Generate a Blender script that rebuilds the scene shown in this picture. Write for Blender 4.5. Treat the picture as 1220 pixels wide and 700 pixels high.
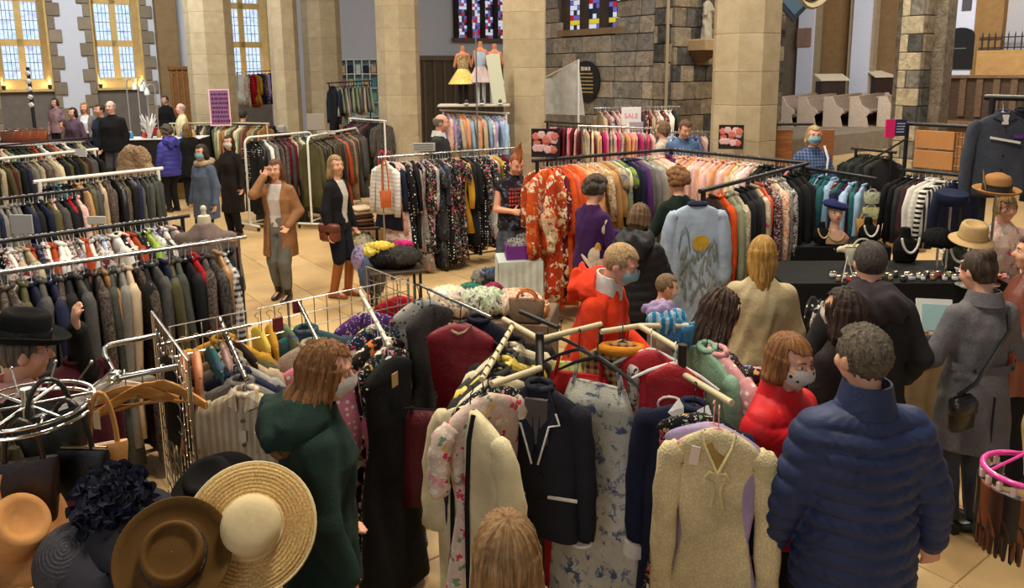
import bpy, math, random
import numpy as np
from mathutils import Vector, Matrix
PI = math.pi
random.seed(7)
for o in list(bpy.data.objects):
    bpy.data.objects.remove(o, do_unlink=True)
SC = bpy.context.scene
COL = SC.collection
# ------------------------------------------------------------------ camera
F, CX, CY, H = 917.0, 610.0, 242.0, 2.7
PITCH, ROLL = math.radians(10.0), -0.010
cam_d = bpy.data.cameras.new('camera')
cam = bpy.data.objects.new('camera', cam_d)
COL.objects.link(cam)
cam.location = (0, 0, H)
CAM_R = Matrix.Rotation(PI/2 - PITCH, 3, 'X') @ Matrix.Rotation(ROLL, 3, 'Z')
cam.rotation_euler = CAM_R.to_euler()
cam_d.sensor_width = 36.0
cam_d.sensor_fit = 'HORIZONTAL'
cam_d.lens = 36.0*F/1220.0
cam_d.shift_y = -(350.0-CY)/1220.0
cam_d.clip_start = 0.05
cam_d.clip_end = 200
SC.camera = cam
# ------------------------------------------------------------------ light
SC.view_settings.view_transform = 'Standard'
SC.view_settings.look = 'None'
SC.view_settings.gamma = 1.0
SC.view_settings.use_curve_mapping = False
SC.view_settings.exposure = 0.22
W = bpy.data.worlds.new('world')
SC.world = W
W.use_nodes = True
bg = W.node_tree.nodes['Background']
bg.inputs[0].default_value = (0.80, 0.88, 1.0, 1)
bg.inputs[1].default_value = 0.32

def area(name, loc, size, power, col, target=None, sy=None):
    d = bpy.data.lights.new(name, 'AREA')
    d.energy = power; d.color = col; d.size = size
    if sy:
        d.shape = 'RECTANGLE'; d.size_y = sy
    o = bpy.data.objects.new(name, d); COL.objects.link(o)
    o.location = loc
    if target is not None:
        v = Vector(target) - Vector(loc)
        o.rotation_euler = v.to_track_quat('-Z', 'Y').to_euler()
    return o
WARM = (1.0, 0.90, 0.74)
area('nave_lamp', (0.6, 3.6, 7.2), 1.2, 285, WARM)
area('nave_lamp', (-3.6, 6.2, 7.2), 1.2, 285, WARM)
area('nave_lamp', (2.6, 8.0, 7.2), 1.2, 285, WARM)
area('nave_lamp', (-2.4, 11.5, 7.2), 1.2, 285, WARM)
area('nave_lamp', (-8.0, 13.0, 7.2), 1.2, 260, WARM)
area('nave_lamp', (7.5, 12.5, 7.2), 1.2, 400, WARM)
area('aisle_fill_light', (-8.5, 15.5, 7.5), 4.0, 420, (.86, .92, 1.0), (-9.5, 21.5, 2.5), 2.0)  # added cool fill, not a real window; lightens the back wall plaster
area('aisle_fill_light', (12.0, 20.5, 7.6), 4.0, 800, (.95, .95, 1.0), (15.0, 29.0, 2.0), 2.0)  # unseen fill added to lift the dark right-hand aisle
area('aisle_fill_light', (3.0, 12.2, 8.0), 2.0, 240, (1.0, .95, .88), (4.0, 17.5, 3.0))  # another added fill, aimed at the stone tower block
area('gallery_fill_light', (-3.0, -5.0, 6.2), 5.0, 150, (0.93, 0.95, 1.0), (0.5, 7.0, 0.6), 3.0)  # soft fill added behind the camera, no actual window there

# ------------------------------------------------------------------ pixel -> world
def ray(px, py):
    return (CAM_R @ Vector(((px-CX)/F, -(py-CY)/F, -1.0)))
def P(px, py, z=0.0):
    r = ray(px, py)
    t = (z - H)/r.z
    return Vector((r.x*t, r.y*t, z))
def PY(px, py, Y):
    r = ray(px, py)
    t = Y/r.y
    return Vector((r.x*t, Y, H + r.z*t))
def PX(px, Y):
    """x of a vertical line seen at px (near the horizon row) on depth Y"""
    return PY(px, 80, Y).x
# church axes
U = Vector((-.594, .804, 0)); V = Vector((.804, .594, 0))
ANG_V = math.atan2(V.y, V.x)

# ------------------------------------------------------------------ mesh builder
def rot(ax, ang):
    return Matrix.Rotation(ang, 3, ax)
class MB:
    def __init__(s):
        s.v = []; s.f = []; s.m = []; s.mi = 0
    def add(s, vs, fs):
        b = len(s.v)
        s.v.extend([tuple(p) for p in vs])
        s.f.extend([tuple(i+b for i in f) for f in fs])
        s.m.extend([s.mi]*len(fs))
        return s
    def box(s, c, d, R=None):
        c = Vector(c); vs = []
        for z in (-.5, .5):
            for y in (-.5, .5):
                for x in (-.5, .5):
                    p = Vector((x*d[0], y*d[1], z*d[2]))
                    if R is not None: p = R @ p
                    vs.append(c+p)
        return s.add(vs, [(0,2,3,1),(4,5,7,6),(0,1,5,4),(2,6,7,3),(0,4,6,2),(1,3,7,5)])
    def bev(s, c, d, b=.01, R=None):
        """box with chamfered edges"""
        c = Vector(c); hx, hy, hz = d[0]/2, d[1]/2, d[2]/2
        b = min(b, hx*.9, hy*.9, hz*.9)
        rings = []
        for z, i in ((-hz, b), (-hz+b, 0), (hz-b, 0), (hz, b)):
            ring = []
            x, y = hx-i, hy-i
            for (sx, sy) in ((1,1),(-1,1),(-1,-1),(1,-1)):
                a = Vector((sx*x, sy*(y-b), z)); e = Vector((sx*(x-b), sy*y, z))
                if sx*sy > 0: ring += [a, e]
                else: ring += [e, a]
            rings.append(ring)
        if R is not None: rings = [[R @ p for p in r] for r in rings]
        return s.rings([[c+p for p in r] for r in rings], True, True)
    def rings(s, R, cap0=False, cap1=False, closed=True):
        n = len(R[0]); vs = [p for r in R for p in r]; fs = []
        for i in range(len(R)-1):
            for j in range(n if closed else n-1):
                k = (j+1) % n
                fs.append((i*n+j, i*n+k, (i+1)*n+k, (i+1)*n+j))
        if cap0: fs.append(tuple(range(n-1, -1, -1)))
        if cap1: fs.append(tuple((len(R)-1)*n+j for j in range(n)))
        return s.add(vs, fs)
    def tube(s, pts, r, n=6, caps=True):
        pts = [Vector(p) for p in pts]
        if not hasattr(r, '__len__'): r = [r]*len(pts)
        R = []; prev = None
        for i, p in enumerate(pts):
            t = (pts[min(i+1, len(pts)-1)] - pts[max(i-1, 0)])
            if t.length < 1e-9: t = Vector((0,0,1))
            t.normalize()
            if prev is None:
                a = Vector((0,0,1)) if abs(t.z) < .9 else Vector((1,0,0))
                u = t.cross(a).normalized()
            else:
                u = (prev - t*prev.dot(t))
                u = u.normalized() if u.length > 1e-6 else t.orthogonal().normalized()
            prev = u; w = t.cross(u)
            R.append([p + (u*math.cos(2*PI*j/n) + w*math.sin(2*PI*j/n))*r[i] for j in range(n)])
        return s.rings(R, caps, caps)
    def lathe(s, prof, n=24, M=None, cap0=False, cap1=False, wob=None):
        R = []
        for k, (r, z) in enumerate(prof):
            ring = []
            for j in range(n):
                a = 2*PI*j/n
                rr, zz = (r, z) if wob is None else wob(r, z, a)
                p = Vector((rr*math.cos(a), rr*math.sin(a), zz))
                ring.append(M @ p if M is not None else p)
            R.append(ring)
        return s.rings(R, cap0, cap1)
    def ell(s, c, r, nu=12, nv=8, R=None):
        c = Vector(c); rr = []
        for i in range(nv+1):
            t = -PI/2 + PI*i/nv
            ct = max(math.cos(t), .02)
            ring = []
            for j in range(nu):
                a = 2*PI*j/nu
                p = Vector((r[0]*ct*math.cos(a), r[1]*ct*math.sin(a), r[2]*math.sin(t)))
                if R is not None: p = R @ p
                ring.append(c+p)
            rr.append(ring)
        return s.rings(rr, True, True)
    def grid(s, fn, nu, nv, closeu=False):
        R = [[fn(i/(nu if closeu else nu-1), j/(nv-1)) for i in range(nu)] for j in range(nv)]
        return s.rings(R, closed=closeu)
    def prism(s, poly, ext, M):
        """poly: 2-D points, extruded from 0 to ext along local z, placed by 4x4 M"""
        a = [M @ Vector((x, y, 0)) for x, y in poly]; b = [M @ Vector((x, y, ext)) for x, y in poly]
        return s.rings([a, b], True, True)
    def mesh(s, name, mats, smooth=True):
        me = bpy.data.meshes.new(name)
        me.from_pydata(s.v, [], s.f)
        if not isinstance(mats, (list, tuple)): mats = [mats]
        for m in mats: me.materials.append(m)
        if len(mats) > 1: me.polygons.foreach_set('material_index', s.m)
        if smooth:
            me.polygons.foreach_set('use_smooth', [True]*len(me.polygons))
            if smooth != 'all':
                try: me.set_sharp_from_angle(angle=math.radians(50))
                except Exception: pass
        me.update()
        return me
    def obj(s, name, mats, parent=None, smooth=True, color=None, loc=None, rotz=None, mat=None):
        return mk(name, s.mesh(name, mats, smooth), parent, color, loc, rotz)
def mk(name, me, parent=None, color=None, loc=None, rotz=None, mat=None):
    o = bpy.data.objects.new(name, me); COL.objects.link(o)
    if parent is not None: o.parent = parent
    if color is not None: o.color = (*color[:3], 1)
    if loc is not None: o.location = loc
    if rotz is not None: o.rotation_euler = (0, 0, rotz)
    if mat is not None:
        o.material_slots[0].link = 'OBJECT'; o.material_slots[0].material = mat
    return o
def empty(name, loc=(0,0,0), rotz=0.0, parent=None):
    o = bpy.data.objects.new(name, None); COL.objects.link(o)
    o.location = loc; o.rotation_euler = (0, 0, rotz); o.empty_display_size = .1
    if parent is not None: o.parent = parent
    return o
def tag(o, label, cat, group=None):
    o['label'] = label; o['category'] = cat
    if group: o['group'] = group
    return o
def struct(o):
    o['kind'] = 'structure'
    return o

# ------------------------------------------------------------------ materials
def vary(rd, col, a=.9, b=1.1):
    f = rd.uniform(a, b); return [c_*f for c_ in col]
def srgb(r, g, b):
    f = lambda c: (c/255/12.92) if c/255 <= .04045 else ((c/255+.055)/1.055)**2.4
    return (f(r), f(g), f(b))
MATS = {}
class NT:
    def __init__(s, name):
        s.m = bpy.data.materials.new(name); s.m.use_nodes = True
        s.t = s.m.node_tree; s.b = s.t.nodes['Principled BSDF']
    def n(s, typ, **kw):
        nd = s.t.nodes.new(typ)
        for k, v in kw.items():
            if k.startswith('i_'):
                key = k[2:]; key = int(key) if key.isdigit() else key.replace('_', ' ')
                nd.inputs[key].default_value = v
            else: setattr(nd, k, v)
        return nd
    def l(s, a, b): s.t.links.new(a, b)
    def math(s, op, a, b=None, c=None):
        nd = s.n('ShaderNodeMath', operation=op)
        for i, x in enumerate((a, b, c)):
            if x is None: continue
            if isinstance(x, (int, float)): nd.inputs[i].default_value = x
            else: s.l(x, nd.inputs[i])
        return nd.outputs[0]
    def mix(s, f, a, b, mode='MIX'):
        nd = s.n('ShaderNodeMix', data_type='RGBA', blend_type=mode)
        for sock, x in ((nd.inputs[0], f), (nd.inputs[6], a), (nd.inputs[7], b)):
            if isinstance(x, (int, float)): sock.default_value = x
            elif isinstance(x, tuple): sock.default_value = (*x[:3], 1)
            else: s.l(x, sock)
        return nd.outputs[2]
    def ramp(s, fac, stops, interp='LINEAR'):
        nd = s.n('ShaderNodeValToRGB'); cr = nd.color_ramp; cr.interpolation = interp
        while len(cr.elements) < len(stops): cr.elements.new(.5)
        for e, (p, c) in zip(cr.elements, stops):
            e.position = p; e.color = (*c[:3], 1)
        s.l(fac, nd.inputs[0]); return nd.outputs[0]
    def bump(s, h, strength=.3, dist=.01):
        nd = s.n('ShaderNodeBump'); nd.inputs['Strength'].default_value = strength
        nd.inputs['Distance'].default_value = dist
        s.l(h, nd.inputs['Height']); s.l(nd.outputs[0], s.b.inputs['Normal'])
    def base(s, c):
        if isinstance(c, tuple): s.b.inputs['Base Color'].default_value = (*c[:3], 1)
        else: s.l(c, s.b.inputs['Base Color'])
    def set(s, rough=.8, metal=0.0, spec=None, sheen=None):
        s.b.inputs['Roughness'].default_value = rough
        s.b.inputs['Metallic'].default_value = metal
        if spec is not None: s.b.inputs['Specular IOR Level'].default_value = spec
        if sheen is not None: s.b.inputs['Sheen Weight'].default_value = sheen
    def coord(s, scale=(1,1,1), rnd=True, kind='Object'):
        tc = s.n('ShaderNodeTexCoord'); mp = s.n('ShaderNodeMapping')
        mp.inputs['Scale'].default_value = scale
        s.l(tc.outputs[kind], mp.inputs['Vector'])
        if rnd:
            oi = s.n('ShaderNodeObjectInfo')
            sc = s.math('MULTIPLY', oi.outputs['Random'], 17.0)
            cb = s.n('ShaderNodeCombineXYZ')
            for i in range(3): s.l(sc, cb.inputs[i])
            s.l(cb.outputs[0], mp.inputs['Location'])
        return mp.outputs[0]
    def ocol(s): return s.n('ShaderNodeObjectInfo').outputs['Color']
    def noise(s, vec, scale=10, detail=3, rough=.6, dist=0):
        nd = s.n('ShaderNodeTexNoise')
        nd.inputs['Scale'].default_value = scale; nd.inputs['Detail'].default_value = detail
        nd.inputs['Roughness'].default_value = rough; nd.inputs['Distortion'].default_value = dist
        s.l(vec, nd.inputs['Vector']); return nd.outputs[0]
    def voro(s, vec, scale=10, feature='F1', rand=1.0):
        nd = s.n('ShaderNodeTexVoronoi', feature=feature)
        nd.inputs['Scale'].default_value = scale; nd.inputs['Randomness'].default_value = rand
        s.l(vec, nd.inputs['Vector']); return nd
def fab(kind='plain'):
    """fabric whose base colour is the object's own colour"""
    if ('fab', kind) in MATS: return MATS[('fab', kind)]
    t = NT('fabric_'+kind); oc = t.ocol(); v = t.coord(); t.set(.85, sheen=.0, spec=.25)
    wv = t.noise(v, 240, 2); soft = t.noise(v, 5, 3)
    vary = t.ramp(soft, [(.3, (.72,.72,.72)), (.7, (1.12,1.12,1.12))])
    c = oc
    white = (.85, .82, .74)
    if kind in ('plain', 'satin', 'leather', 'quilt'):
        pass
    elif kind == 'tweed':
        c = t.mix(t.ramp(t.noise(v, 330, 2), [(.38, (0,0,0)), (.64, (1,1,1))]), t.mix(1.0, oc, (.68,.68,.68), 'MULTIPLY'), t.mix(.12, oc, white))
    elif kind == 'floral':
        nz = t.n('ShaderNodeTexNoise'); nz.inputs['Scale'].default_value = 26; t.l(v, nz.inputs['Vector'])
        v = t.mix(.045, v, nz.outputs['Color'], 'LINEAR_LIGHT')
        vo = t.voro(v, 24); d = vo.outputs['Distance']; rc = vo.outputs['Color']
        m = t.math('LESS_THAN', d, .42); sep = t.n('ShaderNodeSeparateColor'); t.l(rc, sep.inputs[0])
        fl = t.ramp(sep.outputs[0], [(0, (.62,.05,.10)), (.3, (.75,.30,.36)), (.5, (.80,.72,.60)), (.68, (.18,.30,.16)), (.84, (.15,.22,.5)), (.92, (.75,.45,.1))], 'CONSTANT')
        m = t.math('MULTIPLY', m, t.math('GREATER_THAN', sep.outputs[1], .35))
        c = t.mix(m, oc, fl)
        vo2 = t.voro(v, 58); m2 = t.math('LESS_THAN', vo2.outputs['Distance'], .25)
        c = t.mix(t.math('MULTIPLY', m2, .7), c, white)
    elif kind == 'floral_bold':
        nz = t.n('ShaderNodeTexNoise'); nz.inputs['Scale'].default_value = 11; nz.inputs['Detail'].default_value = 4; t.l(v, nz.inputs['Vector'])
        v = t.mix(.16, v, nz.outputs['Color'], 'LINEAR_LIGHT')
        vo = t.voro(v, 11); d = vo.outputs['Distance']; sep = t.n('ShaderNodeSeparateColor'); t.l(vo.outputs['Color'], sep.inputs[0])
        fl = t.ramp(sep.outputs[0], [(0, (.80,.66,.42)), (.35, (.70,.20,.04)), (.55, (.85,.75,.60)), (.8, (.55,.08,.03))], 'CONSTANT')
        m = t.math('LESS_THAN', t.math('ADD', d, t.math('MULTIPLY', t.noise(v, 22, 3), .35)), .62)
        c = t.mix(m, oc, fl)
    elif kind == 'paisley':
        n1 = t.noise(v, 16, 4, .6, 1.6)
        c = t.mix(t.ramp(n1, [(.44, (0,0,0)), (.5, (1,1,1))]), oc, t.mix(.6, oc, white))
        n2 = t.noise(v, 30, 3, .6, 1.2)
        c = t.mix(t.ramp(n2, [(.58, (0,0,0)), (.62, (1,1,1))]), c, t.mix(1.0, oc, (.25,.22,.3), 'MULTIPLY'))
    elif kind == 'print':          # pale cloth with dark blue/green brushed motifs
        n1 = t.noise(v, 15, 5, .7, .6)
        c = t.mix(t.ramp(n1, [(.53, (0,0,0)), (.60, (1,1,1))]), oc, (.10, .13, .24))
        n2 = t.noise(t.coord((1,1,.5)), 11, 4, .7, .4)
        c = t.mix(t.ramp(n2, [(.60, (0,0,0)), (.66, (1,1,1))]), c, (.20, .30, .16))
    elif kind == 'animal':
        vo = t.voro(v, 34); n1 = t.math('ADD', vo.outputs['Distance'], t.math('MULTIPLY', t.noise(v, 45, 2), .3))
        c = t.mix(t.ramp(n1, [(.38, (1,1,1)), (.46, (0,0,0))]), oc, (.03,.025,.02))
    elif kind == 'dots':
        vo = t.voro(v, 26, rand=.35); c = t.mix(t.math('LESS_THAN', vo.outputs['Distance'], .26), oc, white)
    elif kind == 'stripe':
        w = t.n('ShaderNodeTexWave', bands_direction='X'); w.inputs['Scale'].default_value = 9; t.l(t.coord(rnd=False), w.inputs[0])
        c = t.mix(t.ramp(w.outputs[1], [(.45, (0,0,0)), (.55, (1,1,1))]), oc, t.mix(.45, oc, white))
    elif kind == 'hstripe':
        w = t.n('ShaderNodeTexWave', bands_direction='Z'); w.inputs['Scale'].default_value = 6; t.l(t.coord(rnd=False), w.inputs[0])
        c = t.mix(t.math('GREATER_THAN', w.outputs[1], .5), oc, white)
    elif kind in ('plaid', 'check'):
        sc_ = 5.5 if kind == 'plaid' else 9
        vv = t.coord(rnd=False)
        w = t.n('ShaderNodeTexWave', bands_direction='X'); w.inputs['Scale'].default_value = sc_; t.l(vv, w.inputs[0])
        w2 = t.n('ShaderNodeTexWave', bands_direction='Z'); w2.inputs['Scale'].default_value = sc_; t.l(vv, w2.inputs[0])
        a = t.math('GREATER_THAN', w.outputs[1], .55); b = t.math('GREATER_THAN', w2.outputs[1], .55)
        s2 = t.math('MULTIPLY', t.math('ADD', a, b), .5)
        c = t.mix(s2, oc, (.03,.03,.035) if kind == 'check' else (.08,.08,.12))
    elif kind == 'sequin':
        vo = t.voro(v, 120); c = t.mix(t.math('GREATER_THAN', t.noise(v, 60, 2), .55), oc, t.mix(.5, oc, white)); t.set(.4)
    elif kind == 'knit':
        pass
    elif kind == 'fur':
        n1 = t.noise(v, 60, 4, .7); c = t.mix(t.ramp(n1, [(.35, (0,0,0)), (.65, (1,1,1))]), t.mix(1.0, oc, (.45,.4,.38), 'MULTIPLY'), t.mix(.2, oc, white))
    elif kind == 'denim':
        c = t.mix(t.noise(v, 150, 2), oc, t.mix(.10, oc, white))
    c = t.mix(1.0, c, vary, 'MULTIPLY')
    t.base(c)
    if kind == 'satin': t.set(.38, spec=.5)
    if kind == 'quilt': t.set(.58, spec=.3)
    if kind == 'leather': t.set(.36, spec=.5)
    if kind == 'knit':
        vo = t.voro(v, 100); t.bump(vo.outputs['Distance'], .5, .005)
        c2 = t.mix(t.ramp(vo.outputs['Distance'], [(.1, (.0,.0,.0)), (.6, (1,1,1))]), c, t.mix(1.0, c, (.80,.77,.70), 'MULTIPLY')); t.base(c2)
    elif kind == 'fur': t.bump(t.noise(v, 90, 5, .8), 1.0, .02)
    elif kind == 'leather': t.bump(t.noise(v, 45, 4), .25, .006)
    elif kind == 'quilt': t.bump(t.noise(v, 22, 4), .35, .012)
    else: t.bump(t.math('ADD', t.math('MULTIPLY', wv, .25), t.noise(v, 9, 5, .6)), .55, .028)
    MATS[('fab', kind)] = t.m
    return t.m
def omat(kind):
    """non-fabric materials tinted by the object's own colour"""
    if ('o', kind) in MATS: return MATS[('o', kind)]
    t = NT('tint_'+kind); oc = t.ocol()
    if kind == 'skin':
        v = t.coord(); t.base(t.mix(t.noise(v, 18, 3), t.mix(1.0, oc, (.86,.74,.70), 'MULTIPLY'), oc)); t.set(.52, spec=.35)
        t.b.inputs['Subsurface Weight'].default_value = 0.0
    elif kind == 'hair':
        tc = t.n('ShaderNodeTexCoord'); sp = t.n('ShaderNodeSeparateXYZ'); t.l(tc.outputs['Object'], sp.inputs[0])
        xx, yy = sp.outputs[0], t.math('ADD', sp.outputs[1], .03)
        rr = t.math('MAXIMUM', t.math('SQRT', t.math('ADD', t.math('MULTIPLY', xx, xx), t.math('MULTIPLY', yy, yy))), .004)
        cb = t.n('ShaderNodeCombineXYZ'); t.l(t.math('DIVIDE', xx, rr), cb.inputs[0]); t.l(t.math('DIVIDE', yy, rr), cb.inputs[1]); t.l(t.math('MULTIPLY', sp.outputs[2], 1.1), cb.inputs[2])
        n1 = t.noise(cb.outputs[0], 19, 4, .7, .3); n2 = t.noise(cb.outputs[0], 5, 2, .5, .3)
        c = t.mix(t.ramp(n1, [(.34, (0,0,0)), (.68, (1,1,1))]), t.mix(1.0, oc, (.36,.30,.27), 'MULTIPLY'), t.mix(.05, oc, (.9,.75,.55)))
        c = t.mix(1.0, c, t.ramp(n2, [(.35, (.6,.58,.56)), (.65, (1.1,1.1,1.1))]), 'MULTIPLY')
        t.base(c); t.set(.5, spec=.25); t.bump(n1, .6, .006)
    elif kind == 'curl':
        v = t.coord(); n1 = t.noise(v, 60, 4, .7, 1.5)
        t.base(t.mix(t.ramp(n1, [(.35, (0,0,0)), (.65, (1,1,1))]), t.mix(1.0, oc, (.35,.32,.3), 'MULTIPLY'), t.mix(.08, oc, (.9,.8,.6))))
        t.set(.6, spec=.2); t.bump(n1, .9, .012)
    elif kind == 'felt':
        v = t.coord(); t.base(t.mix(t.noise(v, 40, 4), t.mix(1.0, oc, (.72,.72,.72), 'MULTIPLY'), oc)); t.set(.95, spec=.15); t.bump(t.noise(v, 200, 3), .25, .004)
    elif kind == 'straw':
        w = t.n('ShaderNodeTexWave', wave_type='RINGS', rings_direction='Z'); w.inputs['Scale'].default_value = 26; w.inputs['Distortion'].default_value = .5
        t.l(t.coord(rnd=False), w.inputs[0]); n1 = t.noise(t.coord(), 140, 3)
        t.base(t.mix(t.ramp(n1, [(.38, (0,0,0)), (.62, (1,1,1))]), t.mix(1.0, oc, (.60,.54,.45), 'MULTIPLY'), oc)); t.set(.75, spec=.25)
        t.bump(t.math('ADD', w.outputs[1], n1), .5, .006)
    elif kind == 'paint':
        t.base(oc); t.set(.45, spec=.4)
    elif kind == 'metal':
        t.base(oc); t.set(.22, metal=1.0)
    elif kind == 'gloss':
        t.base(oc); t.set(.18, spec=.5)
    elif kind == 'matte':
        v = t.coord(); t.base(t.mix(t.noise(v, 12, 3), t.mix(1.0, oc, (.82,.82,.82), 'MULTIPLY'), oc)); t.set(.9, spec=.2)
    elif kind == 'wood':
        v = t.coord((1,1,1)); n1 = t.noise(t.coord((6,40,40)), 1.0, 4, .6, .6)
        t.base(t.mix(t.ramp(n1, [(.35, (0,0,0)), (.65, (1,1,1))]), t.mix(1.0, oc, (.62,.56,.5), 'MULTIPLY'), oc)); t.set(.5, spec=.35); t.bump(n1, .2, .004)
    elif kind == 'stone':
        v = t.coord(); n1 = t.noise(v, 4.5, 5, .65); n2 = t.noise(v, 30, 4, .7)
        c = t.mix(t.ramp(n1, [(.3, (0,0,0)), (.7, (1,1,1))]), t.mix(1.0, oc, (.74,.70,.66), 'MULTIPLY'), oc)
        c = t.mix(t.math('MULTIPLY', n2, .45), c, t.mix(1.0, oc, (.8,.76,.7), 'MULTIPLY'))
        t.base(c); t.set(.92, spec=.2); t.bump(n2, .45, .012)
    elif kind == 'rough_stone':
        v = t.coord(); n1 = t.noise(v, 6, 6, .75, .8); n2 = t.noise(v, 26, 5, .75)
        c = t.mix(t.ramp(n1, [(.32, (0,0,0)), (.68, (1,1,1))]), t.mix(1.0, oc, (.45,.43,.40), 'MULTIPLY'), t.mix(.12, oc, (.8,.78,.7)))
        t.base(c); t.set(.95, spec=.15); t.bump(t.math('ADD', n1, n2), .8, .03)
    elif kind == 'plaster':
        v = t.coord(); n1 = t.noise(v, 9, 5, .7); t.base(t.mix(n1, t.mix(1.0, oc, (.85,.85,.86), 'MULTIPLY'), oc)); t.set(.95, spec=.15); t.bump(t.noise(v, 38, 4), .6, .02)
    MATS[('o', kind)] = t.m
    return t.m
CHROME = srgb(196, 196, 192); BLACKM = srgb(24, 24, 26); WHITEM = srgb(226, 224, 214)
# ================================================================== THE SETTING
def on_line(px, O, D):
    """point of the vertical plane O + t*D seen at column px"""
    r = ray(px, 80); O = Vector(O)
    det = D.x*(-r.y) - D.y*(-r.x)
    t = ((-O.x)*(-r.y) - (-O.y)*(-r.x))/det
    return O + D*t, t
def frame_M(o, d, z=0.0):
    """4x4: local x along d, local z up, local y = towards the back"""
    d = Vector((d.x, d.y, 0)).normalized(); n = Vector((-d.y, d.x, 0))
    M = Matrix(((d.x, n.x, 0, o.x), (d.y, n.y, 0, o.y), (0, 0, 1, z), (0, 0, 0, 1)))
    return M
SAND = srgb(190, 175, 144); PLASTER = srgb(214, 216, 222); GOLD = srgb(216, 186, 122)
BROWN = srgb(140, 112, 78)

# ---- floor: joint bed and slabs
t = NT('floor_stone'); v = t.coord(rnd=False, kind='Object')
n1 = t.noise(v, 1.3, 5, .6); n2 = t.noise(v, 9, 4, .7)
c = t.ramp(n1, [(.3, srgb(184,152,104)), (.7, srgb(202,172,122))])
c = t.mix(t.math('MULTIPLY', n2, .4), c, srgb(170,138,92)); t.base(c); t.set(.55, spec=.35); t.bump(n2, .15, .005)
FLOORM = t.m
fl = MB().box((0, 14, -.058), (60, 60, .1)).obj('floor', FLOORM); struct(fl)
fl['label'] = 'pale golden stone slab floor of the hall'
TS = .62
tile_me = MB().bev((0, 0, -.02), (TS-.010, TS-.010, .04), .004)
t = NT('slab_stone'); v = t.coord(); n1 = t.noise(v, 2.0, 5, .6); n2 = t.noise(v, 12, 4, .7)
oi = t.n('ShaderNodeObjectInfo'); sh = t.ramp(oi.outputs['Random'], [(0, srgb(190,158,110)), (.5, srgb(198,167,118)), (1, srgb(206,176,128))])
c = t.mix(t.ramp(n1, [(.3, (0,0,0)), (.7, (1,1,1))]), t.mix(1.0, sh, (.80,.78,.74), 'MULTIPLY'), sh); t.base(c); t.set(.5, spec=.35); t.bump(n2, .15, .004)
SLABM = t.m
tile_me = tile_me.mesh('slab', SLABM, False)
ntile = 0
for i in range(-40, 60):
    for j in range(-30, 40):
        p = U*(i*TS) + V*(j*TS)
        x, y = p.x, p.y
        near = (1.0 < x < 3.6 and 1.6 < y < 4.6)
        mid = (-4.8 < x < 1.8 and 5.2 < y < 11.2)
        low = (-2.6 < x < 0.9 and 2.4 < y <= 5.2)
        if near or mid or low:
            o = mk('slab', tile_me, fl, loc=(x, y, 0)); o.rotation_euler = (0, 0, ANG_V); ntile += 1
# ---- ceiling and far sides
cl = MB().box((0, 14, 9.3), (60, 62, .2)).obj('ceiling', omat('plaster'), color=srgb(170,150,120)); struct(cl)

def wall_seg(parent, M, x0, x1, z0, z1, th=.5, col=PLASTER, mat='plaster', name='wall_panel', y0=0.0):
    m = MB().box(((x0+x1)/2, y0+th/2, (z0+z1)/2), (abs(x1-x0), th, z1-z0))
    o = m.obj(name, omat(mat), parent, False, col)
    return o
def stone_field(parent, M, x0, x1, z0, z1, ch, lmin, lmax, colf, seed, holes=(), depth=.07, mat='rough_stone', name='stone', skip=None):
    """courses of single stones standing proud of the wall face (local y = 0 plane)"""
    rd = random.Random(seed); z = z0
    while z < z1-.02:
        h = ch*rd.uniform(.88, 1.12); x = x0 - rd.uniform(0, lmin)
        while x < x1:
            L = rd.uniform(lmin, lmax); a, b = max(x, x0), min(x+L, x1); x += L
            if b-a < .05: continue
            cx, cz = (a+b)/2, z+h/2
            if any(hx0 < cx < hx1 and hz0 < cz < hz1 for hx0, hx1, hz0, hz1 in holes): continue
            if skip and skip(cx, cz): continue
            m = MB().bev((cx, -depth/2+.03+rd.uniform(-.012, .012), cz), (b-a-.014, depth+.06, h-.014), .012)
            m.obj(name, omat(mat), parent, False, colf(rd, cx, cz))
        z += h
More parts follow.
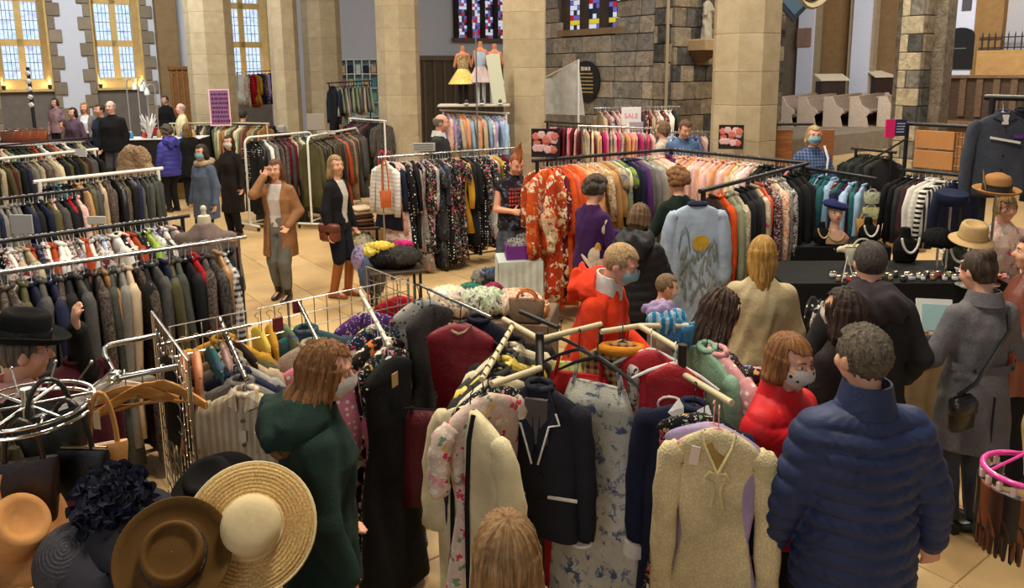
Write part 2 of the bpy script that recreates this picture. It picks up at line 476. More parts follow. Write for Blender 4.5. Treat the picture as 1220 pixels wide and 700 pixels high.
# ---- the window wall at the back, running along V
OB = Vector((-12.7, 20, 0))
MBK = frame_M(OB, V)
def tb(px): return on_line(px, OB, V)[1]
wall_b = empty('wall_back', OB, ANG_V); struct(wall_b); wall_b['label'] = 'back wall of pale plaster with tall leaded windows'
wins = [(-4, 62), (113, 172), (267, 323)]
ZS, ZT = 2.50, 6.6
edges = [tb(-160)] + [tb(p) for w in wins for p in w] + [tb(660)]
for k in range(0, len(edges), 2):
    wall_seg(wall_b, None, edges[k], edges[k+1], 0, 9.2, .55)
for k, w in enumerate(wins):
    a, b = tb(w[0]), tb(w[1])
    wall_seg(wall_b, None, a, b, ZT, 9.2, .55)
    wall_seg(wall_b, None, a, b, 0, ZS-.28, .40, srgb(120,112,104), 'stone', 'dado_panel', .12)
    win = empty('window_%d' % (k+1), OB, ANG_V); struct(win); win['label'] = 'leaded window in a golden stone frame'
    # sloping sill
    m = MB(); m.prism([(0, ZS-.30), (.42, ZS-.30), (.42, ZS+.02), (.0, ZS-.24)], b-a, Matrix(((0,0,1,a),(1,0,0,0),(0,1,0,0),(0,0,0,1))))
    m.obj('sill', omat('stone'), win, False, GOLD)
    for s_, xx in ((1, a), (-1, b)):
        MB().prism([(0, 0), (s_*.05, 0), (s_*.16, .42), (0, .42)], ZT-ZS+.3, Matrix(((1,0,0,xx),(0,1,0,0),(0,0,1,ZS-.28),(0,0,0,1)))).obj('jamb', omat('stone'), win, False, GOLD)
    wa, wb = a+.16, b-.16; mid = (wa+wb)/2
    MB().box((mid, .42, (ZS+ZT)/2), (.15, .14, ZT-ZS)).obj('mullion', omat('stone'), win, False, GOLD)
    ztr = [3.46, 4.60]
    for zz in ztr: MB().box((mid, .42, zz), (wb-wa, .14, .17)).obj('transom', omat('stone'), win, False, GOLD)
    zs = [ZS+.03] + [q for zz in ztr for q in (zz-.085, zz+.085)] + [ZT]
    for (xa, xb) in ((wa+.02, mid-.075), (mid+.075, wb-.02)):
        for q in range(0, len(zs), 2):
            za, zb = zs[q], zs[q+1]
            pn = MB().box(((xa+xb)/2, .45, (za+zb)/2), (xb-xa, .02, zb-za)).obj('pane', None, win, False)
            lm = MB(); nx = 4; nz = max(3, int((zb-za)/.2))
            for i in range(1, nx): lm.box((xa+(xb-xa)*i/nx, .432, (za+zb)/2), (.012, .014, zb-za))
            for i in range(1, nz): lm.box(((xa+xb)/2, .431, za+(zb-za)*i/nz), (xb-xa, .012, .014))
            lm.obj('lead_came', omat('paint'), pn, False, srgb(52, 54, 60))
    # quoin stones on both reveals
    rd = random.Random(k+5)
    z = 0.4
    while z < 5.2:
        hh = .34
        for s_, xx in ((-1, a), (1, b)):
            ww = .30 if (int(z/.34)+(s_ > 0)) % 2 else .16
            MB().bev((xx+s_*ww/2, -.02, z+hh/2), (ww, .10, hh-.012), .01).obj('quoin_stone', omat('stone'), wall_b, False, vary(rd, srgb(150, 138, 118), .8, 1.1))
        z += hh
    # uplighters on the sill ends
    for xx in (a+.10, b-.10):
        lp = empty('sill_lamp', MBK @ Vector((xx, .02, ZS-.18)), ANG_V)
        tag(lp, 'small sill uplighter at the foot of a leaded window', 'lamp', 'uplighters on the window sills')
        MB().lathe([(.035, -.06), (.045, .0), (.05, .05)], 10, cap0=True).obj('housing', omat('paint'), lp, True, srgb(60,58,54))
        MB().lathe([(.0, .03), (.045, .035)], 10).obj('lens', None, lp)
        d = bpy.data.lights.new('uplight', 'POINT'); d.energy = 5; d.color = (1.0, .74, .38); d.shadow_soft_size = .05
        lo = bpy.data.objects.new('uplight', d); COL.objects.link(lo); lo.parent = lp; lo.location = (0, .10, .14)
t = NT('leaded_glass'); v = t.coord(); n1 = t.noise(v, 5, 3)
c = t.ramp(n1, [(.3, srgb(150,190,235)), (.5, srgb(205,222,240)), (.7, srgb(165,175,225))])
t.base((.05,.06,.07)); t.set(.2); t.l(c, t.b.inputs['Emission Color']); t.b.inputs['Emission Strength'].default_value = 1.15
GLASSM = t.m
t = NT('lamp_lens'); t.base((1,.9,.6)); t.b.inputs['Emission Color'].default_value = (1,.8,.45,1); t.b.inputs['Emission Strength'].default_value = 6
LENSM = t.m
for o in bpy.data.objects:
    if o.name.startswith('pane') and o.type == 'MESH': o.data.materials.clear(); o.data.materials.append(GLASSM)
    if o.name.startswith('lens') and o.type == 'MESH': o.data.materials.clear(); o.data.materials.append(LENSM)

# ---- octagonal pillars
def pillar(px, Y, r, label, z0=0.0, col=SAND, ch=.46, seed=1):
    x = PX(px, Y); e = empty('stone_pillar', (x, Y, z0), ANG_V)
    tag(e, label, 'pillar', 'stone pillars of the arcade'); rd = random.Random(seed)
    def ring(rr, z, cut=.27):
        q = rr*.92; c_ = q*2*cut
        pts = [(q, q-c_), (q-c_, q), (-q+c_, q), (-q, q-c_), (-q, -q+c_), (-q+c_, -q), (q-c_, -q), (q, -q+c_)]
        return [Vector((a, b, z)) for a, b in pts]
    z = 0
    MB().rings([ring(r*1.25, 0), ring(r*1.25, .22), ring(r*1.02, .34)], True, True).obj('plinth', omat('stone'), e, False, col)
    z = .34
    while z < 4.9:
        h = ch*rd.uniform(.92, 1.08)
        MB().rings([ring(r*.985, z), ring(r, z+.007), ring(r, z+h-.007), ring(r*.985, z+h)], True, True).obj('stone_block', omat('stone'), e, False, vary(rd, col, .92, 1.06))
        z += h
    MB().rings([ring(r, z), ring(r, 9.2-z0)], True, True).obj('upper_shaft', omat('stone'), e, False, col)
    return e
pillar(888, 10.4, .43, 'octagonal sandstone pillar carrying a small framed blossom picture', seed=1)
pillar(625, 13.4, .37, 'slim sandstone pillar beside the rail of pastel baby clothes', seed=2)
pillar(475, 17.2, .46, 'sandstone pillar standing behind the rail of dark print dresses', seed=3)
pillar(385, 21.2, .50, 'sandstone pillar beside the rack of tweed skirts', seed=4)
pillar(340, 18.6, .33, 'slender sandstone pillar next to the rail of red and yellow dresses', seed=5)
pillar(252, 18.2, .52, 'broad sandstone pillar behind the pink bordered poster', seed=6)

# stone pilaster and arched oak panel beside the second window
o = MB(); o.box((tb(200), -.15, 4.6), (tb(212)-tb(188), .3, 9.2)); o = o.obj('trim_1', omat('stone'), wall_b, False, srgb(150,126,90))
pan = empty('oak_panel', MBK @ Vector((tb(213), -.32, 0)), ANG_V); tag(pan, 'carved oak screen panel with narrow arches against the back wall', 'panel')
MB().box((0, .03, 1.4), (.66, .05, 2.8)).obj('back_board', omat('wood'), pan, False, srgb(150,104,58))
for i in range(5): MB().box((-.3+.15*i, -.01, 1.4), (.035, .05, 2.7)).obj('slat', omat('wood'), pan, False, srgb(170,120,66))
for i in range(4):
    MB().tube([(-.3+.15*i+.075+.06*math.cos(a), -.01, 2.52+.12*math.sin(a)) for a in [PI*k/6 for k in range(7)]], .016, 5).obj('arch', omat('wood'), pan, True, srgb(170,120,66))
MB().box((0, -.01, 2.78), (.74, .1, .09)).obj('cornice', omat('wood'), pan, False, srgb(150,104,58))

# dark timber window with stained glass in the back wall behind the mannequins
def stained_window(name, M, x0, x1, z0, z1, nl, cols, label, seed):
    e = empty(name); e.matrix_world = M; struct(e); e['label'] = label
    rd = random.Random(seed); w = (x1-x0)/nl
    for i in range(nl+1):
        MB().box((x0+w*i, -.04, (z0+z1)/2), (w*.26, .16, z1-z0)).obj('mullion', omat('stone'), e, False, srgb(64,56,50))
    MB().box(((x0+x1)/2, -.06, z0-.07), (x1-x0+.3, .26, .14)).obj('sill', omat('stone'), e, False, srgb(128,108,84))
    for i in range(nl):
        m = MB(); a, b = x0+w*i+w*.13, x0+w*(i+1)-w*.13; nz = int((z1-z0)/.11); nx = 4
        for q in range(nz):
            for k in range(nx):
                m.mi = min(rd.choices(range(len(cols)), weights=[c_[1] for c_ in cols])[0], len(cols)-1)
                if q == 1 and cols[-1][1] == 0: m.mi = len(cols)-1
                m.box((a+(b-a)*(k+.5)/nx, .02, z0+(q+.5)*(z1-z0)/nz), ((b-a)/nx*.92, .012, (z1-z0)/nz*.92))
        m.obj('stained_light', [c_[0] for c_ in cols], e, False)
        MB().box(((a+b)/2, .035, (z0+z1)/2), (b-a, .01, z1-z0)).obj('lead_back', omat('paint'), e, False, srgb(20,20,24))
def glassm(name, c, e=.8):
    t = NT(name); t.base(tuple(x*.3 for x in c)); t.set(.3)
    t.b.inputs['Emission Color'].default_value = (*c, 1); t.b.inputs['Emission Strength'].default_value = e
    return t.m
SG = [(glassm('glass_white', srgb(205,212,225), .75), 34), (glassm('glass_violet', srgb(110,100,190), .6), 22), (glassm('glass_ruby', srgb(190,30,44), .6), 13),
      (glassm('glass_dark', srgb(40,44,70), .4), 26), (glassm('glass_gold', srgb(215,190,60), .7), 0)]
TB = Matrix.Translation(OB) @ Matrix.Rotation(ANG_V, 4, 'Z')
stained_window('window_4', TB @ Matrix.Translation((0, -.03, 0)), tb(543), tb(604), 3.75, 6.4, 4, SG[:4], 'stained glass window in dark stone mullions behind the mannequins', 3)
MB().box((tb(552), -.1, 3.05), (tb(606)-tb(500), .2, .16)).obj('trim_2', omat('stone'), wall_b, False, srgb(128,112,92))
MB().box((tb(552), -.05, 1.5), (tb(606)-tb(500), .1, 3.0)).obj('trim_3', omat('stone'), wall_b, False, srgb(104,92,76))
for i in range(9):
    MB().box((tb(503+i*12), -.12, 1.5), (.09, .06, 2.9)).obj('trim_post', omat('stone'), wall_b, False, srgb(122,106,86))

# ---- the rubble-stone tower block: corner seen at column 800
YC = 16.0
C0 = Vector((PX(800, YC), YC, 0))
wall_s = empty('wall_stone', C0, math.atan2(-U.y, -U.x)); struct(wall_s); wall_s['label'] = 'rubble stone wall of grey and brown blocks around a stained glass window'
# local x runs along -U (towards the corner), so the wall lies at x < 0; face is the local -y side?  -> find sign
MS = Matrix.Translation(C0) @ Matrix.Rotation(math.atan2(-U.y, -U.x), 4, 'Z')
def ts(px): return on_line(px, C0, -U)[1]
def stonecol(rd, x, z):
    b = rd.choice([srgb(152,142,128), srgb(134,128,120), srgb(168,156,138), srgb(122,118,114), srgb(176,162,142), srgb(146,134,116)])
    return vary(rd, b, .8, 1.2)
def quoincol(rd, x, z):
    b = rd.choice([srgb(60,58,56), srgb(66,62,58), srgb(160,146,120), srgb(148,132,106), srgb(122,108,88)])
    return vary(rd, b, .85, 1.15)
xl = ts(646)
wxa, wxb = ts(672), ts(742)
for a, b, z0, z1 in ((xl, wxa, 0, 9.2), (wxb, 0, 0, 9.2), (wxa, wxb, 0, 3.55), (wxa, wxb, 6.4, 9.2)):
    wall_seg(wall_s, None, a, b, z0, z1, .8, srgb(96,86,74), 'rough_stone', 'wall_core', .03)
stone_field(wall_s, None, xl, -.45, .6, 4.95, .36, .38, .80, stonecol, 11, holes=[(wxa-.1, wxb+.1, 3.42, 7)])
stone_field(wall_s, None, -.45, .0, .6, 4.95, .36, .24, .46, quoincol, 12)
stained_window('window_5', MS @ Matrix.Translation((0, .10, 0)), wxa, wxb, 3.55, 6.4, 3, SG, 'three light stained glass window in the rubble stone wall', 8)
# right hand face of the block, along V from the corner
wall_t = empty('wall_tower', C0, ANG_V); struct(wall_t); wall_t['label'] = 'return face of the stone tower block with dark and pale quoins'
def tv(px): return on_line(px, C0, V)[1]
xe = tv(931)
wall_seg(wall_t, None, .03, xe, 0, 9.2, .8, srgb(92,82,70), 'rough_stone', 'wall_core', .03)
stone_field(wall_t, None, 0, tv(853), .6, 4.95, .36, .34, .62, quoincol, 14)
stone_field(wall_t, None, tv(917), xe, .6, 4.95, .36, .34, .62, quoincol, 15)
stone_field(wall_t, None, tv(853), tv(917), .6, 4.95, .36, .5, .8, stonecol, 16, skip=lambda x, z: z > 3.9)
pp = MS @ Vector((-.02, -.12, 0))
dp = MB(); dp.tube([(pp.x, pp.y, .5), (pp.x, pp.y, 8.5)], .035, 6)
o = dp.obj('drain_pipe', omat('paint'), None, True, srgb(150,136,112)); tag(o, 'thin stone coloured pipe running up the tower corner', 'pipe')

# ---- chequered pier further right
YP = 14.2
C1 = Vector((PX(1097, YP), YP, 0))
pier = empty('chequered_pier', C1, 0); tag(pier, 'square pier of alternating dark and pale blocks in front of the pews', 'pillar')
def tu1(px): return on_line(px, C1, -U)[1]
def tv1(px): return on_line(px, C1, V)[1]
wl, wr = -tu1(1071), tv1(1127)
MB().box((0,0,4.59), (wl-.06, wr-.06, 9.16)).obj('core', omat('rough_stone'), pier, False, srgb(110,96,78))
pier.rotation_euler = (0, 0, ANG_V)
# local axes: x = V, y = U ; core centre
pier.children[0].location = (wr/2, wl/2, 0)
rd = random.Random(21); z = .3; kk = 0
while z < 5.0:
    h = .325
    for (nm, face) in (('l', 0), ('r', 1)):
        if face == 0:
            cuts = [0, wl] if kk % 2 else [0, wl*.62, wl]
            for i in range(len(cuts)-1):
                a, b = cuts[i], cuts[i+1]
                dark = (kk % 2 == 0 and i == 0)
                col = srgb(58,58,58) if (dark and kk % 4 == 0) else (srgb(120,116,104) if dark else srgb(196,182,150))
                MB().bev((-.0, (a+b)/2, z+h/2), (.09, b-a-.012, h-.012), .01).obj('stone_block', omat('rough_stone'), pier, False, vary(rd, col, .9, 1.1))
        else:
            cuts = [0, wr*.5, wr] if kk % 2 else [0, wr*.32, wr*.8, wr]
            for i in range(len(cuts)-1):
                a, b = cuts[i], cuts[i+1]
                col = rd.choice([srgb(54,52,50), srgb(112,96,74), srgb(120,102,78), srgb(104,90,70)])
                MB().bev(((a+b)/2, -.0, z+h/2), (b-a-.012, .09, h-.012), .01).obj('stone_block', omat('rough_stone'), pier, False, vary(rd, col, .9, 1.1))
    z += h; kk += 1

# ---- right-hand aisle wall along U, far behind the pews
OR = Vector((PX(1220, 26), 26, 0))
def tr(px): return on_line(px, OR, -U)[1]
wall_r = empty('wall_right', OR, math.atan2(-U.y, -U.x)); struct(wall_r); wall_r['label'] = 'aisle wall of white plaster piers and brown stone recesses'
segs = [(925, 953, srgb(126,112,94), 'stone', 0), (953, 971, PLASTER, 'plaster', -.25), (971, 1017, srgb(150,118,78), 'stone', .3), (1017, 1038, PLASTER, 'plaster', -.25),
        (1038, 1128, srgb(136,108,74), 'stone', .3), (1128, 1161, PLASTER, 'plaster', -.25), (1161, 1194, srgb(150,116,70), 'stone', -.3), (1194, 1300, srgb(176,172,166), 'plaster', 0)]
for a, b, col, mt, y0 in segs:
    wall_seg(wall_r, None, tr(a), tr(b), 0, 9.2, .7, col, mt, 'wall_panel', y0)
for a in (972, 1014, 1039):
    wall_seg(wall_r, None, tr(a)-.09, tr(a)+.09, 0, 9.2, .3, srgb(168,150,120), 'stone', 'quoin_strip', -.15)
def wr_pt(px, py, off=-.3):
    p, tt = on_line(px, OR + Vector((U.y, -U.x, 0))*off*-1, -U)
    return p
MR = Matrix.Translation(OR) @ Matrix.Rotation(math.atan2(-U.y, -U.x), 4, 'Z')
def zat(py, Y): return H - (py-80)/F*Y*1.03
# memorial tablet: dark arched stone
p, tt = on_line(1145, OR, -U)
mem = empty('memorial_tablet', MR @ Vector((tt, -.31, zat(87, p.y))), math.atan2(-U.y, -U.x)); tag(mem, 'dark arched memorial tablet on a white plaster pier', 'plaque')
hw = .5; pts = [(-hw, 0), (hw, 0), (hw, 1.15)] + [(hw*math.cos(a), 1.15+.28*math.sin(a)) for a in [PI*k/8 for k in range(1, 8)]] + [(-hw, 1.15)]
MB().prism(pts, .06, Matrix(((1,0,0,0),(0,0,1,0),(0,1,0,0),(0,0,0,1)))).obj('slab_face', omat('gloss'), mem, False, srgb(30,32,34))
MB().box((0, -.01, .72), (.5, .02, .03)).obj('inscription', omat('paint'), mem, False, srgb(120,116,104))
# small square plaque and a hatchment
p, tt = on_line(961, OR, -U)
o = MB().box((0, 0, 0), (.62, .05, .75)).obj('wall_plaque', omat('stone'), None, False, srgb(150,120,104), MR @ Vector((tt, -.29, zat(50, p.y))), math.atan2(-U.y, -U.x)); tag(o, 'small brown stone plaque on the white plaster pier', 'plaque')
p, tt = on_line(1150, OR, -U)
o = MB().box((0, 0, 0), (.30, .05, .62)).obj('wall_plaque', omat('stone'), None, False, srgb(88,86,90), MR @ Vector((tt, -.29, zat(12, p.y))), math.atan2(-U.y, -U.x)); tag(o, 'narrow grey plaque above the dark arched memorial', 'plaque')
# railing at the far right above a tan panel
p, tt = on_line(1208, OR, -U)
rl = empty('iron_railing', MR @ Vector((tt, -.4, zat(66, p.y))), math.atan2(-U.y, -U.x)); tag(rl, 'spiked iron railing on a tan stone ledge by the aisle wall', 'railing')
for i in range(12): MB().tube([(-.9+i*.2, 0, 0), (-.9+i*.2, 0, .5), (-.9+i*.2, 0, .62)], [.022,.022,.002], 5).obj('bar', omat('paint'), rl, True, srgb(46,44,44))
for zz in (.08, .42): MB().box((.2, 0, zz), (2.4, .03, .04)).obj('rail', omat('paint'), rl, False, srgb(46,44,44))
MB().box((.2, .02, -.55), (2.4, .2, 1.1)).obj('ledge', omat('stone'), rl, False, srgb(190,150,92))

# ---- raised platform with pews
pf = [P(905, 178, .0), P(1300, 190, .0)]
a = Vector((PX(915, 21.0), 21.0, 0)); b = a + V*14
m = MB(); n_ = U*11
m.rings([[a+Vector((0,0,z)) , b+Vector((0,0,z)), b+n_+Vector((0,0,z)), a+n_+Vector((0,0,z))] for z in (0, .6)], True, True)
o = m.obj('floor_platform', omat('stone'), None, False, srgb(138,124,104)); struct(o)
def pew(loc, L, rz, label):
    e = empty('pew', loc, rz); tag(e, label, 'pew', 'pews on the raised aisle floor')
    wc = srgb(190,170,146)
    MB().box((L/2, .26, .70), (L, .05, .55)).obj('back_board', omat('wood'), e, False, wc)
    MB().box((L/2, .02, .45), (L, .42, .05)).obj('seat', omat('wood'), e, False, wc)
    MB().box((L/2, .33, .98), (L, .2, .05)).obj('book_ledge', omat('wood'), e, False, srgb(188,164,136))
    prof = [(-.28, 0), (.36, 0), (.36, 1.02), (.10, 1.02), (.02, .86), (-.05, .72), (-.24, .62), (-.30, .5), (-.20, .35)]
    for x in (0, L):
        MB().prism(prof, .07, Matrix(((0,0,1,x-.035),(1,0,0,0),(0,1,0,0),(0,0,0,1)))).obj('end_panel', omat('wood'), e, False, srgb(206,188,164))
    MB().box((L/2, .12, .16), (L, .04, .16)).obj('kneeler', fab('plain'), e, False, srgb(92,24,32))
pl = ['pew end seen nearest the tower block on the raised floor', 'second pew from the tower block on the raised floor', 'third pew from the tower block on the raised floor', 'fourth pew from the tower block on the raised floor', 'pew beside the chequered pier on the raised floor']
for i, px in enumerate((935, 962, 993, 1024, 1058)):
    q = P(px, 151, .6)
    pew(q, 4.4, math.radians(52), pl[i].replace('pew end seen nearest', 'pew standing closest to'))
# sloped reading desks catching light in the recesses
for px, py in ((990, 92), (1054, 88)):
    q = PY(px, py, 30.0)
    d_ = empty('display_desk', (q.x, q.y, .6), ANG_V-.55); tag(d_, 'dark display desk with a bright sloping top in a stone recess', 'desk', 'display desks by the aisle wall')
    zt = q.z-.6
    MB().box((0, 0, zt/2-.1), (.95, .5, zt-.1)).obj('body', omat('wood'), d_, False, srgb(58,40,30))
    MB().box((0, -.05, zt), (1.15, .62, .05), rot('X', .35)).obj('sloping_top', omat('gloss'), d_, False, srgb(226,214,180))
# raised stalls on the far right
q = PY(1127, 90, 19.5)
st = empty('choir_stall', (q.x, q.y, 0), math.atan2(-U.y, -U.x)+.12); tag(st, 'long panelled wooden stall front raised on a plinth beyond the chequered pier', 'pew')
zt = q.z
MB().box((2.6, .3, (zt-1.05)/2), (5.4, 1.2, zt-1.05)).obj('plinth', omat('stone'), st, False, srgb(120,104,86))
MB().box((2.6, 0, zt-.02), (5.4, .24, .07)).obj('top_rail', omat('wood'), st, False, srgb(170,142,116))
MB().box((2.6, .06, zt-.55), (5.4, .04, 1.0)).obj('back_board', omat('wood'), st, False, srgb(112,92,76))
for i in range(15): MB().box((.05+i*.365, .0, zt-.52), (.14, .10, .95)).obj('board', omat('wood'), st, False, srgb(150,124,102))
MB().box((2.6, -.25, zt-1.12), (5.4, .6, .07)).obj('bench_shelf', omat('wood'), st, False, srgb(176,140,112))
MB().box((2.6, -.1, zt-1.3), (5.4, .3, .3)).obj('bench_riser', omat('wood'), st, False, srgb(140,104,84))

# ---- low daises under the stalls at the back
def dais(c, d, rz, z, nm):
    o = MB().box((0, 0, z/2), (d[0], d[1], z)).obj(nm, omat('stone'), None, False, srgb(168,140,100), c, rz); struct(o)
dais((-9.5, 18.6, 0), (15, 6.0), ANG_V*.6, .34, 'floor_dais')
dais((PX(560, 12.3), 12.6, 0), (4.2, 2.2), .05, .32, 'floor_step')
dais((PX(990, 11.6), 11.6, 0), (2.4, 1.6), .1, .34, 'floor_block')
q_ = P(806, 144, 2.0)
dais((q_.x, q_.y+.1, 0), (2.2, 1.4), .0, .30, 'floor_riser')
# ================================================================== SIGNED-DISTANCE BODIES (one smooth surface each)
class SDF:
    def __init__(s, lo, hi, vox):
        s.lo = np.array(lo, float); s.vox = vox
        n = np.maximum(np.ceil((np.array(hi)-s.lo)/vox).astype(int)+1, 4); s.n = n
        s.ax = [s.lo[i]+vox*np.arange(n[i]) for i in range(3)]
        s.D = np.full(n, 1.0, np.float32)
    def sub(s, lo, hi):
        a = np.clip(np.floor((np.array(lo)-s.lo)/s.vox).astype(int), 0, s.n-1)
        b = np.clip(np.ceil((np.array(hi)-s.lo)/s.vox).astype(int)+1, 1, s.n)
        sl = tuple(slice(a[i], max(b[i], a[i]+1)) for i in range(3))
        X, Y, Z = np.meshgrid(s.ax[0][sl[0]], s.ax[1][sl[1]], s.ax[2][sl[2]], indexing='ij')
        return sl, X, Y, Z
    def uni(s, sl, d, k):
        D = s.D[sl]
        if k > 0:
            h = np.clip(.5+.5*(D-d)/k, 0, 1)
            s.D[sl] = D*(1-h)+d*h - k*h*(1-h)
        else: s.D[sl] = np.minimum(D, d)
    def cap(s, a, b, ra, rb, k=.02, qn=0, qa=0.0):
        a = np.array(a, float); b = np.array(b, float); r = max(ra, rb)+k+2*s.vox
        sl, X, Y, Z = s.sub(np.minimum(a, b)-r, np.maximum(a, b)+r)
        ba = b-a; L = max(ba @ ba, 1e-9)
        px, py, pz = X-a[0], Y-a[1], Z-a[2]
        h = np.clip((px*ba[0]+py*ba[1]+pz*ba[2])/L, 0, 1)
        rr = ra+(rb-ra)*h
        if qn: rr = rr - qa*(1-np.sqrt(np.abs(np.sin(PI*qn*h))))
        s.uni(sl, np.sqrt((px-h*ba[0])**2+(py-h*ba[1])**2+(pz-h*ba[2])**2) - rr, k)
    def ell(s, c, r, k=.02, R=None):
        c = np.array(c, float); m = max(r)+k+2*s.vox
        sl, X, Y, Z = s.sub(c-m, c+m)
        p = np.stack([X-c[0], Y-c[1], Z-c[2]], -1)
        if R is not None: p = p @ np.array(R)      # rows: inverse rotation
        q = p/np.array(r)
        s.uni(sl, (np.sqrt((q**2).sum(-1))-1)*min(r), k)
    def loft(s, rings, k=.02, M=None, off=None, pw=2.0, disp=None):
        """rings: (z, hw, hd, cy) ascending z in a local frame; M = (R, t) local->grid"""
        rg = np.array([(r+(0,)*(5-len(r))) for r in rings], float)
        m = max(rg[:,1].max(), rg[:,2].max())+abs(rg[:,3]).max()+abs(rg[:,4]).max()+k+3*s.vox
        c0 = np.array([[sx*m, sy*m, z] for sx in (-1,1) for sy in (-1,1) for z in (rg[0,0]-k-.03, rg[-1,0]+k+.03)])
        if M is not None: c0 = c0 @ np.array(M[0]).T + np.array(M[1])
        sl, X, Y, Z = s.sub(c0.min(0), c0.max(0))
        if M is not None:
            p = np.stack([X-M[1][0], Y-M[1][1], Z-M[1][2]], -1) @ np.array(M[0])
            X, Y, Z = p[...,0], p[...,1], p[...,2]
        zc = np.clip(Z, rg[0,0], rg[-1,0])
        hw = np.interp(zc, rg[:,0], rg[:,1]); hd = np.interp(zc, rg[:,0], rg[:,2]); cy = np.interp(zc, rg[:,0], rg[:,3]); cx = np.interp(zc, rg[:,0], rg[:,4])
        q = (np.abs((X-cx)/hw)**pw+np.abs((Y-cy)/hd)**pw)**(1/pw)
        d = (q-1)*np.minimum(hw, hd)
        if disp is not None: d = d + disp(X, Y-cy, Z)
        dz = np.maximum(rg[0,0]-Z, Z-rg[-1,0])
        d = np.where(dz > 0, np.sqrt(np.maximum(d, 0)**2+dz**2)+np.minimum(d, 0)*0, np.maximum(d, dz))
        s.uni(sl, d, k)
    def full(s): return np.meshgrid(*s.ax, indexing='ij')
    def cutbox(s, lo, hi):
        sl, X, Y, Z = s.sub(np.array(lo)-.03, np.array(hi)+.03)
        c = (np.array(lo)+np.array(hi))/2; h = (np.array(hi)-np.array(lo))/2
        d = np.maximum(np.maximum(np.abs(X-c[0])-h[0], np.abs(Y-c[1])-h[1]), np.abs(Z-c[2])-h[2])
        s.D[sl] = np.maximum(s.D[sl], -d)
    def mesh(s, name, mats, smooth=True, matf=None):
        D = s.D; D[0]=D[-1]=1; D[:,0]=D[:,-1]=1; D[:,:,0]=D[:,:,-1]=1
        n = s.n; ins = D < 0
        cn = n-1
        acc = np.zeros((*cn, 3), np.float32); cnt = np.zeros(cn, np.float32)
        I = np.indices(cn).astype(np.float32)
        quads = []
        cross = []
        for ax in range(3):
            sa = [slice(None)]*3; sb = [slice(None)]*3
            sa[ax] = slice(0, -1); sb[ax] = slice(1, None)
            A, B = D[tuple(sa)], D[tuple(sb)]
            cr = (A < 0) != (B < 0)
            idx = np.argwhere(cr)
            if len(idx) == 0: cross.append((idx, None)); continue
            a = A[cr]; b = B[cr]; tt = a/(a-b)
            pos = idx.astype(np.float32); pos[:, ax] += tt
            o1, o2 = [i for i in range(3) if i != ax]
            for d1 in (0, 1):
                for d2 in (0, 1):
                    ci = idx.copy(); ci[:, o1] -= d1; ci[:, o2] -= d2
                    ok = ((ci >= 0) & (ci < cn)).all(1)
                    c_ = ci[ok]
                    np.add.at(acc, (c_[:,0], c_[:,1], c_[:,2]), pos[ok]); np.add.at(cnt, (c_[:,0], c_[:,1], c_[:,2]), 1)
            cross.append((idx, a < 0))
        act = cnt > 0; vid = np.full(cn, -1, np.int64); vid[act] = np.arange(act.sum())
        V_ = (acc[act]/cnt[act][:, None])*s.vox + s.lo
        for ax in range(3):
            idx, neg = cross[ax]
            if len(idx) == 0: continue
            o1, o2 = (ax+1) % 3, (ax+2) % 3
            ok = (idx[:, o1] > 0) & (idx[:, o2] > 0) & (idx[:, o1] < cn[o1]) & (idx[:, o2] < cn[o2])
            idx = idx[ok]; neg = neg[ok]
            def at(d1, d2):
                c_ = idx.copy(); c_[:, o1] -= d1; c_[:, o2] -= d2
                return vid[c_[:,0], c_[:,1], c_[:,2]]
            q = np.stack([at(1,1), at(0,1), at(0,0), at(1,0)], 1)
            q[~neg] = q[~neg][:, ::-1]
            quads.append(q)
        Q = np.concatenate(quads)
        me = bpy.data.meshes.new(name)
        me.vertices.add(len(V_)); me.vertices.foreach_set('co', V_.astype(np.float32).ravel())
        me.loops.add(Q.size); me.loops.foreach_set('vertex_index', Q.ravel().astype(np.int32))
        me.polygons.add(len(Q)); me.polygons.foreach_set('loop_start', (np.arange(len(Q))*4).astype(np.int32))
        me.update(calc_edges=True)
        if not isinstance(mats, (list, tuple)): mats = [mats]
        for m in mats: me.materials.append(m)
        me.polygons.foreach_set('use_smooth', np.ones(len(Q), bool))
        if matf is not None:
            me.polygons.foreach_set('material_index', matf(V_[Q].mean(1)).astype(np.int32))
        me.update()
        return me
def ik(S, T_, l1, l2, hint):
    S = np.array(S, float); T_ = np.array(T_, float); d = T_-S; L = np.linalg.norm(d)
    if L > (l1+l2)*.985: T_ = S+d/L*(l1+l2)*.985; d = T_-S; L = np.linalg.norm(d)
    a = (l1*l1-l2*l2+L*L)/(2*L); hgt = math.sqrt(max(l1*l1-a*a, 0)); u = d/L
    hv = np.array(hint, float); hv = hv-u*(hv @ u); hv /= max(np.linalg.norm(hv), 1e-6)
    return S+u*a+hv*hgt, T_
EYEW = None
SKIN = srgb(224, 172, 142)
def rxy(a): return np.array(rot('X', a))
def wrinkle(amp, seed=0):
    r = np.random.RandomState(seed); ph = r.rand(6)*6.28
    def f(X, Y, Z):
        th = np.arctan2(Y, X)
        return amp*(np.sin(9*Z+4*th+ph[0])*.5+np.sin(23*Z-3*th+ph[1]+2*np.sin(5*th+ph[2]))*.45+np.sin(5*th+6*Z+ph[3])*.5)
    return f
def quilted(pitch, amp, z0=0.0):
    def f(X, Y, Z):
        s_ = np.abs(np.sin(PI*(Z-z0)/pitch + .25*np.sin(3*np.arctan2(Y, X))))
        return -amp*np.sqrt(s_)-.0022*np.sin(26*np.arctan2(Y, X)+9*np.sin(23*Z))*s_
    return f
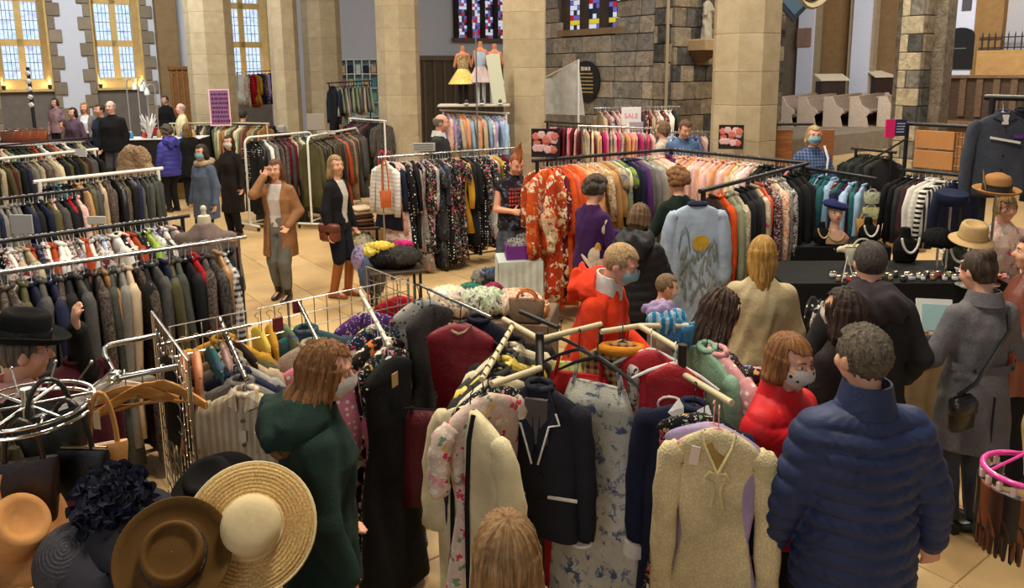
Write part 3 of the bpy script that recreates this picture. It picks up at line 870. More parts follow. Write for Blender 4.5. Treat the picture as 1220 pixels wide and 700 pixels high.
def person(label, px, py, h, yaw, vox=.016, lift=0.0, lean=0.0, head=(0, 0), arms=(None, None), top=None, bottom=None, shoes=None, hair=None,
           mask=None, skin=SKIN, stride=0.0, sex='f', hat_drop=0.0, seed=0, legs=True, group=None, face=True, fat=1.0, name='person'):
    k = h/1.75; top = top or {}; bottom = bottom or {}; hair = hair or {}
    yaw = math.radians(yaw)
    RL = rxy(-lean); hip = np.array((0, 0, .95*k))
    T = lambda p: hip + RL @ (np.array(p, float)*k-hip)
    Rh = RL @ np.array(rot('Z', math.radians(head[0]))) @ rxy(-math.radians(head[1]))
    neck0 = T((0, -.01, 1.48))
    HC = neck0 + Rh @ (np.array((0, .025, .155))*k)
    ht = HC + Rh @ (np.array((0, -.01, .115))*k)
    # base so that the crown falls on the pixel
    w = P(px, py, ht[2]+lift)
    ca, sa = math.cos(yaw), math.sin(yaw)
    base = Vector((w.x-(ca*ht[0]-sa*ht[1]), w.y-(sa*ht[0]+ca*ht[1]), lift))
    root = empty(name, base, yaw); tag(root, label, 'person', group)
    fem = sex == 'f'; sw = (.152 if fem else .174)
    # ---- arms
    hands = []; joints = []
    for i, sd in ((0, -1), (1, 1)):          # 0 = own left (-x), 1 = own right (+x)
        S = T((sd*sw, 0, 1.375)); a = arms[i]
        if a is None: a = (sd*.26, .06, .82)
        elif a == 'front': a = (sd*.10, .30, 1.02)
        elif a == 'reach': a = (sd*.12, .50, 1.08)
        elif a == 'pocket': a = (sd*.24, .10, .92)
        tgt = np.array(a, float)*k if a is not arms[i] or True else a
        E, Wr = ik(S, tgt, .285*k, .25*k, (sd*.4, .05, -1.3) if tgt[2] > 1.25*k else (sd*.6, -.9, -.35))
        joints.append((S, E, Wr)); fd = (Wr-E)/np.linalg.norm(Wr-E)
        hands.append((Wr, fd, sd))
    # ---- body: one surface
    allp = [T((0, 0, 1.78))+.1, HC+.16*k, HC-.16*k] + [j for q in joints for j in q] + [w_[0]+w_[1]*.2 for w_ in hands]
    lo = np.min(allp, 0)-.12; hi = np.max(allp, 0)+.12
    lo = np.minimum(lo, (-.3*k, -.3*k, -.02)); hi = np.maximum(hi, (.3*k, .3*k, 1.0*k))
    if not legs: lo[2] = .62*k
    B = SDF(lo, hi, vox)
    kk = .025
    sy = stride*k
    ank = [np.array((-.085*k, sy, .085*k)), np.array((.085*k, -sy, .085*k))]
    hipj = [np.array((-.085*k, 0, .91*k)), np.array((.085*k, 0, .91*k))]
    kne = []
    for i in (0, 1):
        kn, an = ik(hipj[i], ank[i], .42*k, .415*k, (0, 1, 0)); kne.append(kn)
        B.cap(hipj[i], kn, .083*k, .056*k, kk); B.cap(kn, an, .055*k, .036*k, kk)
        B.cap(an-np.array((0, .03, .03))*k, an+np.array((0, .13, -.055))*k, .032*k, .024*k, .02)
    M_ = (RL, hip-RL @ hip)
    z_ = lambda v: v*k
    wst = .128 if fem else .145
    B.loft([(z_(.86), .12*k, .09*k, 0), (z_(.95), .165*k, .112*k, 0), (z_(1.10), wst*k, .09*k, 0), (z_(1.28), .158*k, .112*k, .005*k), (z_(1.36), .135*k, .085*k, 0), (z_(1.43), .085*k, .06*k, -.005*k), (z_(1.49), .06*k, .055*k, -.01*k)], .03, M_)
    for (S, E, Wr), (w0, fd, sd) in zip(joints, hands):
        B.cap(S-np.array((0, 0, .012))*k, E, .044*k, .039*k, .02); B.cap(E, Wr, .04*k, .027*k, .015)
        side = np.cross(fd, (0, 1, 0.2)); side /= max(np.linalg.norm(side), 1e-6); pn = np.cross(side, fd)
        rf = max(.0095*k, vox*.62)
        pc = Wr+fd*.045*k
        R_ = np.stack([side, pn, fd], 1)
        B.ell(pc, (.041*k, max(.017*k, vox), .052*k), .012, R_)
        for q, (of, ln) in enumerate(((-.031, .058), (-.0105, .070), (.0105, .074), (.031, .066))):
            r0 = pc+side*of*k+fd*.034*k; m1 = r0+(fd*.8+pn*.28)*ln*.55*k; m2 = m1+(fd*.55+pn*.75)*ln*.5*k
            B.cap(r0, m1, rf, rf, .003); B.cap(m1, m2, rf, rf*.85, .003)
        t0 = Wr+fd*.02*k-side*sd*.03*k; t1 = t0+(fd*.6-side*sd*.75+pn*.3)*.04*k; t2 = t1+(fd*.9-side*sd*.1+pn*.3)*.03*k
        B.cap(t0, t1, rf*1.15, rf*1.05, .006); B.cap(t1, t2, rf*1.05, rf*.85, .003)
    hp = lambda p: HC+Rh @ (np.array(p)*k)
    B.cap(neck0-np.array((0, 0, .03*k)), hp((0, -.02, -.06)), .056*k, .052*k, .02)
    B.ell(hp((0, -.008, .016)), (.075*k, .094*k, .097*k), .02, Rh)
    B.ell(hp((0, .022, -.050)), (.058*k, .066*k, .060*k), .035, Rh)
    B.cap(hp((0, .055, -.093)), hp((0, .05, -.088)), .026*k, .024*k, .02)
    B.cap(hp((0, .089, .004)), hp((0, .106, -.026)), .009*k, .014*k, .008)
    for sd in (-1, 1):
        B.ell(hp((sd*.078, -.008, -.012)), (.012*k, .022*k, .033*k), .008, Rh)
        B.cap(hp((sd*.016, .081, .026)), hp((sd*.045, .071, .027)), .009*k, .008*k, .012)
        B.ell(hp((sd*.042, .060, -.030)), (.024*k, .024*k, .022*k), .02, Rh)
        B.cap(hp((sd*.012, .084, -.060)), hp((0, .086, -.060)), .007*k, .008*k, .006)
    lipc = hp((0, .092, -.061))
    def matf(c):
        q = (c-HC) @ Rh/k
        lip = (np.abs(q[:,0]) < .026) & (np.abs(q[:,2]+.060) < .011) & (q[:,1] > .06)
        return lip.astype(int)
    body = mk('body', B.mesh('body', [omat('skin'), LIPM], matf=matf), root, skin)
    HM = Matrix.Translation(Vector(HC)) @ Matrix(Rh.tolist()).to_4x4() @ Matrix.Scale(k, 4)
    def hobj(m, nm, mats, color=None):
        o = m.obj(nm, mats, root, True, color) if isinstance(m, MB) else mk(nm, m, root, color)
        o.matrix_local = HM; return o
    if face:
        for sd in (-1, 1):
            m = MB(); m.mi = 0; m.ell((sd*.031, .0765, .004), (.0135, .009, .0075), 8, 6); m.mi = 1; m.ell((sd*.031, .0825, .004), (.0066, .005, .0066), 6, 4)
            hobj(m, 'eye', [EYEM, IRISM])
            m = MB(); m.tube([(sd*.014, .090, .024), (sd*.030, .089, .030), (sd*.048, .077, .024)], [.0035, .004, .002], 4)
            hobj(m, 'eyebrow', omat('hair'), [c_*.5 for c_ in hair.get('color', (.1,.07,.05))])
    # ---- hair
    st = hair.get('style'); hcol = hair.get('color', srgb(80, 54, 36)); hv = max(vox*.62, .0055)
    if st and st != 'none':
        L = hair.get('len', .0)
        G = SDF((-.22, -.26, -.30-L), (.22, .2, .34), hv)
        G.ell((0, -.012, .020), (.086, .107, .105), 0)
        fz, fw = hair.get('fringe', .062), .070
        if st == 'mohawk':
            G = SDF((-.2, -.24, -.2), (.2, .2, .42), hv)
            G.ell((0, -.012, .017), (.079, .099, .100), 0)
            for q in range(7):
                aa = -.75+q*.3; c_ = np.array((0, .10*math.sin(-aa)*-1*-1, .09+.02)); y0 = .075-.028*q; zb = .085 if 0 < q < 6 else .07
                tip = np.array((0, y0*1.1, .30-.04*abs(q-2)))
                G.cap((0, y0, zb), tip, .02, .006, .01)
        if st == 'curly':
            rs = np.random.RandomState(seed+3)
            for q in range(90):
                th = rs.rand()*6.28; ph = rs.uniform(-.5, 1.5)
                d = np.array((math.cos(th)*math.cos(ph), math.sin(th)*math.cos(ph), math.sin(ph)))
                if d[1] > .45 and d[2] < .55: continue
                G.ell(np.array((0, -.012, .02))+d*np.array((.092, .108, .108)), (.026+rs.rand()*.012,)*3, .006)
        if st in ('long', 'bob'):
            wd = hair.get('wide', 1.0)
            dp_ = hair.get('deep', 1.0); G.loft([(-.115-L, .040*wd, .026*dp_, -.052*dp_), (-.06-L, .076*wd, .052*dp_, -.047*dp_), (-.05-L*.5, .102*wd, .080*dp_**.5, -.035*dp_), (-.06, .098, .095, -.022), (.02, .088, .106, -.012)], .02)
        if st == 'bun':
            G.ell((0, -.085, .085), (.045, .042, .04), .01); G.ell((0, -.05, -.06), (.055, .05, .05), .02)
        if st == 'ponytail':
            G.cap((0, -.10, .05), (0, -.14, -.02), .03, .032, .01); G.cap((0, -.14, -.02), (0, -.12, -.2-L), .032, .02, .01)
        X, Y, Z = G.full(); th = np.arctan2(Y+.012, X)
        amp = hair.get('rough', .004)
        rs = np.random.RandomState(seed)
        p1, p2, p3 = rs.rand(3)*6
        G.D += (amp*(np.sin(17*th+9*Z+p1+2*np.sin(11*Z+p2))*.6+np.sin(37*th+14*Z*np.sin(3*th+p3)+p2)*.5+np.sin(60*Z+8*th)*(.35 if st in ('curly', 'short') else .0))).astype(np.float32)
        fc = np.maximum(np.maximum(np.abs(X)-fw, .018-Y), Z-(fz+.35*(.09-Y)*(Y > .03)))       # face opening
        G.D = np.maximum(G.D, -fc)
        if st in ('short', 'curly', 'bun', 'mohawk', 'ponytail', 'thin'):
            zmin = np.where(Y < -.045, -.075, np.where(Y > .02, .01, -.075+.9*(Y+.045)))
            if st == 'ponytail': zmin = np.where(Y < -.085, -9, zmin)
            if st == 'curly': zmin = zmin-.04*hair.get('low', 1.0)
            G.D = np.maximum(G.D, (zmin-Z).astype(np.float32))
        if st == 'thin':      # balding: ring of hair only
            G.D = np.maximum(G.D, (Z-.055).astype(np.float32))
        G.D = G.D.astype(np.float32)
        hobj(G.mesh('hair', omat('curl' if st in ('curly', 'short') else 'hair')), 'hair', None, hcol)
    if mask:
        m = MB()
        def mf(u_, v_):
            a = (u_-.5)*math.radians(136); zz = -.098+v_*.102
            bul = .008*math.sin(PI*v_)+.010*math.exp(-(a*2.2)**2)*(v_ > .3)
            rx, ry = .071+bul, .098+bul
            edge = abs(u_-.5)*2
            zc = -.045; zz = zc+(zz-zc)*(1-.45*edge**2)
            tk = (1-.30*max(0, -.045-zz)/.06)
            return Vector((rx*math.sin(a)*(1.02 if edge > .7 else 1), (ry*math.cos(a)+.008)*tk + .002, zz+.004*math.sin(v_*18)*.0))
        m.grid(mf, 17, 9)
        for sd in (-1, 1):
            m.tube([(sd*.068, .042, -.02), (sd*.083, .0, .012), (sd*.086, -.02, .0)], .0022, 4)
            m.tube([(sd*.066, .045, -.07), (sd*.083, .0, -.05), (sd*.086, -.02, -.03)], .0022, 4)
        hobj(m, 'face_mask', mask[1] if isinstance(mask, tuple) and len(mask) == 2 else fab('plain'), mask[0] if len(mask) == 2 else mask)
    # ---- clothing
    nohem = False
    if top:
        ft = top.get('fat', 1.0)*fat; hem = top.get('hem', .80); q = top.get('quilt'); am = top.get('amp', .006)
        tv = top.get('vox', vox*1.1); sl_ = top.get('sleeve', 1.0)
        lo2 = np.min([j for q_ in joints for j in q_]+[T((-.3, -.3, 1.2))-.05], 0)-.14; hi2 = np.max([j for q_ in joints for j in q_]+[T((.3, .3, 1.5))], 0)+.16
        lo2 = np.minimum(lo2, (-.36*k, -.32*k, hem*k-.06)); hi2 = np.maximum(hi2, (.36*k, .34*k, 1.2*k))
        lo2[2] = min(lo2[2], hem*k-.05)
        C = SDF(lo2, hi2, tv)
        dsp = quilted(top['pitch'], .015*k, .0) if q else wrinkle(am, seed)
        fl_ = top.get('flare', 1.0)
        rg = []
        if hem < .62: rg += [(hem*k, .215*ft*k*fl_, .175*ft*k*fl_, 0), (.80*k, .205*ft*k, .165*ft*k, 0)]
        elif hem < .93: rg += [(hem*k, .200*ft*k*fl_, .158*ft*k*fl_, 0)]
        wz = 1.08
        rg += [(.95*k, .195*ft*k, .150*ft*k, 0), (wz*k, (.168 if fem else .182)*ft*k, .135*ft*k, .0), (1.27*k, (.186 if fem else .205)*ft*k, (.148 if fem else .142)*ft*k, .008*k),
               (1.36*k, (.178 if fem else .200)*ft**.5*k, .122*ft**.5*k, 0), (1.42*k, (.145 if fem else .165)*k, .095*k, -.005*k), (1.465*k, .098*k, .08*k, -.01*k), (1.495*k, .07*k, .066*k, -.01*k)]
        if hem >= .93: rg = [(hem*k, .19*ft*k, .145*ft*k, 0)]+[r_ for r_ in rg if r_[0] > hem*k+.02]
        C.loft(rg, .02, M_, disp=dsp)
        for (S, E, Wr), (w0, fd, sd) in zip(joints, hands):
            if sl_ <= 0: C.cap(S, S*.85+E*.15, .056*k, .05*k, .03); continue
            sr = top.get('sr', 1.0)*ft**.5
            end = Wr-fd*.005 if sl_ >= 1 else E*(1-(sl_-.5)*2)+Wr*((sl_-.5)*2) if sl_ > .5 else S+(E-S)*sl_*2
            if sl_ > .5:
                if q:
                    C.cap(S, E, .074*k*sr, .066*k*sr, .03, round(.285*k/top['pitch']), .013*k); C.cap(E, end, .066*k*sr, .052*k*sr, .012, round(.25*k/top['pitch']), .013*k)
                else:
                    C.cap(S, E, .066*k*sr, .060*k*sr, .03); C.cap(E, end, .062*k*sr, .048*k*sr*top.get('cuff', 1.0), .02)
            else: C.cap(S, end, .068*k*sr, .064*k*sr, .03)
        if not q:
            X, Y, Z = C.full(); C.D += wrinkle(am*.6, seed+1)(X, Y, Z).astype(np.float32)
        if top.get('open'):
            ow = top['open']
            n0 = T((0, .2, 1.0)); C.cutbox((-ow, .01, hem*k-.1), (ow, .4, 1.50*k))
        mats = top.get('mat') or fab(top.get('fab', 'quilt' if q else 'plain'))
        jk = mk(top.get('name', 'jacket'), C.mesh('jacket', mats), root, top.get('color', (.02,.02,.02)))
        # collar
        cc = top.get('collar')
        if cc:
            m = MB(); hgt = cc.get('h', .06)
            R0 = []
            for (z, r_) in ((-.03, .100), (hgt*.5, .086), (hgt, .078), (hgt, .070), (-.01, .068)):
                ring = []
                for j in range(20):
                    a = 2*PI*j/20; y_ = math.sin(a)*r_*1.08-.012; x_ = math.cos(a)*r_*1.08
                    zz = 1.475+z-(.03 if math.sin(a) > .6 else 0)
                    ring.append(Vector(T((x_, y_, zz))))
                R0.append(ring)
            m.rings(R0)
            m.obj('collar', cc.get('mat') or mats, root, True, cc.get('color', top.get('color')))
        if top.get('hood') is not None:
            hc = top['hood']; G = SDF(T((-.24, -.36, 1.36))-.16, T((.24, .16, 1.62))+.16, max(vox*.9, .009))
            G.loft([(1.375*k, .150*k, .105*k, -.075*k), (1.42*k, .176*k, .135*k, -.065*k), (1.47*k, .165*k, .135*k, -.058*k), (1.515*k, .130*k, .118*k, -.045*k), (1.545*k, .105*k, .10*k, -.03*k)], .03, M_)
            G.ell(T((0, -.19, 1.41)), (.115*k, .035*k, .095*k), .04)
            X, Y, Z = G.full(); G.D = np.maximum(G.D, (Y-.055*k-.35*np.maximum(0, 1.47*k-Z)-.25*np.abs(X)).astype(np.float32))
            X, Y, Z = G.full(); G.D += (wrinkle(.008, seed+9)(X, Y, Z)+.006*np.sin(55*X+20*Z)*np.sin(40*Z+9*X)).astype(np.float32)
            mk('hood', G.mesh('hood', hc.get('mat') or mats), root, hc.get('color', top.get('color')))
        if top.get('fur'):
            fc = top['fur']; G = SDF(T((-.26, -.26, 1.36))-.1, T((.26, .22, 1.60))+.1, max(vox*.8, .009))
            for q_ in range(17):
                a = 2*PI*q_/17+.3
                G.ell(T((.118*math.cos(a), .105*math.sin(a)-.02, 1.475-.02*math.sin(a))), (.042*k,)*3, .012)
            X, Y, Z = G.full(); G.D += (.010*np.sin(140*X+3*np.sin(90*Z))*np.sin(130*Y+60*Z)).astype(np.float32)
            mk('fur_trim', G.mesh('fur_trim', fab('fur')), root, fc)
        if top.get('inner'):
            ic = top['inner']; C2 = SDF((-.3*k, -.3*k, .8*k), (.3*k, .35*k, 1.55*k), tv)
            C2.loft([(.93*k, .172*k, .126*k, 0), (1.08*k, .145*k, .112*k, 0), (1.27*k, .165*k, .128*k, .008*k), (1.38*k, .15*k, .100*k, 0), (1.45*k, .09*k, .08*k, 0)], .02, M_, disp=wrinkle(.004, seed+4))
            mk('shirt', C2.mesh('shirt', fab(ic[1]) if len(ic) == 2 else fab('plain')), root, ic[0] if len(ic) == 2 else ic)
    if bottom and legs:
        bt = bottom.get('type', 'trousers'); bc = bottom.get('color', (.02,.02,.025))
        wd = bottom.get('wide', 1.0)
        G = SDF((-.34*k, -.5*k, .0), (.34*k, .5*k, 1.12*k), max(vox*1.15, .012))
        if bt == 'trousers':
            zb = bottom.get('hem', .0)
            for i in (0, 1):
                G.cap(hipj[i], kne[i], .100*k, .076*k*wd, .03); e_ = ank[i]+(kne[i]-ank[i])*zb
                G.cap(kne[i], e_, .074*k*wd, .058*k*wd, .02)
            G.loft([(.84*k, .165*k, .115*k, 0), (.95*k, .178*k, .128*k, 0), (1.05*k, .158*k, .115*k, 0)], .03)
        else:
            zb = bottom.get('hem', .45)
            G.loft([(zb*k, .235*k*wd, .2*k*wd, 0), (.80*k, .195*k, .15*k, 0), (.95*k, .178*k, .128*k, 0), (1.05*k, .155*k, .112*k, 0)], .02, disp=wrinkle(.012, seed+2))
        X, Y, Z = G.full(); G.D += wrinkle(.005, seed+6)(X, Y, Z).astype(np.float32)
        mk('trousers' if bt == 'trousers' else 'skirt', G.mesh('trousers', fab(bottom.get('fab', 'plain'))), root, bc)
    if shoes and legs:
        for i in (0, 1):
            x_, y_ = ank[i][0], ank[i][1]; m = MB(); R0 = []
            for (yy, hw_, hh) in ((-.075, .026, .07), (-.055, .036, .085), (.0, .038, .085), (.06, .040, .070), (.12, .044, .055), (.165, .038, .042), (.185, .018, .03)):
                ring = [Vector((x_+hw_*k*math.copysign(abs(math.cos(a))**.6, math.cos(a)), y_+yy*k, max(.0, hh*.5*k+hh*.5*k*math.copysign(abs(math.sin(a))**.6, math.sin(a))))) for a in [2*PI*j/10 for j in range(10)]]
                R0.append(ring)
            m.rings(R0, True, True)
            tall = shoes.get('tall', .12)
            kn = kne[i]; an = ank[i]
            up = an+(kn-an)*min(1, max(0, (tall-.08)/.38))
            m.tube([Vector(an)+Vector((0, -.005, -.03)), Vector(an), Vector((an+up)/2), Vector(up)], [.048*k, .05*k, (.058 if tall > .25 else .052)*k, (.066 if tall > .25 else .055)*k], 12)
            m.obj('boot' if tall > .15 else 'shoe', fab('leather'), root, True, shoes.get('color', (.015,.013,.012)))
    return dict(root=root, T=T, HM=HM, HC=HC, Rh=Rh, k=k, joints=joints, hands=hands, hobj=hobj, ank=ank)
t = NT('lips'); t.base(srgb(196, 128, 112)); t.set(.45); LIPM = t.m
t = NT('eye_white'); t.base(srgb(226, 220, 212)); t.set(.25); EYEM = t.m
t = NT('iris'); t.base(srgb(46, 34, 28)); t.set(.15); IRISM = t.m

# ---- hats
def hat(name, label, M, prof, col, mat='felt', band=None, group=None, wob=None, n=36, bandz=(.0, .04), parent=None):
    m = MB(); m.lathe(prof, n, wob=wob, cap1=False)
    e = empty(name); e.matrix_world = M if parent is None else M
    if parent is not None:
        e.parent = parent
        e.matrix_local = M
    else: tag(e, label, 'hat', group)
    m.obj('crown_and_brim', omat(mat), e, 'all', col)
    if band:
        b = MB(); b.lathe([(band[1]+.002, bandz[0]), (band[1]+.006, bandz[0]), (band[2]+.006, bandz[1]), (band[2], bandz[1])], n, wob=wob)
        b.obj('hat_band', fab('satin'), e, True, band[0])
    return e
def brim_hat(R=.17, r=.088, ch=.11, dip=.012, curl=.012, pinch=0.0, th=.004):
    """profile: underside of brim inwards, over the edge, up the crown to the top"""
    p = [(r*.97, -.004), (R*.8, -.006), (R, curl-th), (R+.003, curl), (R-.003, curl+th)]
    p += [(R*.82, .004), (r*1.10, .004), (r*1.02, .012), (r, .03), (r*.98, ch*.6), (r*.93, ch*.86), (r*.82, ch), (r*.6, ch*1.02-dip*.3), (r*.35, ch-dip), (.001, ch-dip)]
    return p
# ================================================================== PEOPLE
BLK = srgb(20, 20, 22); NAVY = srgb(30, 38, 66); DENIM = srgb(58, 74, 104); JEAN = srgb(34, 40, 56)
MASKB = srgb(150, 190, 205); MASKW = srgb(214, 212, 204)
DK = dict(type='trousers', color=BLK); JN = dict(type='trousers', color=JEAN, fab='denim'); SH = dict(color=BLK)
BROWNH = srgb(74, 50, 34); DARKH = srgb(34, 24, 20); BLONDE = srgb(196, 164, 112); GREYH = srgb(140, 130, 116); AUBURN = srgb(150, 92, 46)
def coatd(c, hem=.8, **kw): return dict(color=c, hem=hem, **kw)

# --- foreground
puf = person('person in a navy quilted puffer jacket with short greying hair seen from behind', 1030, 388, 1.765, 2, .010, sex='m', legs=True,
    head=(12, 4), arms=((-.30, .08, .84), (.34, .04, .80)), seed=2, fat=1.08,
    top=coatd(srgb(42, 54, 88), .74, quilt=True, pitch=.064, vox=.0078, sr=1.10, collar=dict(h=.078)), bottom=DK, shoes=SH,
    hair=dict(style='short', color=srgb(104, 94, 80), rough=.005))
red = person('person in a bright red padded jacket wearing a patterned cloth face mask', 944, 399, 1.62, -142, .010, head=(-6, 6), seed=3, arms=((-.21, .02, .84), (.15, .14, .95)),
    top=coatd(srgb(206, 28, 34), .80, quilt=True, pitch=.085, vox=.009, fat=1.02, sr=1.1, collar=dict(h=.05)), bottom=DK, shoes=SH,
    hair=dict(style='bob', color=srgb(166, 112, 58), len=.07, fringe=.052), mask=(srgb(212, 200, 186), fab('animal')))
grn = person('person with long auburn hair in a dark green hooded raincoat', 392, 407, 1.69, -74, .010, head=(-4, 10), seed=4, lean=.03,
    arms=((-.24, .12, .86), (.22, .10, .84)),
    top=coatd(srgb(30, 52, 44), .70, amp=.010, vox=.0095, fat=1.02, hood=dict(), collar=dict(h=.05)), bottom=DK, shoes=SH,
    hair=dict(style='long', color=srgb(158, 108, 58), len=.25, rough=.007, wide=1.25, deep=2.1), mask=MASKW)
bln = person('person with long straight blonde hair and a beige fur collar seen from behind', 603, 615, 1.62, 6, .011, seed=5,
    top=coatd(srgb(150, 126, 98), .8, fur=srgb(206, 176, 136), vox=.013), bottom=DK, shoes=SH,
    hair=dict(style='long', color=srgb(176, 138, 88), len=.16, rough=.004))
htm = person('person in a black trilby hat and black jacket raising a hand to the brim', 28, 388, 1.66, -50, .010, sex='m', seed=6, head=(-8, 8),
    arms=((-.05, .255, 1.66), (.26, .06, .84)),
    top=coatd(srgb(22, 24, 24), .78, vox=.012, collar=dict(h=.05, color=srgb(226, 170, 160), mat=fab('plain'))), bottom=DK, shoes=SH,
    hair=dict(style='thin', color=srgb(120, 112, 104)))
hp_ = brim_hat(.165, .094, .125, .03, .022)
hh = hat('trilby_hat', '', htm['HM'] @ Matrix.Translation((0, -.012, .058)) @ Matrix.Rotation(-.10, 4, 'X'), hp_, srgb(24, 24, 24), 'felt', (srgb(12, 12, 12), .094, .091), bandz=(.012, .048),
    wob=lambda r, z, a: (r*(1+.13*abs(math.sin(a))**2), z+(.022*(r/.165)**2*abs(math.cos(a))**2 if r > .11 else 0)), parent=htm['root'])
gry = person('person in a long grey wool coat with a half belt and shoulder bag strap', 1163, 299, 1.67, 6, .012, head=(14, 14), seed=7,
    arms=((-.24, .22, .98), (.26, .16, .90)), top=coatd(srgb(98, 96, 102), .56, fab='tweed', vox=.011, flare=1.05, amp=.005, collar=dict(h=.05)), bottom=JN, shoes=SH,
    hair=dict(style='bun', color=srgb(64, 46, 34)))
prk = person('person in a charcoal hooded parka with a close cropped dark head', 1037, 288, 1.74, -8, .012, sex='m', seed=8, head=(0, 12),
    arms=((-.22, .26, 1.0), (.27, .14, .92)), top=coatd(srgb(40, 40, 42), .74, vox=.012, fat=1.12, amp=.009, hood=dict(color=srgb(52, 46, 50))), bottom=DK, shoes=SH,
    hair=dict(style='short', color=srgb(58, 52, 54), rough=.002))
wvy = person('person with long dark wavy hair standing behind the navy puffer jacket', 1008, 344, 1.62, 34, .013, seed=9,
    top=coatd(srgb(36, 30, 30), .8), bottom=DK, shoes=SH, hair=dict(style='long', color=srgb(52, 36, 28), len=.17, rough=.009, wide=1.12), mask=MASKW)
flr = person('person with long dark hair in a dark floral jacket reaching forward', 866, 346, 1.64, -62, .011, seed=10, lean=.14, head=(0, 16),
    arms=((-.05, .50, 1.16), (.20, .36, .98)), top=coatd(srgb(48, 30, 34), .70, fab='floral', vox=.012, sr=1.2), bottom=DK, shoes=SH,
    hair=dict(style='long', color=srgb(66, 42, 32), len=.22, rough=.010, wide=1.15), mask=None)
yel = person('person with long golden hair under a headband in a cream fleece jacket', 910, 281, 1.66, -14, .013, seed=11, head=(-6, 8),
    arms=((-.2, .3, 1.02), (.22, .2, .9)), top=coatd(srgb(206, 186, 140), .76, fab='tweed', fat=1.0, sr=1.1, amp=.009), bottom=DK, shoes=SH,
    hair=dict(style='long', color=srgb(206, 160, 72), len=.26, rough=.003, wide=.72))
m = MB(); m.lathe([(.094, -.012), (.099, .0), (.095, .014)], 24, wob=lambda r, z, a: (r*(1.0+.13*abs(math.sin(a))), z))
yel['hobj'](m, 'headband', fab('knit'), srgb(196, 160, 92))
org = person('person with cropped fair hair in an orange jacket and blue surgical mask', 748, 293, 1.72, -118, .010, sex='m', seed=12, lean=.26, head=(4, 8),
    arms=((-.16, .34, .98), (.16, .34, .98)), top=coatd(srgb(226, 62, 28), .78, amp=.010, hood=dict(color=srgb(226, 62, 28)), collar=dict(h=.07, color=srgb(226, 222, 214), mat=fab('dots'))),
    bottom=JN, shoes=SH, hair=dict(style='short', color=srgb(206, 170, 120), rough=.001), mask=MASKB, skin=srgb(232, 176, 148))
chd = person('child with grey brown hair and a white mask beside the pale blue robe', 797, 327, 1.28, -95, .012, seed=13, head=(0, 10),
    top=coatd(srgb(120, 104, 92), .8), bottom=DK, shoes=SH, hair=dict(style='short', color=srgb(146, 120, 92), rough=.003), mask=MASKW)
qlt = person('person with light brown hair in a black quilted hooded jacket', 764, 243, 1.64, -24, .014, seed=14, head=(-10, 14),
    arms=((-.2, .26, 1.0), (.2, .26, 1.0)), top=coatd(srgb(26, 27, 30), .78, quilt=True, pitch=.075, fat=1.08, hood=dict(color=srgb(26, 27, 30))), bottom=DK, shoes=SH,
    hair=dict(style='bob', color=srgb(126, 98, 66), len=.02, rough=.008))
pur = person('person with short dark curls in a purple jacket embroidered with cream flowers', 711, 212, 1.68, -52, .013, seed=15, head=(-8, 10),
    arms=((-.02, .42, 1.12), (.2, .24, .96)), top=coatd(srgb(60, 26, 78), .62, flare=1.12, fat=1.06), bottom=DK, shoes=SH, hair=dict(style='curly', color=srgb(70, 58, 48), low=.4))
crl = person('person with curly ginger brown hair and a dark green top at the pale blue robe', 806, 202, 1.70, 20, .014, seed=16, head=(10, 10),
    arms=((-.2, .3, 1.02), (.2, .2, .96)), top=coatd(srgb(26, 42, 36), .8), bottom=DK, shoes=SH, hair=dict(style='curly', color=srgb(150, 100, 54), low=1.4))
moh = person('person with an orange mohawk and a sleeveless black top beside the dress rail', 617, 184, 1.76, -162, .013, sex='m', seed=17, head=(4, 24), skin=srgb(226, 170, 140),
    arms=((-.06, .26, 1.12), (.10, .25, 1.10)), top=coatd(srgb(34, 26, 28), .86, sleeve=0, fab='print'), bottom=dict(type='skirt', color=srgb(58, 70, 74), fab='plaid', hem=.5), shoes=SH,
    hair=dict(style='mohawk', color=srgb(190, 104, 44), rough=.001))
# --- the two walkers in the open aisle
cam_w = person('person in an open camel coat and grey trousers with one hand at the face', 327, 190, 1.68, 172, .011, seed=18, head=(6, 6), stride=.06,
    arms=((-.19, .17, .96), (.105, .13, 1.545)), top=coatd(srgb(160, 104, 48), .56, open=.075, vox=.011, inner=(srgb(206, 198, 190), 'plain'), amp=.004, fab='tweed'),
    bottom=dict(type='trousers', color=srgb(112, 112, 106), hem=.25, wide=1.08), shoes=dict(color=BLK, tall=.22), hair=dict(style='long', color=srgb(116, 74, 44), len=.10))
bbt = person('person with long blonde hair in a black jacket and tall tan boots', 399, 185, 1.71, -108, .011, seed=19, head=(-24, 2), stride=.05,
    arms=((-.25, .08, .84), (.25, .03, .84)), top=coatd(srgb(22, 23, 28), .93, open=.07, inner=(srgb(216, 210, 196), 'plain'), vox=.012), bottom=dict(type='trousers', color=srgb(24, 26, 36), hem=.95),
    shoes=dict(color=srgb(164, 92, 40), tall=.46), hair=dict(style='long', color=srgb(190, 160, 112), len=.16))
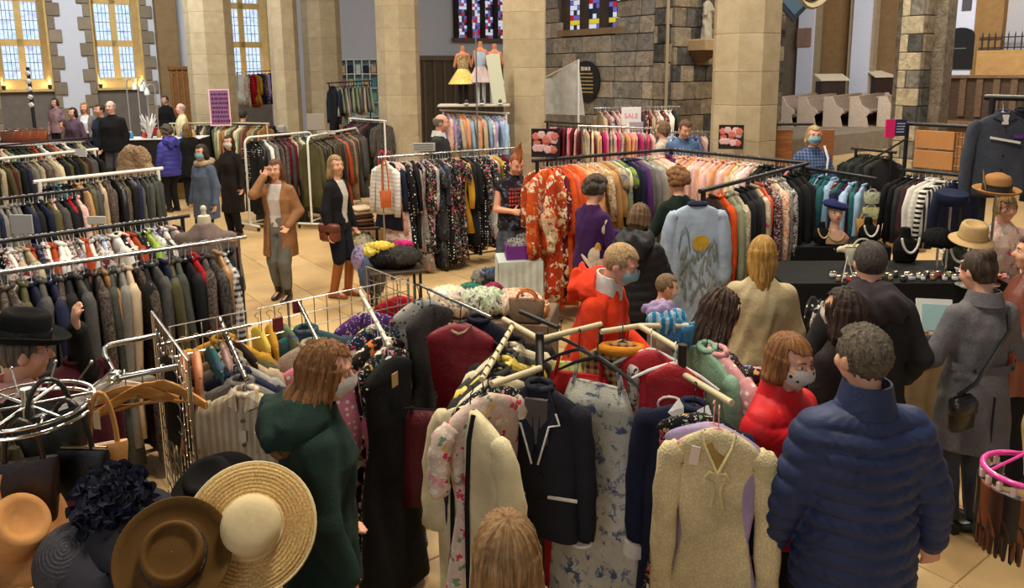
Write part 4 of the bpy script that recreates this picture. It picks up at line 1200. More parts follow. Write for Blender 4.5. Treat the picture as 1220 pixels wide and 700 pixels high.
# shoulder bag of the blonde walker
# --- middle left
dnm = person('person in a blue parka with a cream fur hood and a pale mask', 239, 172, 1.66, 152, .014, seed=20, head=(10, 4),
    top=coatd(srgb(66, 84, 112), .62, fab='denim', fur=srgb(222, 196, 156), fat=1.1), bottom=DK, shoes=SH, hair=dict(style='long', color=DARKH, len=.06), mask=MASKB)
drk = person('person in a long black coat with a white face mask beside the parka', 272, 161, 1.66, 158, .015, seed=21, head=(18, 0),
    top=coatd(srgb(28, 22, 22), .42), bottom=DK, shoes=SH, hair=dict(style='long', color=DARKH, len=.14), mask=MASKW)
person('person with cropped dark hair in a navy overcoat facing the far rails', 289, 131, 1.80, 0, .017, sex='m', seed=22, lift=.0, top=coatd(srgb(30, 34, 50), .6), bottom=DK, shoes=SH, hair=dict(style='short', color=DARKH))
GB = 'shoppers around the far stalls'
person('person with dark hair fading to blonde ends in a black coat', 222, 147, 1.66, 22, .017, seed=23, top=coatd(BLK, .62), bottom=DK, shoes=SH, hair=dict(style='long', color=srgb(150, 116, 74), len=.14, wide=1.1), group=GB)
person('person in a violet blue padded jacket with a raised grey hood', 198, 150, 1.66, 62, .016, seed=24, top=coatd(srgb(62, 62, 150), .74, quilt=True, pitch=.09, fat=1.1, hood=dict(color=srgb(62, 62, 150))), bottom=DK, shoes=SH, hair=dict(style='curly', color=srgb(84, 78, 68)), group=GB)
person('person in a dark red jacket bending towards the far table', 184, 140, 1.64, 48, .017, seed=25, lean=.2, top=coatd(srgb(142, 24, 36), .7), bottom=DK, shoes=SH, hair=dict(style='bob', color=DARKH, len=.02), group=GB)
person('older person in a cream cardigan behind the far table', 215, 123, 1.66, 120, .018, lift=.34, seed=26, top=coatd(srgb(216, 206, 160), .8), bottom=DK, shoes=SH, hair=dict(style='thin', color=srgb(210, 196, 180)), skin=srgb(230, 180, 160), group=GB)
person('person in a black top with brown hair behind the far table', 196, 114, 1.70, 165, .018, lift=.34, seed=27, top=coatd(BLK, .8), bottom=DK, shoes=SH, hair=dict(style='short', color=BROWNH), group=GB)
person('bald person in a black jumper and jeans among the far stalls', 131, 120, 1.80, 178, .016, lift=.34, sex='m', seed=28, top=coatd(srgb(18, 18, 22), .80, fat=1.1), bottom=JN, shoes=SH, skin=srgb(232, 190, 172), hair=dict(style='thin', color=srgb(200, 196, 190)), group=GB)
person('blonde person in a grey coat over a white top at the far stalls', 100, 122, 1.68, 186, .017, lift=.34, seed=29, top=coatd(srgb(122, 112, 108), .7, open=.08, inner=(srgb(226, 224, 224), 'plain')), bottom=DK, shoes=SH, hair=dict(style='long', color=srgb(180, 142, 92), len=.14), group=GB)
person('person in a beige hooded coat stooping over the far rail', 73, 143, 1.62, 150, .018, seed=30, lean=.3, top=coatd(srgb(140, 124, 98), .7, hood=dict()), bottom=DK, shoes=SH, hair=dict(style='bob', color=srgb(84, 58, 46), len=.03), group=GB)
pc_ = person('person in a pink patterned scarf and dark cap by the bag table', 65, 117, 1.68, 170, .018, lift=.34, seed=31, top=coatd(srgb(170, 128, 122), .8, fab='print'), bottom=DK, shoes=SH, hair=dict(style='bob', color=BROWNH, len=.04), group=GB)
person('person with dark hair and a mauve top beside the blonde in grey', 86, 128, 1.62, 170, .018, lift=.34, seed=32, top=coatd(srgb(92, 70, 84), .8), bottom=DK, shoes=SH, hair=dict(style='bob', color=DARKH, len=.05), group=GB)
person('person in a blue black padded coat behind the bald person', 118, 124, 1.72, 150, .018, lift=.34, sex='m', seed=33, top=coatd(srgb(34, 42, 60), .8, fat=1.15), bottom=DK, shoes=SH, hair=dict(style='short', color=DARKH), group=GB)
# --- back of the hall
person('older person in a dark suit and pale shirt in front of the baby clothes', 526, 136, 1.76, -100, .014, lift=.32, sex='m', seed=34, head=(10, 6), top=coatd(srgb(44, 44, 46), .80, collar=dict(h=.05, color=srgb(214, 212, 206), mat=fab('plain'))), bottom=DK, shoes=SH,
    hair=dict(style='thin', color=srgb(150, 138, 124)), skin=srgb(216, 158, 132))
person('person in a blue denim jacket looking down among the far rails', 818, 144, 1.72, -170, .016, lift=.3, sex='m', seed=35, head=(0, 24), top=coatd(srgb(56, 92, 138), .8, fab='denim'), bottom=DK, shoes=SH, hair=dict(style='short', color=srgb(112, 72, 48)))
person('person with greying brown hair in a pale patterned top among the far rails', 790, 144, 1.66, 60, .016, lift=.3, seed=36, top=coatd(srgb(190, 176, 160), .8, fab='floral'), bottom=DK, shoes=SH, hair=dict(style='bob', color=srgb(132, 104, 78), len=.0))
chk = person('blonde person in a blue checked shirt and blue surgical mask', 970, 150, 1.66, 174, .012, lift=.34, seed=37, top=coatd(srgb(88, 112, 160), .8, fab='check', vox=.013), bottom=JN, shoes=SH,
    arms=((-.16, .26, 1.0), (.16, .26, 1.0)), hair=dict(style='bob', color=srgb(214, 184, 130), len=.06), mask=MASKB)
sel = person('blonde stallholder in a pale floral top behind the hat and jewellery table', 1200, 232, 1.60, 168, .011, seed=38, head=(6, 4), top=coatd(srgb(206, 178, 164), .8, fab='floral', vox=.012), bottom=DK, shoes=SH,
    arms=((-.16, .28, 1.0), (.18, .28, 1.0)), hair=dict(style='bob', color=srgb(206, 170, 106), len=.0, fringe=.045))
rgt = person('person with dark red hair in a brown leather jacket by the jewellery table', 1234, 280, 1.64, 70, .013, seed=39, arms=((-.2, .22, .95), (.16, .34, .92)), top=coatd(srgb(112, 56, 40), .78, fab='leather'), bottom=DK, shoes=SH, hair=dict(style='bob', color=srgb(92, 40, 34), len=.04))
# ================================================================== HANGING CLOTHES AND RAILS
# every garment mesh hangs from the origin (the rail); x = across the shoulders, y = along the rail
def g_levels(kind):
    top_ = [(-.078, .040, .016), (-.092, .075, .024), (-.118, .135, .030), (-.150, .188, .036), (-.180, .205, .042)]
    if kind == 'coat': return top_+[(-.34, .205, .055), (-.60, .205, .058), (-.85, .225, .065), (-1.08, .240, .075)]
    if kind == 'long_coat': return top_+[(-.34, .205, .06), (-.60, .200, .058), (-.95, .235, .075), (-1.30, .265, .09)]
    if kind == 'jacket': return top_+[(-.34, .205, .055), (-.50, .198, .052), (-.64, .205, .055), (-.76, .212, .058)]
    if kind == 'shirt': return top_+[(-.34, .200, .038), (-.50, .198, .040), (-.64, .200, .044), (-.76, .204, .046)]
    if kind == 'top': return top_[:4]+[(-.20, .190, .030), (-.34, .185, .035), (-.48, .190, .038), (-.60, .198, .042)]
    if kind == 'dress': return top_[:4]+[(-.20, .180, .032), (-.36, .172, .040), (-.52, .150, .038), (-.75, .200, .055), (-1.02, .245, .07)]
    if kind == 'long_dress': return top_[:4]+[(-.20, .180, .034), (-.36, .172, .042), (-.52, .150, .040), (-.85, .205, .06), (-1.15, .235, .075), (-1.36, .255, .085)]
    if kind == 'strap_dress': return [(-.20, .130, .02), (-.24, .165, .032), (-.36, .168, .040), (-.52, .145, .038), (-.80, .20, .058), (-1.10, .24, .075), (-1.28, .25, .08)]
    if kind == 'skirt': return [(-.085, .150, .014), (-.12, .160, .020), (-.30, .195, .034), (-.46, .225, .045), (-.58, .245, .052)]
    if kind == 'robe': return top_+[(-.34, .235, .05), (-.70, .245, .055), (-1.10, .255, .06), (-1.45, .265, .065)]
def garment_mesh(kind, seed, fine=False, folds=1.0, sleeves='auto', scale=1.0, shoulder=1.0):
    rd = random.Random(seed*31+len(kind)); lv = g_levels(kind); N = 40 if fine else 20
    if fine:
        z = [l[0] for l in lv]; zz = list(np.linspace(z[0], z[4], 7))+list(np.linspace(z[4], z[-1], 22))[1:]
        lv = [(q, float(np.interp(-q, [-a for a in z], [l[1] for l in lv])), float(np.interp(-q, [-a for a in z], [l[2] for l in lv]))) for q in zz]
    if not fine: lv = [(a, b*(1.0 if i > 3 else .97), c*.70) for i, (a, b, c) in enumerate(lv)]
    f1, f2, p1, p2 = rd.uniform(14, 22), rd.uniform(30, 44), rd.uniform(0, 6), rd.uniform(0, 6)
    tw = rd.uniform(-.05, .05); dl = rd.uniform(.9, 1.08); zend = lv[-1][0]
    m = MB(); R = []
    for (z, hw, ht) in lv:
        d = min(1, max(0, (-z-.16)/.6)); zs = z if z > -.19 else -.19+(z+.19)*dl
        ring = []
        for j in range(N):
            a = 2*PI*j/N; c, s = math.cos(a), math.sin(a)
            x = hw*shoulder*math.copysign(abs(c)**.85, c); y = ht*math.copysign(abs(s)**.7, s)
            fo = folds*d*(.021*math.sin(f1*x*(1+.15*(1-d))+p1)+.008*math.sin(f2*x+p2+4*z))
            y += fo+tw*d*x + (.006*math.sin(9*z+7*x+p2) if fine else 0)
            zz = zs + (.012*math.sin(11*x+p1) if z == zend else 0)
            ring.append(Vector((x*scale, y*scale, zz*scale if z != 0 else 0)))
        R.append(ring)
    m.rings(R, True, True)
    sl = sleeves
    if sl == 'auto': sl = {'coat': .62, 'long_coat': .62, 'jacket': .60, 'shirt': .58, 'robe': .55, 'top': .0, 'dress': rd.choice([0, .22, .55]), 'long_dress': rd.choice([0, .2, .55]), 'strap_dress': 0, 'skirt': 0}[kind]
    if sl:
        for sd in (-1, 1):
            a0, a1 = rd.uniform(.02, .07), rd.uniform(-.03, .03)
            wide = 1.8 if kind == 'robe' else 1.0
            pts = [(sd*.165, 0, -.165), (sd*.205, 0, -.20), (sd*(.215+a0*.5), a1*.5, -.18-sl*.35), (sd*(.222+a0*.6), a1, -.18-sl*.7), (sd*(.222+a0*.5), a1*1.6, -.18-sl)]
            if fine:
                pp = [Vector(p) for p in pts]; q = []
                for i in range(len(pp)-1):
                    for k_ in range(3): q.append(pp[i].lerp(pp[i+1], k_/3))
                q.append(pp[-1]); pts = q
            rr = np.interp(np.linspace(0, 1, len(pts)), [0, .2, .5, 1], [.040, .056, .052*wide**.6, .043*wide])
            rr = [r_*(1+.09*math.sin(i*2.3+p1)) for i, r_ in enumerate(rr)]
            b = len(m.v); m.tube([Vector(p)*scale*Vector((shoulder, 1, 1)).x if False else Vector((p[0]*scale*shoulder, p[1]*scale, p[2]*scale)) for p in pts], [r_*scale for r_ in rr], 12 if fine else 8)
            for i in range(b, len(m.v)):
                v_ = m.v[i]; m.v[i] = (v_[0], v_[1]*.72, v_[2])
    if kind == 'strap_dress':
        for sd in (-1, 1):
            m.tube([Vector((sd*.12, .012, -.215))*scale, Vector((sd*.10, .006, -.145))*scale, Vector((sd*.095, 0, -.125))*scale, Vector((sd*.11, -.012, -.215))*scale], .008*scale, 5)
    if kind in ('coat', 'long_coat', 'jacket', 'shirt'):
        m.tube([Vector((.055*math.cos(a), .026*math.sin(a), -.078+.012*math.sin(a)))*scale for a in [2*PI*i/10 for i in range(11)]], .014*scale, 6)
    return m
GM = {}
def gmesh(kind, var):
    if (kind, var) not in GM:
        GM[(kind, var)] = garment_mesh(kind, var).mesh(kind, fab('plain'), 'all')
    return GM[(kind, var)]
def hanger_mb(kind='arm', hw=.20):
    m = MB()
    hook = [(0, 0, -.075), (0, 0, -.045), (0, .004, -.030)]+[(0, .018*math.sin(a)+.0, -.0-.018*math.cos(a)) for a in [PI*.05+PI*1.25*i/7 for i in range(8)]]
    m.tube([(x, y, z) for x, y, z in hook], .0028, 5)
    if kind == 'clip':
        m.tube([(-.17, 0, -.08), (.17, 0, -.08)], .005, 5)
        for s in (-1, 1): m.box((s*.13, 0, -.09), (.022, .03, .035))
    else:
        m.tube([(-hw*.93, 0, -.172), (-hw*.55, 0, -.125), (-.03, 0, -.088), (0, 0, -.078), (.03, 0, -.088), (hw*.55, 0, -.125), (hw*.93, 0, -.172)], [.006, .008, .009, .009, .009, .008, .006], 6)
    return m
HG = {}
def hanger_me(kind):
    if kind not in HG: HG[kind] = hanger_mb(kind).mesh('hanger', omat('paint'))
    return HG[kind]
NOUN = {'coat': 'coat', 'long_coat': 'long coat', 'jacket': 'jacket', 'shirt': 'shirt', 'top': 'top', 'dress': 'dress', 'long_dress': 'long dress', 'strap_dress': 'strappy dress', 'skirt': 'skirt', 'robe': 'robe'}
FADJ = {'plain': '', 'satin': 'satin', 'leather': 'leather', 'tweed': 'tweed', 'floral': 'floral', 'floral_bold': 'bold floral', 'paisley': 'paisley', 'print': 'printed', 'animal': 'speckled', 'dots': 'dotted',
        'stripe': 'striped', 'hstripe': 'hooped', 'plaid': 'plaid', 'check': 'checked', 'sequin': 'sequinned', 'knit': 'knitted', 'fur': 'fur', 'denim': 'denim', 'quilt': 'padded'}
CN = {'black': srgb(22, 22, 24), 'charcoal': srgb(52, 50, 50), 'grey': srgb(116, 112, 106), 'silver grey': srgb(160, 158, 152), 'navy': srgb(28, 34, 60), 'blue': srgb(60, 92, 150), 'pale blue': srgb(150, 182, 214),
      'teal': srgb(40, 96, 100), 'green': srgb(58, 96, 54), 'lime': srgb(150, 178, 60), 'olive': srgb(84, 80, 50), 'dark green': srgb(36, 46, 36), 'sage': srgb(136, 146, 112), 'brown': srgb(82, 54, 36), 'dark brown': srgb(48, 34, 26),
      'tan': srgb(160, 116, 70), 'camel': srgb(188, 142, 84), 'cream': srgb(222, 206, 170), 'white': srgb(226, 222, 212), 'ivory': srgb(226, 214, 180), 'beige': srgb(186, 166, 136), 'pink': srgb(220, 130, 150), 'pale pink': srgb(226, 182, 172),
      'magenta': srgb(190, 40, 110), 'red': srgb(176, 22, 34), 'maroon': srgb(98, 20, 34), 'burgundy': srgb(76, 22, 34), 'orange': srgb(222, 84, 24), 'rust': srgb(166, 66, 26), 'peach': srgb(226, 158, 112), 'mustard': srgb(196, 146, 44),
      'yellow': srgb(222, 196, 84), 'purple': srgb(84, 44, 110), 'lilac': srgb(168, 148, 186), 'copper': srgb(190, 100, 50), 'gold': srgb(190, 150, 84)}
def garment(kind, col, fb, loc, rz, phrase, var=0, hang='black', sc=1.0, hkind=None, scz=1.0, label=None, hcol=None, rd=random):
    c = CN[col] if isinstance(col, str) else col
    jit = rd.uniform(.88, 1.12); c = tuple(min(1, x*jit) for x in c)
    nm = {'top': 'sleeveless_top'}.get(kind, kind)
    o = mk(nm, gmesh(kind, var), None, c, loc, rz, fab(fb)); o.scale = (sc, sc, sc*scz); o.rotation_euler = (rd.uniform(-.05, .05), rd.uniform(-.05, .05), rz)
    adj = FADJ[fb]; noun = NOUN[kind]
    lab = label or ' '.join(x for x in (col, adj, noun, 'on', phrase) if x)
    cat = {'long_coat': 'coat', 'strap_dress': 'dress', 'long_dress': 'dress'}.get(kind, kind)
    tag(o, lab, cat, 'clothes on '+phrase)
    h = mk('hanger', hanger_me('clip' if kind == 'skirt' else 'arm'), o, hcol or {'black': srgb(26, 26, 28), 'white': srgb(226, 224, 218), 'chrome': srgb(190, 190, 188), 'wood': srgb(190, 142, 84), 'red': srgb(130, 26, 34)}[hang])
    return o
def rail(label, A, B, style='black', posts=(1, 1), feet=True, curved=False, r=.016, base=True, over=.06, name='clothes_rail', cat='clothes rail', z0=0.0):
    A = Vector(A); B = Vector(B); d = (B-A); L = Vector((d.x, d.y, 0)).length; rz = math.atan2(d.y, d.x)
    e = empty(name, (A.x, A.y, z0), rz); tag(e, label, cat)
    col, mt = {'black': (BLACKM, 'paint'), 'chrome': (CHROME, 'metal'), 'white': (WHITEM, 'paint'), 'cream': (srgb(206, 192, 150), 'paint')}[style]
    za, zb = A.z-z0, B.z-z0
    if curved:
        cr = .12
        pts = [(0, 0, .1)]+[(cr-cr*math.cos(a), 0, za-cr+cr*math.sin(a)) for a in [PI/2*i/5 for i in range(6)]]+[(L-cr+cr*math.sin(a), 0, zb-cr+cr*math.cos(a)) for a in [PI/2*i/5 for i in range(6)]]+[(L, 0, .1)]
        MB().tube(pts, r, 8).obj('frame', omat(mt), e, True, col)
        posts_x = [0, L]
    else:
        MB().tube([(-over, 0, za), (L+over, 0, zb)], r, 8).obj('rail', omat(mt), e, True, col)
        posts_x = [x for x, p in zip((0, L), posts) if p]
        for x in posts_x:
            MB().tube([(x, 0, .08), (x, 0, (za if x == 0 else zb)+.0)], r*1.05, 8).obj('post', omat(mt), e, True, col)
    if feet:
        for x in posts_x:
            ft = MB().tube([(x, -.26, .085), (x, .26, .085)], r, 6).obj('foot_bar', omat(mt), e, True, col)
            for y in (-.24, .24):
                m = MB(); m.lathe([(.0, -.012), (.03, -.012), (.033, 0), (.03, .012), (.0, .012)], 10, M=Matrix.Translation((x, y, .034)) @ Matrix.Rotation(PI/2, 4, 'X')); m.obj('castor', omat('paint'), ft, True, BLACKM)
    if base and L > .3:
        MB().tube([(0, 0, .13), (L, 0, .13)], r*.8, 6).obj('base_bar', omat(mt), e, True, col)
    return e
def fill(A, B, n, picks, phrase, seed, hang='black', jit=.18, sc=1.0, first=None, last=None, gap=(.03, .03), side=0.0, scz=1.0):
    """hang n garments between A and B. picks: (weight, kind, colour, fabric)"""
    rd = random.Random(seed); A = Vector(A); B = Vector(B); d = B-A; rz = math.atan2(d.y, d.x)-PI/2
    L = d.length; ws = [p[0] for p in picks]; out = []
    for i in range(n):
        t_ = (i+.5+rd.uniform(-.3, .3))/n; t_ = gap[0]/L+t_*(1-(gap[0]+gap[1])/L)
        p = rd.choices(picks, ws)[0][1:]
        if first and i < len(first): p = first[i]
        if last and i >= n-len(last): p = last[i-(n-len(last))]
        q = A+d*t_
        out.append(garment(p[0], p[1], p[2], q, rz+side+rd.uniform(-jit, jit)+(PI if rd.random() < .5 else 0), phrase, rd.randrange(4), hang, sc*rd.uniform(.94, 1.06), scz=scz*rd.uniform(.93, 1.07), rd=rd))
    return out
COATS = [(5, 'coat', 'black', 'plain'), (4, 'coat', 'charcoal', 'tweed'), (3, 'coat', 'grey', 'tweed'), (3, 'long_coat', 'olive', 'plain'), (2, 'coat', 'beige', 'plain'), (3, 'coat', 'brown', 'fur'), (2, 'coat', 'navy', 'plain'), (2, 'long_coat', 'dark green', 'tweed'), (1, 'coat', 'cream', 'plain'), (1, 'coat', 'tan', 'plain')]
BLOUSE = [(3, 'shirt', 'white', 'plain'), (3, 'shirt', 'beige', 'print'), (2, 'shirt', 'pale pink', 'floral'), (2, 'shirt', 'grey', 'floral'), (1, 'shirt', 'lilac', 'print'), (3, 'shirt', 'maroon', 'paisley'), (3, 'shirt', 'black', 'print'), (1, 'shirt', 'rust', 'plain'), (2, 'shirt', 'black', 'dots'), (1, 'shirt', 'pale blue', 'stripe'), (1, 'shirt', 'sage', 'plain'), (2, 'shirt', 'charcoal', 'plain')]
# --- left hand block of rails, one behind the other
def two(a, b, z, zb=None): return P(a[0], a[1], z), P(b[0], b[1], zb or z)
A, B = two((-90, 338), (283, 284), 1.52); ph = 'the chrome rail of heavy coats'
rail('chrome clothes rail packed with dark heavy coats and one red one', A, B, 'chrome')
fill(A, B, 34, COATS, ph, 1, 'chrome', first=[('coat', 'navy', 'plain')], last=[('coat', 'black', 'plain'), ('coat', 'red', 'plain'), ('coat', 'brown', 'fur'), ('coat', 'dark brown', 'fur'), ('coat', 'tan', 'leather'), ('coat', 'white', 'check'), ('coat', 'black', 'plain')], scz=1.12)
A, B = two((-60, 296), (217, 258), 1.52); ph = 'the black rail of blouses'
rail('black clothes rail crowded with blouses behind the heavy coats', A, B, 'black')
fill(A, B, 42, BLOUSE, ph, 2, 'white', last=[('shirt', 'lime', 'satin'), ('shirt', 'white', 'print'), ('shirt', 'charcoal', 'plain'), ('shirt', 'lilac', 'print'), ('shirt', 'white', 'floral'), ('shirt', 'grey', 'print'), ('shirt', 'pale pink', 'plain'), ('shirt', 'dark green', 'plain')])
A, B = two((47, 216), (188, 201), 1.52); ph = 'the white rail of fur and camel coats'
rail('white square clothes rail holding fur collared camel coats', A, B, 'white', r=.022)
fill(A, B, 25, COATS+[(3, 'coat', 'black', 'leather')], ph, 3, 'white', first=[('coat', 'black', 'plain'), ('coat', 'charcoal', 'plain'), ('coat', 'teal', 'plain'), ('coat', 'black', 'plain'), ('coat', 'black', 'plain'), ('coat', 'dark brown', 'plain'), ('coat', 'camel', 'plain'), ('coat', 'camel', 'fur'), ('coat', 'olive', 'tweed')])
A, B = two((-60, 244), (97, 226), 1.52); ph = 'the black rail of mixed jackets'
rail('black clothes rail of mixed jackets with a blank grey sign', A, B, 'black')
fill(A, B, 22, COATS+[(4, 'jacket', 'red', 'plain'), (3, 'jacket', 'white', 'plain'), (3, 'jacket', 'pale pink', 'floral')], ph, 4, 'white')
A, B = two((-40, 193), (112, 178), 1.52); ph = 'the white rail of winter coats'
rail('white clothes rail of winter coats near the far stalls', A, B, 'white', r=.022)
fill(A, B, 30, COATS+[(3, 'coat', 'burgundy', 'plain'), (3, 'coat', 'cream', 'fur'), (2, 'coat', 'teal', 'denim'), (2, 'coat', 'beige', 'tweed')], ph, 5, 'white')
A, B = two((-40, 177), (106, 164), 1.52); ph = 'the rail of red hangers'
rail('thin black clothes rail with dark red hangers near the bag table', A, B, 'black')
fill(A, B, 28, BLOUSE+[(6, 'jacket', 'dark green', 'plain'), (6, 'jacket', 'charcoal', 'plain')], ph, 6, 'red')
# --- white rails behind the walkers
A, B = two((291, 164), (372, 157), 1.58); ph = 'the curved white rail behind the walkers'
rail('white curved tube clothes rail of dark jackets behind the walkers', A, B, 'white', curved=True, r=.02)
fill(A, B, 21, COATS+[(4, 'jacket', 'teal', 'plain'), (3, 'coat', 'maroon', 'plain'), (3, 'shirt', 'white', 'plain')], ph, 7, first=[('shirt', 'black', 'dots'), ('coat', 'black', 'plain'), ('coat', 'black', 'leather')], gap=(.1, .05), scz=1.15)
A, B = two((366, 163), (426, 152), 1.58); ph = 'the rail of brown suede and sheepskin coats'
rail('white curved clothes rail of brown suede and sheepskin coats', A, B, 'white', curved=True, r=.02)
fill(A, B, 19, [(3, 'coat', 'brown', 'fur'), (3, 'coat', 'tan', 'leather'), (2, 'coat', 'dark brown', 'leather'), (2, 'coat', 'camel', 'fur'), (2, 'coat', 'rust', 'leather'), (3, 'coat', 'charcoal', 'tweed'), (2, 'coat', 'olive', 'plain')], ph, 8, scz=1.15, gap=(.05, .08))
A, B = two((418, 141), (458, 144), 1.62); ph = 'the far rail of dark coats by the arcade'
rail('far white clothes rail of dark coats beside the sandstone arcade', A, B, 'white', r=.02)
fill(A, B, 14, [(5, 'coat', 'black', 'plain'), (3, 'coat', 'burgundy', 'plain'), (2, 'coat', 'dark brown', 'fur')], ph, 9)
A, B = PY(392, 99, 18.6), PY(440, 96, 18.6); ph = 'the tall rack of tweed skirts'
rail('tall black rack of pale tweed skirts by the sandstone arcade', A, B, 'black')
fill(A, B, 15, [(3, 'skirt', 'sage', 'tweed'), (3, 'skirt', 'beige', 'tweed'), (2, 'skirt', 'olive', 'plaid'), (1, 'skirt', 'grey', 'tweed')], ph, 10, side=.5, first=[('coat', 'black', 'plain'), ('jacket', 'navy', 'plain')], sc=1.25)
A, B = PY(282, 86, 19.6), PY(326, 84, 19.6); ph = 'the high rail under the third window'
rail('high chrome rail of bright dresses under a leaded window', A, B, 'chrome')
fill(A, B, 11, [(1, 'dress', 'navy', 'plain')], ph, 11, side=.9, first=[('dress', 'white', 'dots'), ('dress', 'white', 'floral'), ('dress', 'cream', 'print'), ('dress', 'red', 'plain'), ('dress', 'red', 'satin'), ('dress', 'mustard', 'plain'), ('dress', 'navy', 'plain'), ('dress', 'navy', 'floral'), ('dress', 'lilac', 'plain')], scz=.8)
A, B = two((262, 146), (318, 147), 1.55); ph = 'the far rail of cream and tan tops'
rail('far wooden toned rail of cream and tan tops under the poster', A, B, 'cream')
fill(A, B, 19, [(3, 'shirt', 'cream', 'plain'), (3, 'shirt', 'tan', 'plain'), (2, 'shirt', 'sage', 'plain'), (2, 'jacket', 'brown', 'plain'), (2, 'jacket', 'rust', 'fur')], ph, 12)
A, B = two((205, 147), (262, 146), 1.55); ph = 'the far rail of olive and cream shirts'
rail('far rail of olive and cream shirts in front of the broad pillar', A, B, 'cream')
fill(A, B, 18, [(3, 'shirt', 'cream', 'plain'), (3, 'shirt', 'olive', 'plain'), (2, 'shirt', 'beige', 'plain'), (2, 'shirt', 'charcoal', 'plain')], ph, 13)
# --- dress rail in the middle
A, B = two((455, 187), (608, 176.5), 1.58); ph = 'the chrome rail of dark print dresses'
rail('long chrome rail of dark printed dresses on a black base', A, B, 'chrome')
DR = [(5, 'long_dress', 'black', 'floral'), (3, 'long_dress', 'black', 'dots'), (2, 'long_dress', 'maroon', 'floral'), (2, 'long_dress', 'black', 'plain'), (2, 'long_dress', 'charcoal', 'print'), (2, 'long_dress', 'navy', 'floral'), (1, 'dress', 'pale pink', 'floral'), (1, 'long_dress', 'silver grey', 'floral'), (1, 'dress', 'mustard', 'plain')]
fill(A, B, 39, DR, ph, 14, 'chrome', jit=.25, first=[('shirt', 'white', 'hstripe'), ('dress', 'navy', 'plain'), ('dress', 'pale pink', 'floral'), ('long_dress', 'pale pink', 'paisley'), ('long_dress', 'black', 'dots'), ('long_dress', 'black', 'floral'), ('long_dress', 'silver grey', 'floral')],
     last=[('dress', 'mustard', 'plain'), ('dress', 'sage', 'plain'), ('long_dress', 'black', 'dots'), ('long_dress', 'maroon', 'plain'), ('long_dress', 'burgundy', 'satin'), ('long_dress', 'teal', 'plaid')], side=.25)
# --- orange robes and pastel tops
A, B = two((640, 191), (800, 178), 1.74); ph = 'the black rail of orange robes'
rail('long black rail of orange robes turning to pastel tops', A, B, 'black', r=.02)
fill(A, B, 36, [(1, 'long_dress', 'peach', 'plain'), (1, 'long_dress', 'gold', 'paisley'), (1, 'long_dress', 'camel', 'satin'), (1, 'long_dress', 'beige', 'print')], ph, 15, 'chrome', side=.3, jit=.12, first=[('robe', 'rust', 'floral_bold'), ('robe', 'orange', 'satin'), ('robe', 'maroon', 'floral_bold'), ('robe', 'orange', 'plain'), ('robe', 'rust', 'plain'), ('robe', 'orange', 'satin'), ('robe', 'copper', 'plain'), ('robe', 'orange', 'plain'), ('robe', 'peach', 'satin'), ('robe', 'mustard', 'plain'), ('robe', 'peach', 'plain'), ('robe', 'gold', 'paisley')],
     last=[('long_dress', 'sage', 'print'), ('long_dress', 'cream', 'stripe'), ('long_dress', 'lime', 'print'), ('long_dress', 'black', 'plain'), ('coat', 'navy', 'plain'), ('coat', 'navy', 'satin'), ('coat', 'purple', 'plain'), ('coat', 'grey', 'plain'), ('coat', 'silver grey', 'plain'), ('coat', 'grey', 'satin'), ('coat', 'silver grey', 'satin'), ('coat', 'beige', 'plain'), ('shirt', 'cream', 'plain'), ('shirt', 'pale pink', 'plain'), ('shirt', 'pale pink', 'satin'), ('shirt', 'peach', 'plain'), ('shirt', 'burgundy', 'plain'), ('shirt', 'purple', 'plain')])
A2 = B; B2 = P(957, 194, 1.66); ph = 'the black rail of pastel tops'
rail('black rail of pale pink and cream tops in front of the pillar', A2, B2, 'black', r=.02)
fill(A2, B2, 34, [(3, 'shirt', 'pale pink', 'plain'), (3, 'shirt', 'peach', 'plain'), (2, 'shirt', 'pale pink', 'satin'), (1, 'shirt', 'lilac', 'plain')], ph, 16, 'white', side=-.35, jit=.1, last=[('shirt', 'cream', 'plain'), ('shirt', 'cream', 'satin'), ('shirt', 'pale pink', 'plain'), ('shirt', 'white', 'plain'), ('shirt', 'pale pink', 'satin'), ('shirt', 'cream', 'plain')]+[('shirt', 'black', 'plain')]*7+[('shirt', 'pink', 'floral'), ('shirt', 'black', 'plain'), ('shirt', 'charcoal', 'plain')])
# --- rail of jackets running towards the back
A, B = two((838, 227), (957, 196), 1.62, 1.66); ph = 'the black rail of evening jackets'
rail('black rail of evening jackets running away from the pale blue robe', A, B, 'black', r=.022)
fill(A, B, 16, [(1, 'coat', 'black', 'plain')], ph, 17, 'white', side=-.55, jit=.06, gap=(.12, .08), first=[('jacket', 'dark brown', 'plain'), ('coat', 'orange', 'plain'), ('coat', 'sage', 'tweed'), ('coat', 'beige', 'sequin'), ('coat', 'black', 'plain'), ('coat', 'black', 'plain'), ('coat', 'charcoal', 'plain'), ('coat', 'beige', 'floral'), ('coat', 'orange', 'satin'), ('coat', 'burgundy', 'sequin'), ('coat', 'peach', 'paisley'), ('coat', 'silver grey', 'animal'), ('coat', 'charcoal', 'paisley')], scz=1.12)
A, B = two((962, 199), (1036, 213), 1.60, 1.49); ph = 'the black rail of small blue tops'
rail('black rail of blue and plum tops behind the jewellery table', A, B, 'black', r=.02)
fill(A, B, 21, [(3, 'shirt', 'teal', 'plain'), (2, 'shirt', 'burgundy', 'plain'), (3, 'shirt', 'pale blue', 'denim'), (2, 'shirt', 'black', 'plain'), (2, 'shirt', 'navy', 'plain'), (2, 'dress', 'maroon', 'floral')], ph, 18, 'black', side=-.5, jit=.1)
